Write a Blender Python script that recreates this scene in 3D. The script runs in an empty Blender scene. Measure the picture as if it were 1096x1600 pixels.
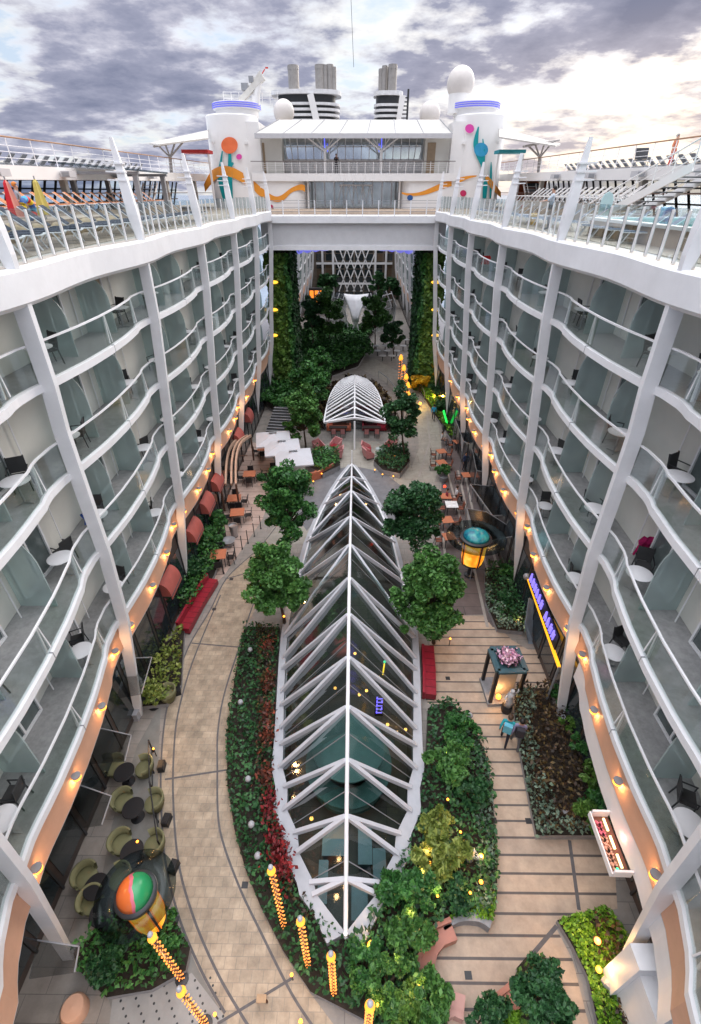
import bpy, bmesh, math, random
import numpy as np
from mathutils import Vector, Matrix
random.seed(7); rng = np.random.default_rng(7)
PI = math.pi
SC = bpy.context.scene
COL = SC.collection
# ------------------------------------------------------------------ survey: camera station and sight lines
FPX, HCAM, CAMX, YAW = 740.0, 20.0, 0.2, math.radians(0.5)
TILT = math.atan(500 / FPX)
def sight(u, v):
    x = (u - 548) / FPX; y = (v - 800) / FPX
    d = (x, math.cos(TILT) - y * math.sin(TILT), -math.sin(TILT) - y * math.cos(TILT))
    c, s = math.cos(YAW), math.sin(YAW)
    return (c * d[0] - s * d[1], s * d[0] + c * d[1], d[2])
def PZ(u, v, z=0.0):
    d = sight(u, v); t = (z - HCAM) / d[2]
    return Vector((CAMX + d[0] * t, d[1] * t, z))
def PY(u, v, Y):
    d = sight(u, v); t = Y / d[1]
    return Vector((CAMX + d[0] * t, Y, HCAM + d[2] * t))
def PX(u, v, X):
    d = sight(u, v); t = (X - CAMX) / d[0]
    return Vector((X, d[1] * t, HCAM + d[2] * t))
# ------------------------------------------------------------------ materials
MATS = {}
def nodes_of(name):
    m = bpy.data.materials.new(name); m.use_nodes = True
    nt = m.node_tree
    return m, nt, nt.nodes['Principled BSDF'], nt.nodes['Material Output']
def M(name, col, rough=.6, metal=0, var=.12, scale=2.0, bump=0, spec=.4, bscale=None):
    if name in MATS: return MATS[name]
    m, nt, b, out = nodes_of(name)
    b.inputs['Roughness'].default_value = rough; b.inputs['Metallic'].default_value = metal
    b.inputs['Specular IOR Level'].default_value = spec
    tc = nt.nodes.new('ShaderNodeTexCoord'); n = nt.nodes.new('ShaderNodeTexNoise')
    n.inputs['Scale'].default_value = scale; n.inputs['Detail'].default_value = 6; n.inputs['Roughness'].default_value = .65
    nt.links.new(tc.outputs['Object'], n.inputs['Vector'])
    r = nt.nodes.new('ShaderNodeValToRGB')
    r.color_ramp.elements[0].position = .3; r.color_ramp.elements[1].position = .7
    r.color_ramp.elements[0].color = [c * (1 - var) for c in col] + [1]
    r.color_ramp.elements[1].color = [min(1, c * (1 + var)) for c in col] + [1]
    nt.links.new(n.outputs['Fac'], r.inputs['Fac']); nt.links.new(r.outputs['Color'], b.inputs['Base Color'])
    if bump:
        n2 = nt.nodes.new('ShaderNodeTexNoise'); n2.inputs['Scale'].default_value = bscale or scale * 8
        n2.inputs['Detail'].default_value = 4
        nt.links.new(tc.outputs['Object'], n2.inputs['Vector'])
        bp = nt.nodes.new('ShaderNodeBump'); bp.inputs['Strength'].default_value = bump; bp.inputs['Distance'].default_value = .03
        nt.links.new(n2.outputs['Fac'], bp.inputs['Height']); nt.links.new(bp.outputs['Normal'], b.inputs['Normal'])
    MATS[name] = m
    return m
def EM(name, col, strength, base=None):
    if name in MATS: return MATS[name]
    m, nt, b, out = nodes_of(name)
    b.inputs['Base Color'].default_value = list(base or col) + [1]
    b.inputs['Emission Color'].default_value = list(col) + [1]; b.inputs['Emission Strength'].default_value = strength
    MATS[name] = m
    return m
def GLASS(name, tint, refl=.06, rough=.02, edge=.25):
    if name in MATS: return MATS[name]
    m, nt, b, out = nodes_of(name); nt.nodes.remove(b)
    t = nt.nodes.new('ShaderNodeBsdfTransparent'); t.inputs['Color'].default_value = list(tint) + [1]
    g = nt.nodes.new('ShaderNodeBsdfGlossy'); g.inputs['Roughness'].default_value = rough; g.inputs['Color'].default_value = (.85, .92, .95, 1)
    fr = nt.nodes.new('ShaderNodeFresnel'); fr.inputs['IOR'].default_value = 1.35
    ad = nt.nodes.new('ShaderNodeMath'); ad.operation = 'MULTIPLY_ADD'; ad.inputs[1].default_value = edge; ad.inputs[2].default_value = refl; ad.use_clamp = True
    nt.links.new(fr.outputs[0], ad.inputs[0])
    mx = nt.nodes.new('ShaderNodeMixShader')
    nt.links.new(ad.outputs[0], mx.inputs['Fac']); nt.links.new(t.outputs[0], mx.inputs[1]); nt.links.new(g.outputs[0], mx.inputs[2])
    nt.links.new(mx.outputs[0], out.inputs['Surface'])
    MATS[name] = m
    return m
def FROST(name, col, opac=.8):
    if name in MATS: return MATS[name]
    m, nt, b, out = nodes_of(name)
    b.inputs['Base Color'].default_value = list(col) + [1]; b.inputs['Roughness'].default_value = .28
    n = nt.nodes.new('ShaderNodeTexNoise'); n.inputs['Scale'].default_value = .9
    tc = nt.nodes.new('ShaderNodeTexCoord'); nt.links.new(tc.outputs['Object'], n.inputs['Vector'])
    r = nt.nodes.new('ShaderNodeValToRGB')
    r.color_ramp.elements[0].color = [c * .75 for c in col] + [1]; r.color_ramp.elements[1].color = [min(1, c * 1.3) for c in col] + [1]
    nt.links.new(n.outputs['Fac'], r.inputs['Fac']); nt.links.new(r.outputs['Color'], b.inputs['Base Color']); b.inputs['Specular IOR Level'].default_value = .8
    t = nt.nodes.new('ShaderNodeBsdfTransparent'); t.inputs['Color'].default_value = (.8, .92, .92, 1)
    mx = nt.nodes.new('ShaderNodeMixShader'); mx.inputs['Fac'].default_value = opac
    nt.links.new(t.outputs[0], mx.inputs[1]); nt.links.new(b.outputs[0], mx.inputs[2]); nt.links.new(mx.outputs[0], out.inputs['Surface'])
    MATS[name] = m
    return m
def LEAF(name, dark, mid, light, rough=.5):
    if name in MATS: return MATS[name]
    m, nt, b, out = nodes_of(name)
    geo = nt.nodes.new('ShaderNodeNewGeometry'); tc = nt.nodes.new('ShaderNodeTexCoord')
    n = nt.nodes.new('ShaderNodeTexNoise'); n.inputs['Scale'].default_value = 1.3; n.inputs['Detail'].default_value = 3
    nt.links.new(tc.outputs['Object'], n.inputs['Vector'])
    a = nt.nodes.new('ShaderNodeMath'); a.operation = 'MULTIPLY'; a.inputs[1].default_value = .5
    nt.links.new(geo.outputs['Random Per Island'], a.inputs[0])
    a2 = nt.nodes.new('ShaderNodeMath'); a2.operation = 'MULTIPLY_ADD'; a2.inputs[1].default_value = .9
    nt.links.new(n.outputs['Fac'], a2.inputs[0]); nt.links.new(a.outputs[0], a2.inputs[2])
    r = nt.nodes.new('ShaderNodeValToRGB'); e = r.color_ramp.elements
    e[0].position = .3; e[0].color = list(dark) + [1]; e[1].position = 1.0; e[1].color = list(light) + [1]
    k = e.new(.68); k.color = list(mid) + [1]
    nt.links.new(a2.outputs[0], r.inputs['Fac']); nt.links.new(r.outputs['Color'], b.inputs['Base Color'])
    b.inputs['Roughness'].default_value = rough; b.inputs['Specular IOR Level'].default_value = .35
    MATS[name] = m
    return m
def TILES(name, c1, c2, mortar, bw, rh, ms, offset=.5, rough=.55, bump=.25, nvar=.25):
    if name in MATS: return MATS[name]
    m, nt, b, out = nodes_of(name)
    tc = nt.nodes.new('ShaderNodeTexCoord'); br = nt.nodes.new('ShaderNodeTexBrick')
    br.offset = offset
    br.inputs['Color1'].default_value = list(c1) + [1]; br.inputs['Color2'].default_value = list(c2) + [1]; br.inputs['Mortar'].default_value = list(mortar) + [1]
    br.inputs['Scale'].default_value = 1; br.inputs['Brick Width'].default_value = bw; br.inputs['Row Height'].default_value = rh
    br.inputs['Mortar Size'].default_value = ms; br.inputs['Mortar Smooth'].default_value = .3
    nt.links.new(tc.outputs['Object'], br.inputs['Vector'])
    n = nt.nodes.new('ShaderNodeTexNoise'); n.inputs['Scale'].default_value = 1.7; n.inputs['Detail'].default_value = 8; n.inputs['Roughness'].default_value = .7
    nt.links.new(tc.outputs['Object'], n.inputs['Vector'])
    mr = nt.nodes.new('ShaderNodeMapRange'); mr.inputs['From Min'].default_value = .3; mr.inputs['From Max'].default_value = .7
    mr.inputs['To Min'].default_value = 1 - nvar; mr.inputs['To Max'].default_value = 1 + nvar * .5
    nt.links.new(n.outputs['Fac'], mr.inputs['Value'])
    vm = nt.nodes.new('ShaderNodeVectorMath'); vm.operation = 'SCALE'
    nt.links.new(br.outputs['Color'], vm.inputs[0]); nt.links.new(mr.outputs[0], vm.inputs['Scale'])
    nt.links.new(vm.outputs[0], b.inputs['Base Color']); b.inputs['Roughness'].default_value = rough
    bp = nt.nodes.new('ShaderNodeBump'); bp.inputs['Strength'].default_value = bump; bp.inputs['Distance'].default_value = .02; bp.invert = True
    nt.links.new(br.outputs['Fac'], bp.inputs['Height']); nt.links.new(bp.outputs['Normal'], b.inputs['Normal'])
    MATS[name] = m
    return m
WHITE = M('white_paint', (.79, .79, .81), .45, var=.075, scale=.7)
WHITE2 = M('white_deckhouse_paint', (.80, .79, .78), .45, var=.05, scale=.35)
CREAM = M('cream_wall', (.70, .69, .64), .6, var=.06, scale=.5)
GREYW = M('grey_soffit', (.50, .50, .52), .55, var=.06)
CARPET = M('balcony_floor_grey', (.32, .32, .32), .8, var=.2, scale=5)
SALMON = M('salmon_plaster', (.60, .36, .25), .6, var=.08, scale=1.2)
DARK = M('dark_metal', (.03, .032, .036), .4, var=.2)
BLACK = M('black_plastic', (.012, .012, .014), .45, var=.2)
STEEL = M('brushed_steel', (.45, .46, .48), .35, .9, var=.08)
GREYM = M('grey_metal', (.30, .31, .33), .45, .3, var=.12)
BROWN = M('dark_shopfront', (.055, .04, .035), .4, var=.3, scale=1.5)
DKGLASS = M('dark_window', (.02, .03, .035), .08, spec=.8, var=.3, scale=.6)
ORANGE = M('orange_paint', (.78, .30, .03), .5, var=.05)
TEAL = M('teal_paint', (.0, .30, .32), .5, var=.05)
CORAL = M('coral_paint', (.78, .17, .06), .5, var=.05)
PINK = M('magenta_paint', (.70, .07, .38), .5, var=.05)
BLUEP = M('blue_paint', (.03, .30, .52), .5, var=.05)
NAVY = M('navy_paint', (.02, .09, .28), .5, var=.05)
RED = M('red_vinyl', (.26, .014, .028), .38, var=.2, scale=4, bump=.15)
PINKV = M('pink_vinyl', (.55, .24, .24), .45, var=.1, scale=4)
TERRA = M('terracotta_render', (.42, .15, .09), .55, var=.18, scale=3)
TABLE = M('orange_table_laminate', (.48, .17, .09), .4, var=.1, scale=6)
STONE = M('grey_stone_kerb', (.27, .27, .28), .7, var=.2, scale=4, bump=.2)
CONC = M('pale_concrete', (.40, .41, .44), .6, var=.1, scale=1.5)
SOIL = M('soil', (.03, .024, .018), .95, var=.4, scale=6)
BARK = M('bark', (.09, .065, .045), .9, var=.3, scale=9, bump=.5)
TAN = M('tan_teak', (.40, .27, .16), .6, var=.15, scale=5)
NAVYF = M('navy_sling_fabric', (.018, .027, .05), .7, var=.15)
GLR = GLASS('clear_railing_glass', (.66, .75, .76), .10)
GLB = GLASS('balcony_railing_glass', (.91, .94, .93), .03, .14)
GLROOF = GLASS('roof_glass', (.66, .78, .77), .085, .08, .4)
GLDARK = GLASS('smoked_glass', (.42, .46, .48), .10, .06)
FRO = FROST('frosted_screen_glass', (.55, .62, .61), .52)
WARM = EM('warm_lamp', (1, .33, .035), 2.4)
WARMHI = EM('warm_bulb', (1, .45, .10), 2.0)
AMBER = EM('amber_lantern_glass', (1, .36, .03), .8)
STRUT = M('strut_grey_white', (.56, .57, .61), .45, var=.08, scale=1)
# ------------------------------------------------------------------ mesh builder
class MB:
    def __init__(s): s.v = []; s.f = []; s.m = []
    def add(s, vs, fs, mi=0):
        o = len(s.v); s.v.extend([tuple(p) for p in vs]); s.f.extend([tuple(i + o for i in f) for f in fs]); s.m.extend([mi] * len(fs)); return s
    def box(s, x0, x1, y0, y1, z0, z1, mi=0):
        return s.add([(x0, y0, z0), (x1, y0, z0), (x1, y1, z0), (x0, y1, z0), (x0, y0, z1), (x1, y0, z1), (x1, y1, z1), (x0, y1, z1)],
                     [(0, 3, 2, 1), (4, 5, 6, 7), (0, 1, 5, 4), (1, 2, 6, 5), (2, 3, 7, 6), (3, 0, 4, 7)], mi)
    def obox(s, c, size, rz=0, mi=0, rx=0):
        R = Matrix.Rotation(rz, 3, 'Z') @ Matrix.Rotation(rx, 3, 'X'); c = Vector(c); h = Vector(size) / 2
        pts = [c + R @ Vector((sx * h.x, sy * h.y, sz * h.z)) for sz in (-1, 1) for sx, sy in ((-1, -1), (1, -1), (1, 1), (-1, 1))]
        return s.add(pts, [(0, 3, 2, 1), (4, 5, 6, 7), (0, 1, 5, 4), (1, 2, 6, 5), (2, 3, 7, 6), (3, 0, 4, 7)], mi)
    def bar(s, p, q, w, h=None, mi=0, up=(0, 0, 1), w2=None, h2=None):
        p = Vector(p); q = Vector(q); h = h or w; d = (q - p).normalized(); up = Vector(up)
        if abs(d.dot(up)) > .98: up = Vector((0, 1, 0))
        a = d.cross(up).normalized(); b = a.cross(d).normalized(); pts = []
        for c, ww, hh in ((p, w, h), (q, w2 or w, h2 or h)):
            for x, y in ((-1, -1), (1, -1), (1, 1), (-1, 1)): pts.append(c + a * x * ww / 2 + b * y * hh / 2)
        return s.add(pts, [(0, 3, 2, 1), (4, 5, 6, 7), (0, 1, 5, 4), (1, 2, 6, 5), (2, 3, 7, 6), (3, 0, 4, 7)], mi)
    def tube(s, pts, r, n=8, mi=0, closed=False):
        pts = [Vector(p) for p in pts]; N = len(pts); rs = r if isinstance(r, (list, tuple)) else [r] * N; o = []
        for i, p in enumerate(pts):
            a = pts[(i - 1) % N] if (closed or i > 0) else p; b = pts[(i + 1) % N] if (closed or i < N - 1) else p
            d = (b - a).normalized(); up = Vector((0, 0, 1)) if abs(d.z) < .95 else Vector((0, 1, 0))
            x = d.cross(up).normalized(); y = x.cross(d)
            o += [p + (x * math.cos(2 * PI * k / n) + y * math.sin(2 * PI * k / n)) * rs[i] for k in range(n)]
        fs = []
        for i in range(N if closed else N - 1):
            j = (i + 1) % N
            fs += [(i * n + k, i * n + (k + 1) % n, j * n + (k + 1) % n, j * n + k) for k in range(n)]
        if not closed: fs += [tuple(range(n))[::-1], tuple((N - 1) * n + k for k in range(n))]
        return s.add(o, fs, mi)
    def lathe(s, c, prof, n=24, mi=0, a0=0, a1=2 * PI, caps=True):
        c = Vector(c); full = abs(a1 - a0 - 2 * PI) < 1e-6; k = n if full else n + 1; vs = []; fs = []
        for r, z in prof: vs += [(c.x + r * math.cos(a0 + (a1 - a0) * i / n), c.y + r * math.sin(a0 + (a1 - a0) * i / n), c.z + z) for i in range(k)]
        for j in range(len(prof) - 1):
            for i in range(n): fs.append((j * k + i, j * k + (i + 1) % k, (j + 1) * k + (i + 1) % k, (j + 1) * k + i))
        if caps and full:
            if prof[0][0] > 1e-4: fs.append(tuple(range(k))[::-1])
            if prof[-1][0] > 1e-4: fs.append(tuple((len(prof) - 1) * k + i for i in range(k)))
        return s.add(vs, fs, mi)
    def prism(s, poly, z0, z1, mi=0, top=None):
        n = len(poly); vs = [(p[0], p[1], z0) for p in poly] + [(p[0], p[1], z1) for p in poly]
        ar = sum(poly[i][0] * poly[(i + 1) % n][1] - poly[(i + 1) % n][0] * poly[i][1] for i in range(n))
        order = list(range(n)) if ar > 0 else list(range(n))[::-1]
        fs = [tuple(order[::-1]), tuple(i + n for i in order)]
        fs += [(order[i], order[(i + 1) % n], order[(i + 1) % n] + n, order[i] + n) for i in range(n)]
        s.add(vs, fs, mi)
        if top is not None: s.m[-len(fs) + 1] = top
        return s
    def plate(s, pts, off, mi=0):
        """a 3-D polygon thickened along the vector off"""
        n = len(pts); pts = [Vector(p) for p in pts]; off = Vector(off)
        vs = pts + [p + off for p in pts]
        return s.add(vs, [tuple(range(n))[::-1], tuple(range(n, 2 * n))] + [(i, (i + 1) % n, (i + 1) % n + n, i + n) for i in range(n)], mi)
    def sweep(s, curve, sect, mi=0, caps=True):
        """curve: list of (origin, side vector) ; sect: list of (a,b): a along side, b along z"""
        n = len(sect); vs = []; fs = []
        for o, sd in curve:
            for a, b in sect: vs.append((o[0] + sd[0] * a, o[1] + sd[1] * a, o[2] + b))
        for i in range(len(curve) - 1):
            for k in range(n): fs.append((i * n + k, i * n + (k + 1) % n, (i + 1) * n + (k + 1) % n, (i + 1) * n + k))
        if caps: fs += [tuple(range(n))[::-1], tuple((len(curve) - 1) * n + k for k in range(n))]
        return s.add(vs, fs, mi)
    def sphere(s, c, r, nu=14, nv=8, mi=0, sc=(1, 1, 1)):
        c = Vector(c); vs = [(c.x, c.y, c.z - r * sc[2])]; fs = []
        for j in range(1, nv):
            t = PI * j / nv
            vs += [(c.x + r * sc[0] * math.sin(t) * math.cos(2 * PI * i / nu), c.y + r * sc[1] * math.sin(t) * math.sin(2 * PI * i / nu), c.z - r * sc[2] * math.cos(t)) for i in range(nu)]
        vs.append((c.x, c.y, c.z + r * sc[2])); L = len(vs) - 1
        fs += [(0, 1 + (i + 1) % nu, 1 + i) for i in range(nu)]
        for j in range(nv - 2):
            a = 1 + j * nu
            fs += [(a + i, a + (i + 1) % nu, a + nu + (i + 1) % nu, a + nu + i) for i in range(nu)]
        a = 1 + (nv - 2) * nu
        fs += [(a + i, a + (i + 1) % nu, L) for i in range(nu)]
        return s.add(vs, fs, mi)
    def build(s, name, mats, parent=None, loc=(0, 0, 0), rz=0, smooth=False, fix=False):
        me = bpy.data.meshes.new(name); me.from_pydata(s.v, [], s.f)
        if not isinstance(mats, (list, tuple)): mats = [mats]
        for m in mats: me.materials.append(m)
        if len(mats) > 1: me.polygons.foreach_set('material_index', s.m)
        if smooth is True: me.polygons.foreach_set('use_smooth', [True] * len(me.polygons))
        if fix:
            bm = bmesh.new(); bm.from_mesh(me); bmesh.ops.recalc_face_normals(bm, faces=bm.faces); bm.to_mesh(me); bm.free()
        me.update()
        o = bpy.data.objects.new(name, me); COL.objects.link(o); o.location = loc; o.rotation_euler = (0, 0, rz)
        if smooth == 'auto':
            me.polygons.foreach_set('use_smooth', [True] * len(me.polygons)); me.set_sharp_from_angle(angle=math.radians(40))
        if parent is not None:
            o.parent = parent
        return o
def under(o, parent):
    """parent without moving: meshes of big fixed things are drawn in ship coordinates"""
    o.parent = parent; root = parent
    o.matrix_parent_inverse = parent.matrix_basis.inverted() if parent.type == 'EMPTY' else Matrix.Identity(4)
    return o
def tag(o, label=None, cat=None, group=None, kind=None):
    if label: o['label'] = label
    if cat: o['category'] = cat
    if group: o['group'] = group
    if kind: o['kind'] = kind
    return o
def thing(name, label, cat, loc=(0, 0, 0), rz=0, group=None):
    o = bpy.data.objects.new(name, None); COL.objects.link(o); o.location = loc; o.rotation_euler = (0, 0, rz); o.empty_display_size = .2
    return tag(o, label, cat, group)
def dup(root, loc, rz=0, label=None, group=None, scale=None):
    r = root.copy(); COL.objects.link(r); r.location = loc; r.rotation_euler = (0, 0, rz)
    if label: r['label'] = label
    if group: r['group'] = group
    if scale: r.scale = (scale,) * 3
    for ch in list(root.children):
        c = ch.copy(); COL.objects.link(c); c.parent = r
        for g in list(ch.children):
            d = g.copy(); COL.objects.link(d); d.parent = c
    return r
class Kind:
    """first use places the prototype itself, later uses copy it"""
    def __init__(s, proto): s.p = proto; s.used = False
    def put(s, loc, rz=0, label=None, group=None):
        if not s.used:
            s.used = True; s.p.location = loc; s.p.rotation_euler = (0, 0, rz)
            tag(s.p, label, None, group); return s.p
        return dup(s.p, loc, rz, label, group)
    def done(s):
        if not s.used:
            for c in list(s.p.children):
                for g in list(c.children): bpy.data.objects.remove(g)
                bpy.data.objects.remove(c)
            bpy.data.objects.remove(s.p)
def lamp_light(parent, loc, power, col=(1, .55, .22), r=.08):
    l = bpy.data.lights.new('lamp_light', 'POINT'); l.energy = power; l.color = col; l.shadow_soft_size = r
    o = bpy.data.objects.new('lamp_light', l); COL.objects.link(o); o.location = loc
    if parent: o.parent = parent
    return o
# ------------------------------------------------------------------ foliage
def leaf_mesh(name, pts, size, mat, parent=None, nrm=None, jitter=1.0, aspect=1.7, stick=None):
    """one small bent leaf (two quads would cost more: a diamond of two triangles) per point"""
    n = len(pts); pts = np.asarray(pts, float)
    d = rng.normal(size=(n, 3)) * jitter
    if nrm is not None: d = d + np.asarray(nrm)
    else: d[:, 2] += .9
    d /= np.linalg.norm(d, axis=1)[:, None] + 1e-9
    a = np.cross(d, rng.normal(size=(n, 3))); a /= np.linalg.norm(a, axis=1)[:, None] + 1e-9
    b = np.cross(d, a); s = size * rng.uniform(.6, 1.35, size=(n, 1))
    v = np.empty((n, 4, 3)); v[:, 0] = pts - a * s * aspect / 2; v[:, 1] = pts + b * s / 2 + d * s * .18; v[:, 2] = pts + a * s * aspect / 2; v[:, 3] = pts - b * s / 2 + d * s * .18
    me = bpy.data.meshes.new(name)
    me.vertices.add(4 * n); me.vertices.foreach_set('co', v.reshape(-1))
    me.loops.add(4 * n); me.loops.foreach_set('vertex_index', np.arange(4 * n, dtype=np.int32))
    me.polygons.add(n); me.polygons.foreach_set('loop_start', np.arange(0, 4 * n, 4, dtype=np.int32))
    me.polygons.foreach_set('loop_total', np.full(n, 4, dtype=np.int32))
    me.materials.append(mat); me.update(calc_edges=True)
    o = bpy.data.objects.new(name, me); COL.objects.link(o)
    if parent is not None: o.parent = parent
    return o
def clump_points(n, R, RZ, clumps, shell=.38, low=-.6):
    """points gathered in twig clumps over an uneven crown"""
    c = rng.normal(size=(clumps, 3)); c /= np.linalg.norm(c, axis=1)[:, None]
    c[:, 2] = np.where(c[:, 2] < low, -c[:, 2], c[:, 2])
    rad = rng.uniform(shell, 1.0, size=(clumps, 1)) ** .8
    c = c * rad * np.array([R, R, RZ])
    cr = rng.uniform(.10, .36, size=clumps) * R; c *= rng.uniform(.8, 1.18, size=(clumps, 1))
    k = rng.integers(0, clumps, size=n)
    p = rng.normal(size=(n, 3)); p /= np.linalg.norm(p, axis=1)[:, None]; p *= (rng.uniform(.25, 1, size=(n, 1)) ** .5)
    p[:, 2] *= .7
    return c[k] + p * cr[k][:, None], c
G_DARK = LEAF('leaf_dark_green', (.006, .026, .010), (.020, .080, .026), (.055, .16, .05))
G_MID = LEAF('leaf_emerald', (.010, .045, .012), (.032, .125, .028), (.085, .24, .05))
G_LIGHT = LEAF('leaf_fresh_green', (.025, .07, .012), (.075, .17, .025), (.17, .30, .06))
G_FRESH = LEAF('leaf_clear_green', (.018, .065, .014), (.050, .145, .028), (.115, .27, .06))
G_GREY = LEAF('leaf_silver_green', (.05, .085, .06), (.11, .17, .12), (.20, .28, .20))
G_YEL = LEAF('leaf_yellow_green', (.05, .085, .012), (.15, .20, .035), (.32, .36, .09))
G_RED = LEAF('leaf_dark_red', (.025, .012, .008), (.11, .03, .018), (.28, .06, .03))
G_CRIM = LEAF('petal_crimson', (.04, .006, .006), (.15, .010, .014), (.34, .03, .03))
G_BRZ = LEAF('leaf_bronze', (.014, .010, .008), (.04, .024, .014), (.13, .09, .03))
G_LIME = LEAF('leaf_lime_moss', (.04, .10, .008), (.11, .25, .015), (.22, .42, .04))
G_ORG = LEAF('leaf_orange_lit', (.35, .16, .01), (.7, .42, .02), (.8, .6, .05))  # amber lamp light is put into the leaf colour
# ------------------------------------------------------------------ balcony blocks either side of the park
HP = [(0, 10.2), (3, 9.7), (6.2, 9.2), (9.6, 8.95), (12.7, 8.65), (15.5, 8.4), (17.65, 8.35), (21.5, 8.75)]
TP = [(-20, 4.0), (2.5, 2.0), (4.2, 1.4), (5.4, 1.05), (7, .9), (9, .72), (12.8, .36), (17, .16), (21.2, 0), (999, 0)]
def hw(z, yy=99):
    tp = 0
    for (a, x), (b, y) in zip(TP, TP[1:]):
        if a <= yy <= b: tp = (x + (y - x) * (yy - a) / (b - a)) * max(0, min(1, (14 - z) / 4.4)); break
    if z <= 0: return HP[0][1] - tp
    for (a, x), (b, y) in zip(HP, HP[1:]):
        if z <= b: return x + (y - x) * (z - a) / (b - a) - tp
    return HP[-1][1] - tp
BU = [(0, .03), (.1, .13), (.25, .26), (.42, .30), (.6, .24), (.75, .12), (.86, -.07), (.95, -.07), (1, .0)]
DEP = 1.45
def bulge(t):
    for (a, x), (b, y) in zip(BU, BU[1:]):
        if t <= b:
            w = (t - a) / (b - a); w = w * w * (3 - 2 * w) if t > .6 else w
            return x + (y - x) * w
    return BU[-1][1]
LEV = [15.5, 12.7, 9.6, 6.2]
CEIL = [17.65, 15.28, 12.48, 9.38]
RIB0, BAY = 12.8, 8.35
TS = [0, .03, .06, .1, .15, .2, .27, .35, .43, .51, .6, .67, .73, .78, .82, .86, .9, .95, 1]
DARKDOOR = M('balcony_door_glass', (.11, .135, .135), .12, spec=.6, var=.35, scale=.7)
CURT = [M('curtain_pale', (.60, .57, .52), .9), M('curtain_grey', (.40, .40, .40), .9), M('curtain_tan', (.42, .34, .26), .9)]
def facade(s, y0, S, nb, root, detail=True):
    def P(k, t, z, off=0.0, b=1.0): return Vector((s * (hw(z, y0 + (k + t) * S) - bulge(t) * b + off), y0 + (k + t) * S, z))
    yA, yB = y0, y0 + nb * S
    # cabin wall: one stepped wall with seams
    mb = MB()
    for i, z in enumerate(LEV):
        cv = [(P(k, t, z, DEP, 0), (s, 0, 0)) for k in range(nb) for t in (0, .25, .5, .75)] + [(P(nb - 1, 1, z, DEP, 0), (s, 0, 0))]
        mb.sweep(cv, [(0, .11), (.2, .11), (.2, CEIL[i] - z), (0, CEIL[i] - z)], 0)
    under(mb.build('cabin_wall', [CREAM], fix=True), root)
    for k in range(nb):
        for i, z in enumerate(LEV):
            cv = [(P(k, t, z), (s, 0, 0)) for t in TS]
            m = MB()
            m.sweep(cv, [(0, -.11), (.16, -.11), (.16, .11), (0, .11)], 0)          # white fascia
            m.sweep(cv, [(.165, -.14), (DEP + .6, -.14), (DEP + .6, .1), (.165, .1)], 1)       # floor slab
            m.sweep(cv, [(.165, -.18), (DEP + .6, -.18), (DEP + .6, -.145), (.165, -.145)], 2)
            q = P(k, .47, z, -.004); m.box(min(q.x, q.x + s * .1), max(q.x, q.x + s * .1), q.y - .012, q.y + .012, z - .132, z + .132, 3)
            bal = under(m.build('balcony', [WHITE, CARPET, GREYW, GREYM], fix=True), root)
            g = MB(); cg = [(P(k, t, z, .07), (s, 0, 0)) for t in TS]
            g.sweep(cg, [(0, .15), (.012, .15), (.012, 1.10), (0, 1.10)], 0)
            under(g.build('glass_panel', GLB), bal)
            r = MB(); r.sweep(cg, [(-.025, 1.10), (.035, 1.10), (.035, 1.15), (-.025, 1.15)], 0)
            under(r.build('top_rail', WHITE), bal)
            for t in (.03, .47, .83):
                q = P(k, t, z, .1); pm = MB()
                pm.bar((q.x, q.y - .07, z + .2), (q.x, q.y - .02, z + 1.1), .05, .06); pm.bar((q.x, q.y + .12, z + .2), (q.x, q.y + .03, z + 1.1), .05, .04)
                under(pm.build('post', WHITE), bal)
            H = CEIL[i] - z
            for t in (.30, .68):
                y = y0 + (k + t) * S; xb = hw(z, y) + DEP - .01; xf = xb - .78 * (DEP + bulge(t) - .2); w = xb - xf
                pts = [(xb, z + .12), (xf, z + .12), (xf, z + .12 + H * .5)]
                for j in range(1, 9):
                    a = PI / 2 * j / 8; pts.append((xf + w * .75 * (1 - math.cos(a)), z + .12 + H * .5 + (H * .5 - .16) * math.sin(a)))
                pts.append((xb, z + H - .04))
                d = MB(); d.plate([(s * x, y - .02, zz) for x, zz in pts], (0, .04, 0))
                under(d.build('divider_screen', FRO, fix=True), bal)
            for t in (.33, .71):
                ya = y0 + (k + t) * S; yb = ya + S * .2; x = s * (hw(z, ya) + DEP - .03); hh = min(2.15, H - .35)
                d = MB(); d.box(min(x, x + s * .02), max(x, x + s * .02), ya, yb, z + .16, z + .12 + hh, 0)
                for yy in (ya, (ya + yb) / 2, yb): d.box(min(x - s * .05, x), max(x - s * .05, x), yy - .035, yy + .035, z + .12, z + .16 + hh, 1)
                for zz in (z + .12, z + .12 + hh): d.box(min(x - s * .055, x), max(x - s * .055, x), ya, yb, zz, zz + .09, 1)
                for yy in (yb + S * .09,): d.box(min(x - s * .02, x), max(x - s * .02, x), yy - .02, yy + .02, z + .12, z + H - .05, 1)
                dd = under(d.build('balcony_door', [DARKDOOR, WHITE]), bal)
                if random.random() < .55:
                    d = MB(); w_ = random.uniform(.25, .95); n_ = 8; y_ = ya + .06 if random.random() < .5 else yb - .06 - w_; xx = x - s * .012
                    d.add([(xx - s * .02 * (i_ % 2), y_ + w_ * i_ / n_, zz) for zz in (z + .22, z + .1 + hh) for i_ in range(n_ + 1)], [(i_, i_ + 1, n_ + 2 + i_, n_ + 1 + i_) for i_ in range(n_)])
                    under(d.build('curtain', random.choice(CURT)), bal)
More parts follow.
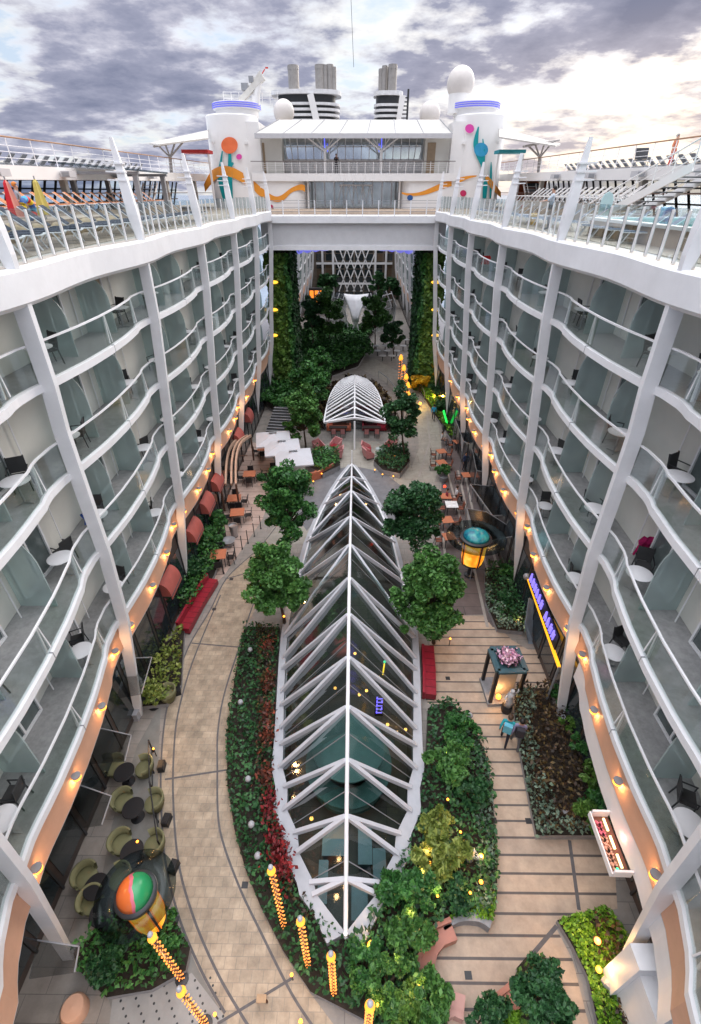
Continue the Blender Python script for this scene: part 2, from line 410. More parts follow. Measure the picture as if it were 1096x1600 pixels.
    # ribs: curved white blades, narrowing to a fin above the deck edge
    for k in range(nb + 1):
        y = y0 + k * S; m = MB(); zs = [0.0, 1.5, 3, 4.6, 6.2, 8, 9.6, 11.2, 12.7, 14.2, 15.5, 16.6, 17.66]
        cv = []
        for z in zs: pass
        vs = []; fs = []; n = len(zs)
        for j, z in enumerate(zs):
            w = (.10 + .02 * min(1, z / 8)) * (1 if detail else 1.7); d = .40 if z > 5 else .32 + .12 * z / 5; x = hw(z, y) - .32
            vs += [(s * x, y - w * .75, z), (s * x, y + w * .75, z), (s * (x + d), y + w, z), (s * (x + d), y - w, z)]
        L = len(vs) // 4
        for j in range(L - 1):
            for q in range(4): fs.append((j * 4 + q, j * 4 + (q + 1) % 4, j * 4 + 4 + (q + 1) % 4, j * 4 + 4 + q))
        fs += [(3, 2, 1, 0), tuple((L - 1) * 4 + q for q in range(4))]
        m.add(vs, fs)
        rb = under(m.build('rib', WHITE, fix=True), root)
        if detail and k:
            b = MB()
            for zz in (20.35, 20.6, 20.85):
                x = s * 8.3; b.bar((x - s * .12, y, zz), (x + s * .55, y, zz + .02), .26, .05)
            under(b.build('rail_bracket', WHITE), rb)
            b = MB(); fv = []
            for z, d, w, xo in ((17.72, .03, .05, 8.02), (18.1, .10, .07, 8.03), (18.75, .32, .10, 8.0), (19.3, .40, .12, 8.03), (20.3, .33, .10, 8.15), (21.6, .12, .05, 8.38)):
                fv += [(s * xo, y - w, z), (s * xo, y + w, z), (s * (xo + d), y + w, z), (s * (xo + d), y - w, z)]
            b.add(fv, [(j * 4 + q, j * 4 + (q + 1) % 4, j * 4 + 4 + (q + 1) % 4, j * 4 + 4 + q) for j in range(5) for q in range(4)] + [(3, 2, 1, 0), (20, 21, 22, 23)])
            under(b.build('fin', WHITE, fix=True), rb)
    # deck edge band
    m = MB()
    for k in range(nb):
        cv = []
        for t in TS:
            w = .34 * math.sin(PI * t) ** 2
            cv.append(((s * (7.98 + w), y0 + (k + t) * S, 17.65), (s, 0, .0)))
        m.sweep(cv, [(0, .05), (.12, -.06), (.3, -.06), (.3, .80), (.06, .80), (0, .74)], 0)
        m.sweep(cv, [(.301, -.06), (2.4, -.06), (2.4, .79), (.301, .79)], 1)
    under(m.build('deck_edge_band', [WHITE, M('deck_margin', (.42, .37, .32), .6)], fix=True), root)
    # lowest fascia and shop fronts
    m = MB(); m2 = MB()
    for k in range(nb):
        cv = [((P(k, t, 6.2, .22).x, y0 + (k + t) * S, 0), (s, 0, 0)) for t in TS]
        m.sweep(cv, [(0, 4.75), (.25, 4.75), (.25, 5.99), (0, 5.99)], 0)
    under(m.build('salmon_fascia', SALMON, fix=True), root)
    m2 = MB(); x = 9.75
    m2.box(min(s * x, s * (x + .3)), max(s * x, s * (x + .3)), yA, yB, .12, 4.74, 0)
    yy = yA + .4
    while yy < yB - 1.5:
        xx = s * (x - .03); m2.box(min(xx, xx + s * .025), max(xx, xx + s * .025), yy, yy + 1.35, .5, 3.4, 1)
        m2.box(min(xx - s * .03, xx + s * .025), max(xx - s * .03, xx + s * .025), yy + 1.38, yy + 1.46, .13, 4.2, 2); yy += 1.65
    under(m2.build('shop_front', [BROWN, DKGLASS, DARK]), root)
    m = MB()
    for k in range(nb): m.sweep([((P(k, t, 6.2, .22).x, y0 + (k + t) * S, 0), (s, 0, 0)) for t in TS], [(.01, 4.70), (3, 4.70), (3, 4.745), (.01, 4.745)])
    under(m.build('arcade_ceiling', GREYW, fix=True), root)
    return P
SIDE = {-1: 'left', 1: 'right'}
fl = {}
for s in (-1, 1):
    root = thing('balcony_block', 'white %s balcony block with curved glass balconies, long near section beside the glass roof' % SIDE[s], 'building', (s * 10, 20, 0))
    fl[s] = facade(s, RIB0 - 2 * BAY, BAY, 7, root)
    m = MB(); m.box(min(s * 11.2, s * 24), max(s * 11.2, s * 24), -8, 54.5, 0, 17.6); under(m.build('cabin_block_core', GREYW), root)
    root = thing('balcony_block', 'distant %s balcony block with close-set white ribs beyond the bridge' % SIDE[s], 'building', (s * 10, 95, 0))
    facade(s, 75.5, 8.0, 5, root, False)
# ------------------------------------------------------------------ balcony furniture
def make_round_table():
    t = thing('balcony_table', 'round white balcony table', 'table')
    MB().lathe((0, 0, .70), [(.0, 0), (.36, 0), (.38, .012), (.38, .03), (.36, .04), (0, .04)], 28).build('table_top', WHITE, t, smooth='auto')
    m = MB(); m.tube([(0, 0, .03), (0, 0, .70)], .03)
    for a in range(3): m.bar((0, 0, .04), (.26 * math.cos(a * 2.09), .26 * math.sin(a * 2.09), .02), .04, .025)
    m.build('pedestal', GREYM, t); return t
def make_chair(fab, frame, nm='balcony_chair'):
    t = thing(nm, 'chair', 'chair')
    MB().obox((0, 0, .43), (.46, .44, .035)).build('seat', fab, t)
    MB().obox((0, .24, .70), (.44, .03, .46), 0, 0, -.16).build('backrest', fab, t)
    for sx in (-1, 1):
        m = MB(); m.bar((sx * .23, -.2, 0), (sx * .22, -.19, .44), .03); m.build('leg', frame, t)
        m = MB(); m.bar((sx * .23, .26, 0), (sx * .22, .2, .44), .03); m.bar((sx * .22, .2, .44), (sx * .22, .3, .94), .03); m.build('leg', frame, t)
        m = MB(); m.bar((sx * .25, -.2, .44), (sx * .25, -.2, .64), .025); m.bar((sx * .25, -.22, .64), (sx * .25, .25, .65), .035, .02); m.build('armrest', frame, t)
    return t
KT = Kind(make_round_table()); KC = Kind(make_chair(M('dark_mesh_sling', (.05, .05, .052), .8), DARK))
LN = ['top', 'second', 'third', 'lowest']; BN = {0: 'frame-edge bay', 1: 'nearest full bay', 2: 'second bay', 3: 'third bay', 4: 'fourth bay', 5: 'fifth bay', 6: 'farthest bay'}
for s in (-1, 1):
    for k in range(1, 7):
        for i, z in enumerate(LEV):
            for c, t in enumerate((.14, .78) if k < 6 else (.14,)):
                P = fl[s]; tt = t + random.uniform(-.05, .07); p = P(k, tt, z, .5 + random.uniform(0, .12)); p.z = z + .1
                w = '%s balcony row on the %s side, %s, %s cabin' % (LN[i], SIDE[s], BN[k], 'nearer' if c == 0 else 'farther')
                KT.put(p, 0, 'round white table, ' + w, 'round tables on the cabin balconies')
                q = P(k, min(.94, tt + .09), z, .8 + random.uniform(0, .25)); q.z = z + .1
                KC.put(q, random.uniform(-.6, .6) + (0 if random.random() < .6 else s * PI / 2), 'dark sling chair, ' + w, 'chairs on the cabin balconies')
def cloth(label, cat, name, loc, mat, sz):
    m = MB(); n = 8
    vs = []; fs = []
    for a in range(n + 1):
        for b in range(5):
            vs.append((loc[0] + (a / n - .5) * sz[0] * (1 + .2 * math.sin(b * 2.1)), loc[1] + .05 * math.sin(a * 2 + b) + b * .03, loc[2] - b / 4 * sz[1] + .03 * math.sin(a * 3)))
    for a in range(n):
        for b in range(4): fs.append((a * 5 + b, a * 5 + b + 1, a * 5 + b + 6, a * 5 + b + 5))
    m.add(vs, fs); m.add([(x, y + .04, z) for x, y, z in vs], [f[::-1] for f in fs])
    return tag(m.build(name, mat, smooth=True), label, cat)
p = fl[1](2, .0, 9.6, 1.1); cloth('magenta towel over a chair on the right third-row balcony', 'towel', 'towel', (p.x, p.y - .7, 10.9), M('magenta_towel', (.6, .02, .16), .9, var=.3, scale=9), (.5, .8))
p = fl[1](4, .6, 15.5, .5); cloth('small red cloth on a right upper-row balcony', 'cloth', 'cloth', (p.x, p.y, 16.6), M('red_cloth', (.6, .02, .02), .9), (.5, .5))
p = fl[-1](2, .05, 9.6, .6); cloth('dark blue bag on a left third-row balcony table', 'bag', 'bag', (p.x + .2, p.y, 10.9), M('blue_bag', (.02, .09, .40), .7), (.4, .5))
# ------------------------------------------------------------------ soffit lamps
def make_soffit_lamp():
    t = thing('wall_lamp', 'amber wall lamp', 'lamp')
    MB().lathe((0, 0, -.06), [(.0, 0), (.10, .0), (.13, .03), (.13, .09), (.0, .1)], 14).build('lamp_housing', GREYM, t)
    MB().sphere((0, 0, -.09), .13, 12, 7, sc=(1, 1, .7)).build('lens', WARM, t, smooth=True)
    lamp_light(t, (0, 0, -.22), 11)
    return t
KL = Kind(make_soffit_lamp())
ORD = ['first', 'second', 'third', 'fourth']
for s in (-1, 1):
    for k in range(1, 6):
        for j, t in enumerate((.06, .34, .62, .90) if k < 5 else (.2, .7)):
            y = RIB0 - 2 * BAY + (k + t) * BAY; x = s * (hw(6.2, y) - bulge(t) + .08)
            KL.put((x, y, 5.45), 0, 'amber lamp on the %s salmon fascia, %s lamp of the %s' % (SIDE[s], ORD[j], BN[k]), 'amber lamps along the salmon fascia')
# ------------------------------------------------------------------ ground
def poly(px, z=0.0): return [PZ(u, v, z) for u, v in px]
def smooth_line(pts, n=6):
    pts = [Vector(p) for p in pts]; out = []
    for i in range(len(pts) - 1):
        a = pts[max(0, i - 1)]; b = pts[i]; c = pts[i + 1]; d = pts[min(len(pts) - 1, i + 2)]
        for j in range(n):
            t = j / n
            out.append(.5 * ((2 * b) + (c - a) * t + (2 * a - 5 * b + 4 * c - d) * t * t + (3 * b - a - 3 * c + d) * t ** 3))
    return out + [pts[-1]]
def ribbon(mb, pts, w, z, h=.004, mi=0):
    """flat strip of width w along pts, standing h thick on z"""
    pts = [Vector((p[0], p[1], 0)) for p in pts]; cv = []
    for i, p in enumerate(pts):
        d = (pts[min(i + 1, len(pts) - 1)] - pts[max(i - 1, 0)]).normalized(); cv.append(((p.x, p.y, z), (d.y, -d.x, 0)))
    mb.sweep(cv, [(-w / 2, 0), (w / 2, 0), (w / 2, h), (-w / 2, h)], mi)
    return mb
BASE = [(4.95, .0), (5.4, .45), (5.93, .98), (6.26, 1.1), (7.12, 1.68), (7.76, 1.80), (8.54, 2.28), (9.38, 2.36), (10.13, 2.66), (11.1, 2.74), (12.94, 2.96), (14.9, 3.14), (16.9, 3.28), (19, 3.3), (21.1, 3.15), (23, 2.98), (25.1, 2.8), (27.5, 2.4), (29.7, 1.93), (32, 1.35), (34, .75), (36, .0)]
def basew(y):
    if y <= BASE[0][0] or y >= BASE[-1][0]: return 0
    for (a, x), (b, w) in zip(BASE, BASE[1:]):
        if y <= b: return x + (w - x) * (y - a) / (b - a)
RIDGE = [(4.95, .55), (6.2, 1.15), (7.5, 2.2), (9.1, 2.95), (10.8, 3.6), (12.7, 4.2), (14.6, 4.7), (16.6, 5.0), (18.5, 4.7), (20.4, 4.15), (24.2, 3.25), (28.6, 2.4), (33, 1.2), (36, .7)]
def ridgez(y):
    for (a, x), (b, w) in zip(RIDGE, RIDGE[1:]):
        if y <= b: return x + (w - x) * (y - a) / (b - a)
    return RIDGE[-1][1]
PARK = TILES('park_floor_paving', (.30, .27, .24), (.25, .23, .21), (.15, .14, .13), 1.2, .6, .012)
PATHM = TILES('path_stone_setts', (.45, .36, .26), (.34, .275, .20), (.29, .245, .19), .36, .30, .012, nvar=.42, bump=.15)
PLANK = TILES('plank_paving', (.50, .38, .28), (.42, .325, .25), (.10, .085, .08), 90.0, .565, .045, nvar=.28)
PLAZA = TILES('plaza_paving', (.36, .335, .285), (.31, .29, .25), (.22, .2, .18), 1.5, 1.5, .015)
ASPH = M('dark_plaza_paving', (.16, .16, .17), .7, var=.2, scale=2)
TERR = TILES('terrace_paving', (.145, .115, .11), (.115, .095, .095), (.05, .045, .045), 2.2, 1.1, .02)
PINKP = TILES('rose_plank_terrace', (.50, .37, .31), (.42, .31, .26), (.13, .10, .09), 9, .9, .03)
m = MB(); ys = sorted(set([-12, 4.95] + [b[0] for b in BASE] + [36, 50, 125]))
for a, b in zip(ys, ys[1:]):
    wa, wb = basew(a), basew(b)
    for s in (-1, 1):
        q = [(s * wa, a, 0), (s * 14, a, 0), (s * 14, b, 0), (s * wb, b, 0)]
        m.add(q if s > 0 else q[::-1], [(0, 1, 2, 3)])
tag(m.build('park_floor', PARK), kind='structure')
sea = MB(); sea.add([(-9000, -3000, -24), (9000, -3000, -24), (9000, 9000, -24), (-9000, 9000, -24)], [(0, 1, 2, 3)])
tag(sea.build('sea', M('sea_water', (.20, .26, .33), .2, var=.3, scale=.02, bump=.4, bscale=.3)), kind='structure')
m = MB(); m.box(-26, 26, -14, 130, -10, -6.0); tag(m.build('hull_floor', M('hull_grey', (.2, .2, .22), .6)), kind='structure')
def surface(name, px, z, mat, extra=None):
    m = MB(); p = poly(px); m.prism([(q.x, q.y) for q in p], z - .003, z); return tag(m.build(name, mat), kind='structure')
LEFT_OUT = [(470, 775), (440, 810), (410, 850), (356, 900), (329, 953), (299, 1003), (283, 1041), (264, 1095), (255, 1141), (249, 1195), (247, 1250), (253, 1340), (275, 1430), (310, 1515), (348, 1583), (365, 1620)]
LEFT_IN = [(508, 760), (455, 830), (425, 890), (400, 950), (383, 984), (368, 1065), (356, 1156), (357, 1230), (368, 1300), (385, 1362), (409, 1421), (444, 1490), (486, 1553), (530, 1612)]
surface('curved_path', LEFT_OUT + LEFT_IN[::-1], .006, PATHM)
surface('plaza', [(410, 850), (440, 805), (475, 765), (470, 735), (490, 700), (520, 690), (550, 690), (549, 721), (530, 755), (508, 790), (480, 850)], .010, PLAZA)
surface('plaza', [(551, 690), (590, 690), (640, 720), (655, 780), (640, 830), (618, 850), (590, 790), (570, 755), (552, 721)], .010, PLAZA)
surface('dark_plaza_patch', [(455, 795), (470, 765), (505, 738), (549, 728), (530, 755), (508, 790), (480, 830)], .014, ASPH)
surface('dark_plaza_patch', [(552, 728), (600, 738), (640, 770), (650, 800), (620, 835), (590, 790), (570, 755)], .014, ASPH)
surface('right_path', [(585, 560), (640, 590), (668, 625), (685, 660), (690, 700), (682, 745), (668, 790), (630, 790), (640, 740), (655, 700), (652, 660), (640, 630), (600, 595), (560, 575)], .006, PLAZA)
surface('plank_deck', [(700, 962), (762, 962), (800, 1000), (825, 1015), (865, 1015), (880, 1080), (800, 1080), (810, 1150), (830, 1240), (836, 1312), (958, 1312), (965, 1420), (900, 1432), (868, 1448), (895, 1500), (925, 1620), (640, 1620), (650, 1500), (690, 1445), (770, 1430), (778, 1330), (770, 1230), (740, 1130), (690, 1100), (668, 1100), (672, 1000)], .006, PLANK)
surface('right_terrace', [(690, 690), (715, 660), (760, 700), (790, 770), (830, 900), (815, 975), (770, 980), (755, 960), (700, 962), (685, 870), (690, 790)], .010, TERR)
surface('dotted_paving', [(176, 1562), (245, 1545), (300, 1520), (352, 1588), (340, 1612), (170, 1612)], .0045, M('white_dotted_paving', (.30, .295, .285), .6, var=.12))
surface('left_terrace', [(395, 690), (420, 700), (440, 745), (408, 815), (350, 900), (318, 930), (300, 900), (330, 830), (350, 760)], .008, PINKP)
surface('lower_left_paving', [(215, 1165), (252, 1100), (247, 1195), (247, 1260), (255, 1345), (275, 1440), (310, 1515), (350, 1590), (180, 1600), (170, 1560), (240, 1545), (200, 1430), (150, 1420), (175, 1290)], .004, M('pale_concrete_floor', (.20, .195, .18), .7, var=.2, scale=1.2))
# path border lines and cross joints
JOINT = M('dark_joint_stone', (.105, .10, .105), .65, var=.2, scale=5)
m = MB()
L1 = [(440, 812), (406, 855), (356, 902), (329, 953), (299, 1003), (283, 1041), (264, 1095), (256, 1141), (252, 1195), (252, 1250), (258, 1340), (279, 1430), (314, 1515), (352, 1583)]
L2 = [(345, 930), (318, 992), (295, 1053), (278, 1118), (272, 1176), (271, 1248), (279, 1346), (303, 1434), (339, 1518), (376, 1583), (390, 1605)]
L3 = [(425, 870), (394, 950), (377, 1003), (352, 1080), (341, 1141), (340, 1200), (341, 1273), (350, 1320), (376, 1390), (409, 1459), (454, 1549), (490, 1605)]
for L in (L1, L2, L3): ribbon(m, smooth_line(poly(L)), .075, .0065, .005)
for a, b in (((300, 1005), (380, 1012)), ((258, 1218), (356, 1203)), ((340, 1600), (458, 1528)), ((352, 905), (425, 885))): ribbon(m, poly([a, b]), .075, .0105, .003)
for a, b in (((890, 1313), (905, 1422)), ((825, 1500), (870, 1447))): ribbon(m, poly([a, b]), .12, .0068, .005)
for L in ([(700, 740), (738, 875), (762, 980)], [(716, 735), (748, 880)], [(704, 950), (692, 830)], [(727, 742), (750, 850), (765, 900)], [(770, 860), (783, 905)], [(738, 690), (772, 800)], [(655, 745), (672, 690), (668, 650)]): ribbon(m, poly(L), .16, .0145, .004, 1)
tag(m.build('path_border', [JOINT, M('pale_strip_stone', (.34, .31, .28), .6)]), kind='structure')
m = MB()
for u, v in ((383, 1383), (700, 1060), (772, 1282), (826, 1283), (732, 1524), (275, 1437), (440, 828), (362, 905), (335, 952)):
    p = PZ(u, v); m.box(p.x - .11, p.x + .11, p.y - .10, p.y + .10, .008, .016)
tag(m.build('drain_cover', DARK), kind='structure')
m = MB()
for i in range(7):
    for j in range(6):
        p = PZ(185 + i * 24 + j * 4, 1552 + j * 12 - i * 4); m.lathe((p.x, p.y, .0045), [(.035, 0), (.035, .003), (0, .003)], 8)
tag(m.build('paving_dots', DARK), kind='structure')
# ------------------------------------------------------------------ lounge below the glass roof (seen through the glass)
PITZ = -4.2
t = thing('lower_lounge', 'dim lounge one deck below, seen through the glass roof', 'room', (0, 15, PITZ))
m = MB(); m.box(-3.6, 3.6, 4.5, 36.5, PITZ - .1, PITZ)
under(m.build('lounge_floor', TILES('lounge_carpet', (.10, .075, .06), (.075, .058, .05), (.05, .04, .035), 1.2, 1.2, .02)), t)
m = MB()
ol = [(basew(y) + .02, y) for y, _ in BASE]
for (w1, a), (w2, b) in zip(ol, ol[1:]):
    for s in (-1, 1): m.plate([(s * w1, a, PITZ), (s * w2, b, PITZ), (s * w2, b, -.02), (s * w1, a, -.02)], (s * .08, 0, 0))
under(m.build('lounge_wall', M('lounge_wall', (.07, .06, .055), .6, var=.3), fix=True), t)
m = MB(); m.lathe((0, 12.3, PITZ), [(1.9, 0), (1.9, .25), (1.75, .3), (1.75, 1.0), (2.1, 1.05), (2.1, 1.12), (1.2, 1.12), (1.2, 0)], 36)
tag(m.build('oval_bar', M('teal_bar_top', (.10, .21, .20), .25, var=.2), smooth='auto'), 'round teal bar counter below the glass roof', 'bar')
m = MB(); m.lathe((0, 12.3, PITZ), [(.0, 2.4), (1.3, 2.4), (1.7, 2.55), (1.7, 2.65), (0, 2.75)], 36); tag(m.build('bar_canopy', M('teal_canopy', (.09, .19, .18), .3), smooth='auto'), 'round teal canopy above the bar under the glass roof', 'canopy')
for j, (x, y, w, d) in enumerate(((-.6, 9.2, .9, 1.3), (.75, 9.0, .5, 1.5), (1.35, 8.2, .45, 1.1), (.5, 6.9, .55, 1.0), (-1.0, 7.6, .3, 1.4))):
    m = MB(); m.box(x - w / 2, x + w / 2, y - d / 2, y + d / 2, PITZ, PITZ + .75); m.box(x - w / 2 - .05, x + w / 2 + .05, y - d / 2 - .05, y + d / 2 + .05, PITZ + .75, PITZ + .8, 1)
    tag(m.build('lounge_counter', [M('blue_lit_counter', (.08, .16, .22), .3), M('pale_blue_top', (.22, .33, .38), .3)]), ('wide', 'narrow tall', 'slim side', 'small front', 'long thin')[j] + ' blue-grey counter on the lounge floor below the glass roof', 'counter', 'counters in the lounge below')
for j, (u, v, zz) in enumerate(((405, 1040, 0), (422, 1010, .0), (524, 1075, -.5), (562, 1085, -.5), (573, 1079, -.5), (634, 1140, -2), (487, 1279, -3), (555, 1021, -1), (547, 1031, -1), (606, 1132, -3.3))):
    if j < 2: continue
    p = PZ(u, v, -2.5); tg = thing('pendant_lamp', 'small warm lamp in the lounge below the glass roof', 'lamp', p, 0, 'warm lamps in the lounge below')
    MB().sphere((0, 0, 0), .085, 10, 7).build('bulb', WARMHI, tg, smooth=True); m = MB(); m.tube([(0, 0, .08), (0, 0, .6)], .012); m.build('cable', DARK, tg)
    if j % 3 == 0: lamp_light(tg, (0, 0, -.25), 10)
# purple lettering of the lounge sign: block strokes, as far as it can be read
PURP = EM('purple_sign_light', (.26, .2, 1.0), .9)
tg = thing('lounge_sign', 'purple lit vertical lettering sign below the glass roof', 'sign', PZ(593, 1100, -2.0))
m = MB(); m.box(-.22, .22, -.05, .05, -1.0, .7); m.build('sign_board', BLACK, tg)
for j in range(5):
    m = MB(); z = .5 - j * .3; m.box(-.16, .16, -.075, -.055, z, z + .07); m.box(-.16, -.09, -.075, -.055, z, z + .2)
    if j % 2: m.box(.09, .16, -.075, -.055, z, z + .2)
    m.build('sign_letter', PURP, tg)
p = PZ(599, 1045, -2.0); tg = thing('tall_yellow_light', 'short yellow light bar with a green tip below the glass roof', 'light', p)
MB().bar((0, 0, -.5), (0.06, .1, .3), .07).build('light_bar', EM('yellow_light', (1, .66, .05), 1.0), tg); MB().sphere((.07, .12, .45), .08).build('tip', EM('green_tip', (.1, .8, .4), .7), tg, smooth=True)
# ------------------------------------------------------------------ the glass spindle roof
t = thing('glass_roof', 'long leaf-shaped glass roof with white steel ridge and herringbone rafters', 'glass roof', (0, 18, 0))
m = MB()
for s in (-1, 1):
    cv = [((s * basew(y), y, 0), (s, 0, 0)) for y, w in BASE]
    
    n0 = len(m.v); m.sweep(cv, [(0, -.02), (.34, -.02), (.34, .58), (0, .62)], 0); k4 = [(BASE[i][0]) for i in range(len(BASE)) for _ in range(4)]
    m.v[n0:] = [(x_ + s * (.24 * max(0, min(1, (13 - y_) / 6)) if i_ % 4 in (1, 2) else 0), y_ - (.25 if i_ < 4 and i_ % 4 in (1, 2) else 0), z_) for i_, (x_, y_, z_) in enumerate(m.v[n0:])]
under(m.build('roof_kerb', CONC, fix=True), t)
m = MB(); m.tube([(0, y, ridgez(y)) for y in [4.85] + [b[0] for b in RIDGE[1:-1]] + [35.9]], .075, 10); m.tube([(0, 4.95, .1), (0, 4.9, .75)], .07); m.bar((0, 35.9, 0), (0, 36.1, 1.9), .09)
under(m.build('ridge_beam', WHITE, smooth='auto'), t)
PAIRS = [(28.65, 29.7, 25.6), (24.2, 25.1, 21.8), (20.1, 21.1, 17.1), (16.6, 16.95, 15.6), (14.6, 14.93, 13.64), (12.7, 12.94, 11.85), (10.85, 11.1, 10.13), (9.15, 9.38, 8.54), (7.6, 7.76, 7.12), (6.18, 6.26, 5.93), (32.6, 33.2, 30.8)]
for yn, ya, yb in PAIRS:
    for s in (-1, 1):
        for ye in (ya, yb):
            m = MB(); m.bar((s * .04, yn, ridgez(yn)), (s * (basew(ye) + .12), ye, .6), .135, .18); under(m.build('rafter', STRUT), t)
m = MB()
for yy in np.arange(6.6, 34, 1.7):
    for s in (-1, 1): m.bar((s * .05, yy, ridgez(yy) - .03), (s * basew(yy - .25), yy - .25, .6), .022, .03)
under(m.build('glazing_bar', GREYM), t)
m = MB(); gy_ = [4.96, 5.9, 6.2, 7.1, 7.6, 8.5, 9.15, 10.1, 10.85, 11.85, 12.7, 13.6, 14.6, 15.6, 16.6, 17.1, 20.1, 21.8, 24.2, 25.6, 28.65, 30.8, 32.6, 35.9]
for a, b in zip(gy_, gy_[1:]):
    for s in (-1, 1):
        m.add([(s * .02, a, ridgez(a) - .05), (s * basew(a), a, .58), (s * basew(b), b, .58), (s * .02, b, ridgez(b) - .05)], [(0, 1, 2, 3)])
under(m.build('glass_skin', GLROOF), t)
for s in (-1, 1):
    m = MB(); m.tube([(s * basew(y), y, .66) for y in (19, 21.1, 23, 25.1, 27.5, 29.7, 32, 34, 35.8)], .07); under(m.build('edge_beam', WHITE), t)
# ------------------------------------------------------------------ planting
def in_poly(x, y, P):
    c = np.zeros(len(x), bool); n = len(P)
    for i in range(n):
        x1, y1 = P[i][0], P[i][1]; x2, y2 = P[(i + 1) % n][0], P[(i + 1) % n][1]
        if y1 == y2: continue
        k = ((y1 > y) != (y2 > y)) & (x < (x2 - x1) * (y - y1) / (y2 - y1) + x1); c ^= k
    return c
def scatter(P, n):
    xs = [p[0] for p in P]; ys = [p[1] for p in P]; out = np.zeros((0, 2))
    while len(out) < n:
        q = np.column_stack([rng.uniform(min(xs), max(xs), n * 2), rng.uniform(min(ys), max(ys), n * 2)])
        out = np.vstack([out, q[in_poly(q[:, 0], q[:, 1], P)]])
    return out[:n]
def area(P): return abs(sum(P[i][0] * P[(i + 1) % len(P)][1] - P[(i + 1) % len(P)][0] * P[i][1] for i in range(len(P)))) / 2
def bed(px, mat, label, h=.5, size=.13, dens=70, z=.0, kerb=True, name='ground_cover', soilz=.25, wave=.5):
    P = [(p.x, p.y) for p in poly(px, z)]
    if kerb:
        m = MB(); m.prism(P, z, z + soilz, 0); m.prism([(p[0], p[1]) for p in P], z + soilz + .004, z + soilz + .01, 1)
        tag(m.build('planting_bed', [STONE, SOIL]), kind='structure')
    size *= .8; n = int(min(24000, area(P) * dens * 1.5)); q = scatter(P, n)
    a = np.sin(q[:, 0] * 2.3 + 1.3 * np.sin(q[:, 1] * 1.7)) * np.cos(q[:, 1] * 2.9 + q[:, 0]) ; b = np.sin(q[:, 0] * 5.1) * np.sin(q[:, 1] * 4.3)
    hh = h * (1 + wave * (.6 * a + .4 * b)); zz = z + soilz * (1 if kerb else 0) + hh * rng.uniform(.15, 1, n) ** .5
    o = leaf_mesh(name, np.column_stack([q, zz]), size, mat, jitter=.8)
    return tag(o, label, 'ground cover', kind='stuff')
bed(LEFT_IN[4:-1] + [(600, 1612), (560, 1540), (545, 1475), (505, 1440), (455, 1370), (435, 1290), (428, 1180), (432, 1080), (438, 985)], G_DARK, 'clipped dark green ground cover along the curved path', .45, .13, 85)
bed([(402, 985), (432, 985), (430, 1080), (424, 1200), (430, 1300), (470, 1390), (500, 1440), (478, 1440), (440, 1380), (412, 1300), (402, 1180), (404, 1080)], G_BRZ, 'dark bronze leaves beside the roof kerb', .62, .11, 60, kerb=False, z=.3)
for j, (u, v, r) in enumerate(((420, 1070, 12), (418, 1120, 14), (420, 1155, 10), (416, 1215, 12), (422, 1262, 12), (430, 1310, 12), (437, 1335, 10), (446, 1362, 10), (420, 1015, 10))):
    c = PZ(u, v, .6); n = 130; q = rng.normal(size=(n, 3)) * np.array([.16, .30, .16]) + np.array(c) + np.array([0, 0, .28])
    tf = thing('flowering_plant', ('crimson' if v > 1240 else 'rusty red') + ' plant beside the left roof kerb, ' + ['nearest the red bench', 'second', 'third', 'fourth', 'fifth', 'sixth', 'seventh', 'last, by the light columns', 'topmost'][j] + ' down the strip', 'plant', (c.x, c.y, .3), 0, 'red plants along the roof kerb')
    leaf_mesh('foliage', q - np.array([c.x, c.y, .3]), .10, G_CRIM if v > 1240 else G_RED, tf)
    m = MB()
    for e in range(5): m.tube([(0, 0, -.1), (random.uniform(-.2, .2), random.uniform(-.4, .4), .5)], .012, 5)
    m.build('stem', BARK, tf)
B2 = [(668, 1112), (700, 1100), (735, 1130), (757, 1180), (768, 1250), (776, 1350), (774, 1420), (760, 1440), (700, 1440), (655, 1478), (645, 1535), (690, 1562), (700, 1612), (600, 1612), (560, 1540), (548, 1470), (600, 1400), (650, 1300), (664, 1200)]
bed(B2, G_DARK, 'dense dark garden undergrowth right of the glass roof', .6, .14, 70)
bed([(735, 1140), (757, 1180), (768, 1250), (776, 1350), (774, 1420), (740, 1425), (745, 1350), (742, 1250), (725, 1170)], G_GREY, 'silvery green edging plants beside the plank deck', .4, .12, 90, kerb=False, z=.25)
bed([(700, 1438), (772, 1440), (772, 1395), (715, 1415)], G_LIME, 'lime green moss at the garden corner', .25, .10, 420, kerb=False, z=.25)
bed([(803, 1082), (892, 1078), (905, 1110), (952, 1235), (957, 1310), (836, 1310), (815, 1200), (803, 1130)], G_BRZ, 'dark bronze foliage in the wall bed', .7, .13, 80)
bed([(803, 1082), (835, 1085), (828, 1150), (850, 1240), (875, 1290), (955, 1296), (957, 1312), (836, 1312), (812, 1200), (803, 1130)], G_GREY, 'silver green edging of the wall bed', .75, .12, 110, kerb=False, z=.2)
bed([(868, 1442), (945, 1420), (978, 1470), (1000, 1612), (932, 1612), (915, 1530), (892, 1482)], G_LIME, 'lime moss in the kerbed corner bed', .16, .09, 520)
bed([(925, 1430), (960, 1440), (985, 1500), (1000, 1612), (965, 1612), (945, 1520), (918, 1460)], G_BRZ, 'reddish brown plants in the kerbed corner bed', .4, .12, 70, kerb=False, z=.25)
bed([(806, 1515), (826, 1492), (850, 1500), (880, 1570), (885, 1612), (800, 1612)], G_LIGHT, 'fresh green ground cover around the small round tree', .35, .12, 80)
bed([(757, 892), (815, 888), (824, 960), (816, 992), (776, 988), (758, 945)], G_DARK, 'dark shrubs behind the lantern', .8, .13, 90)
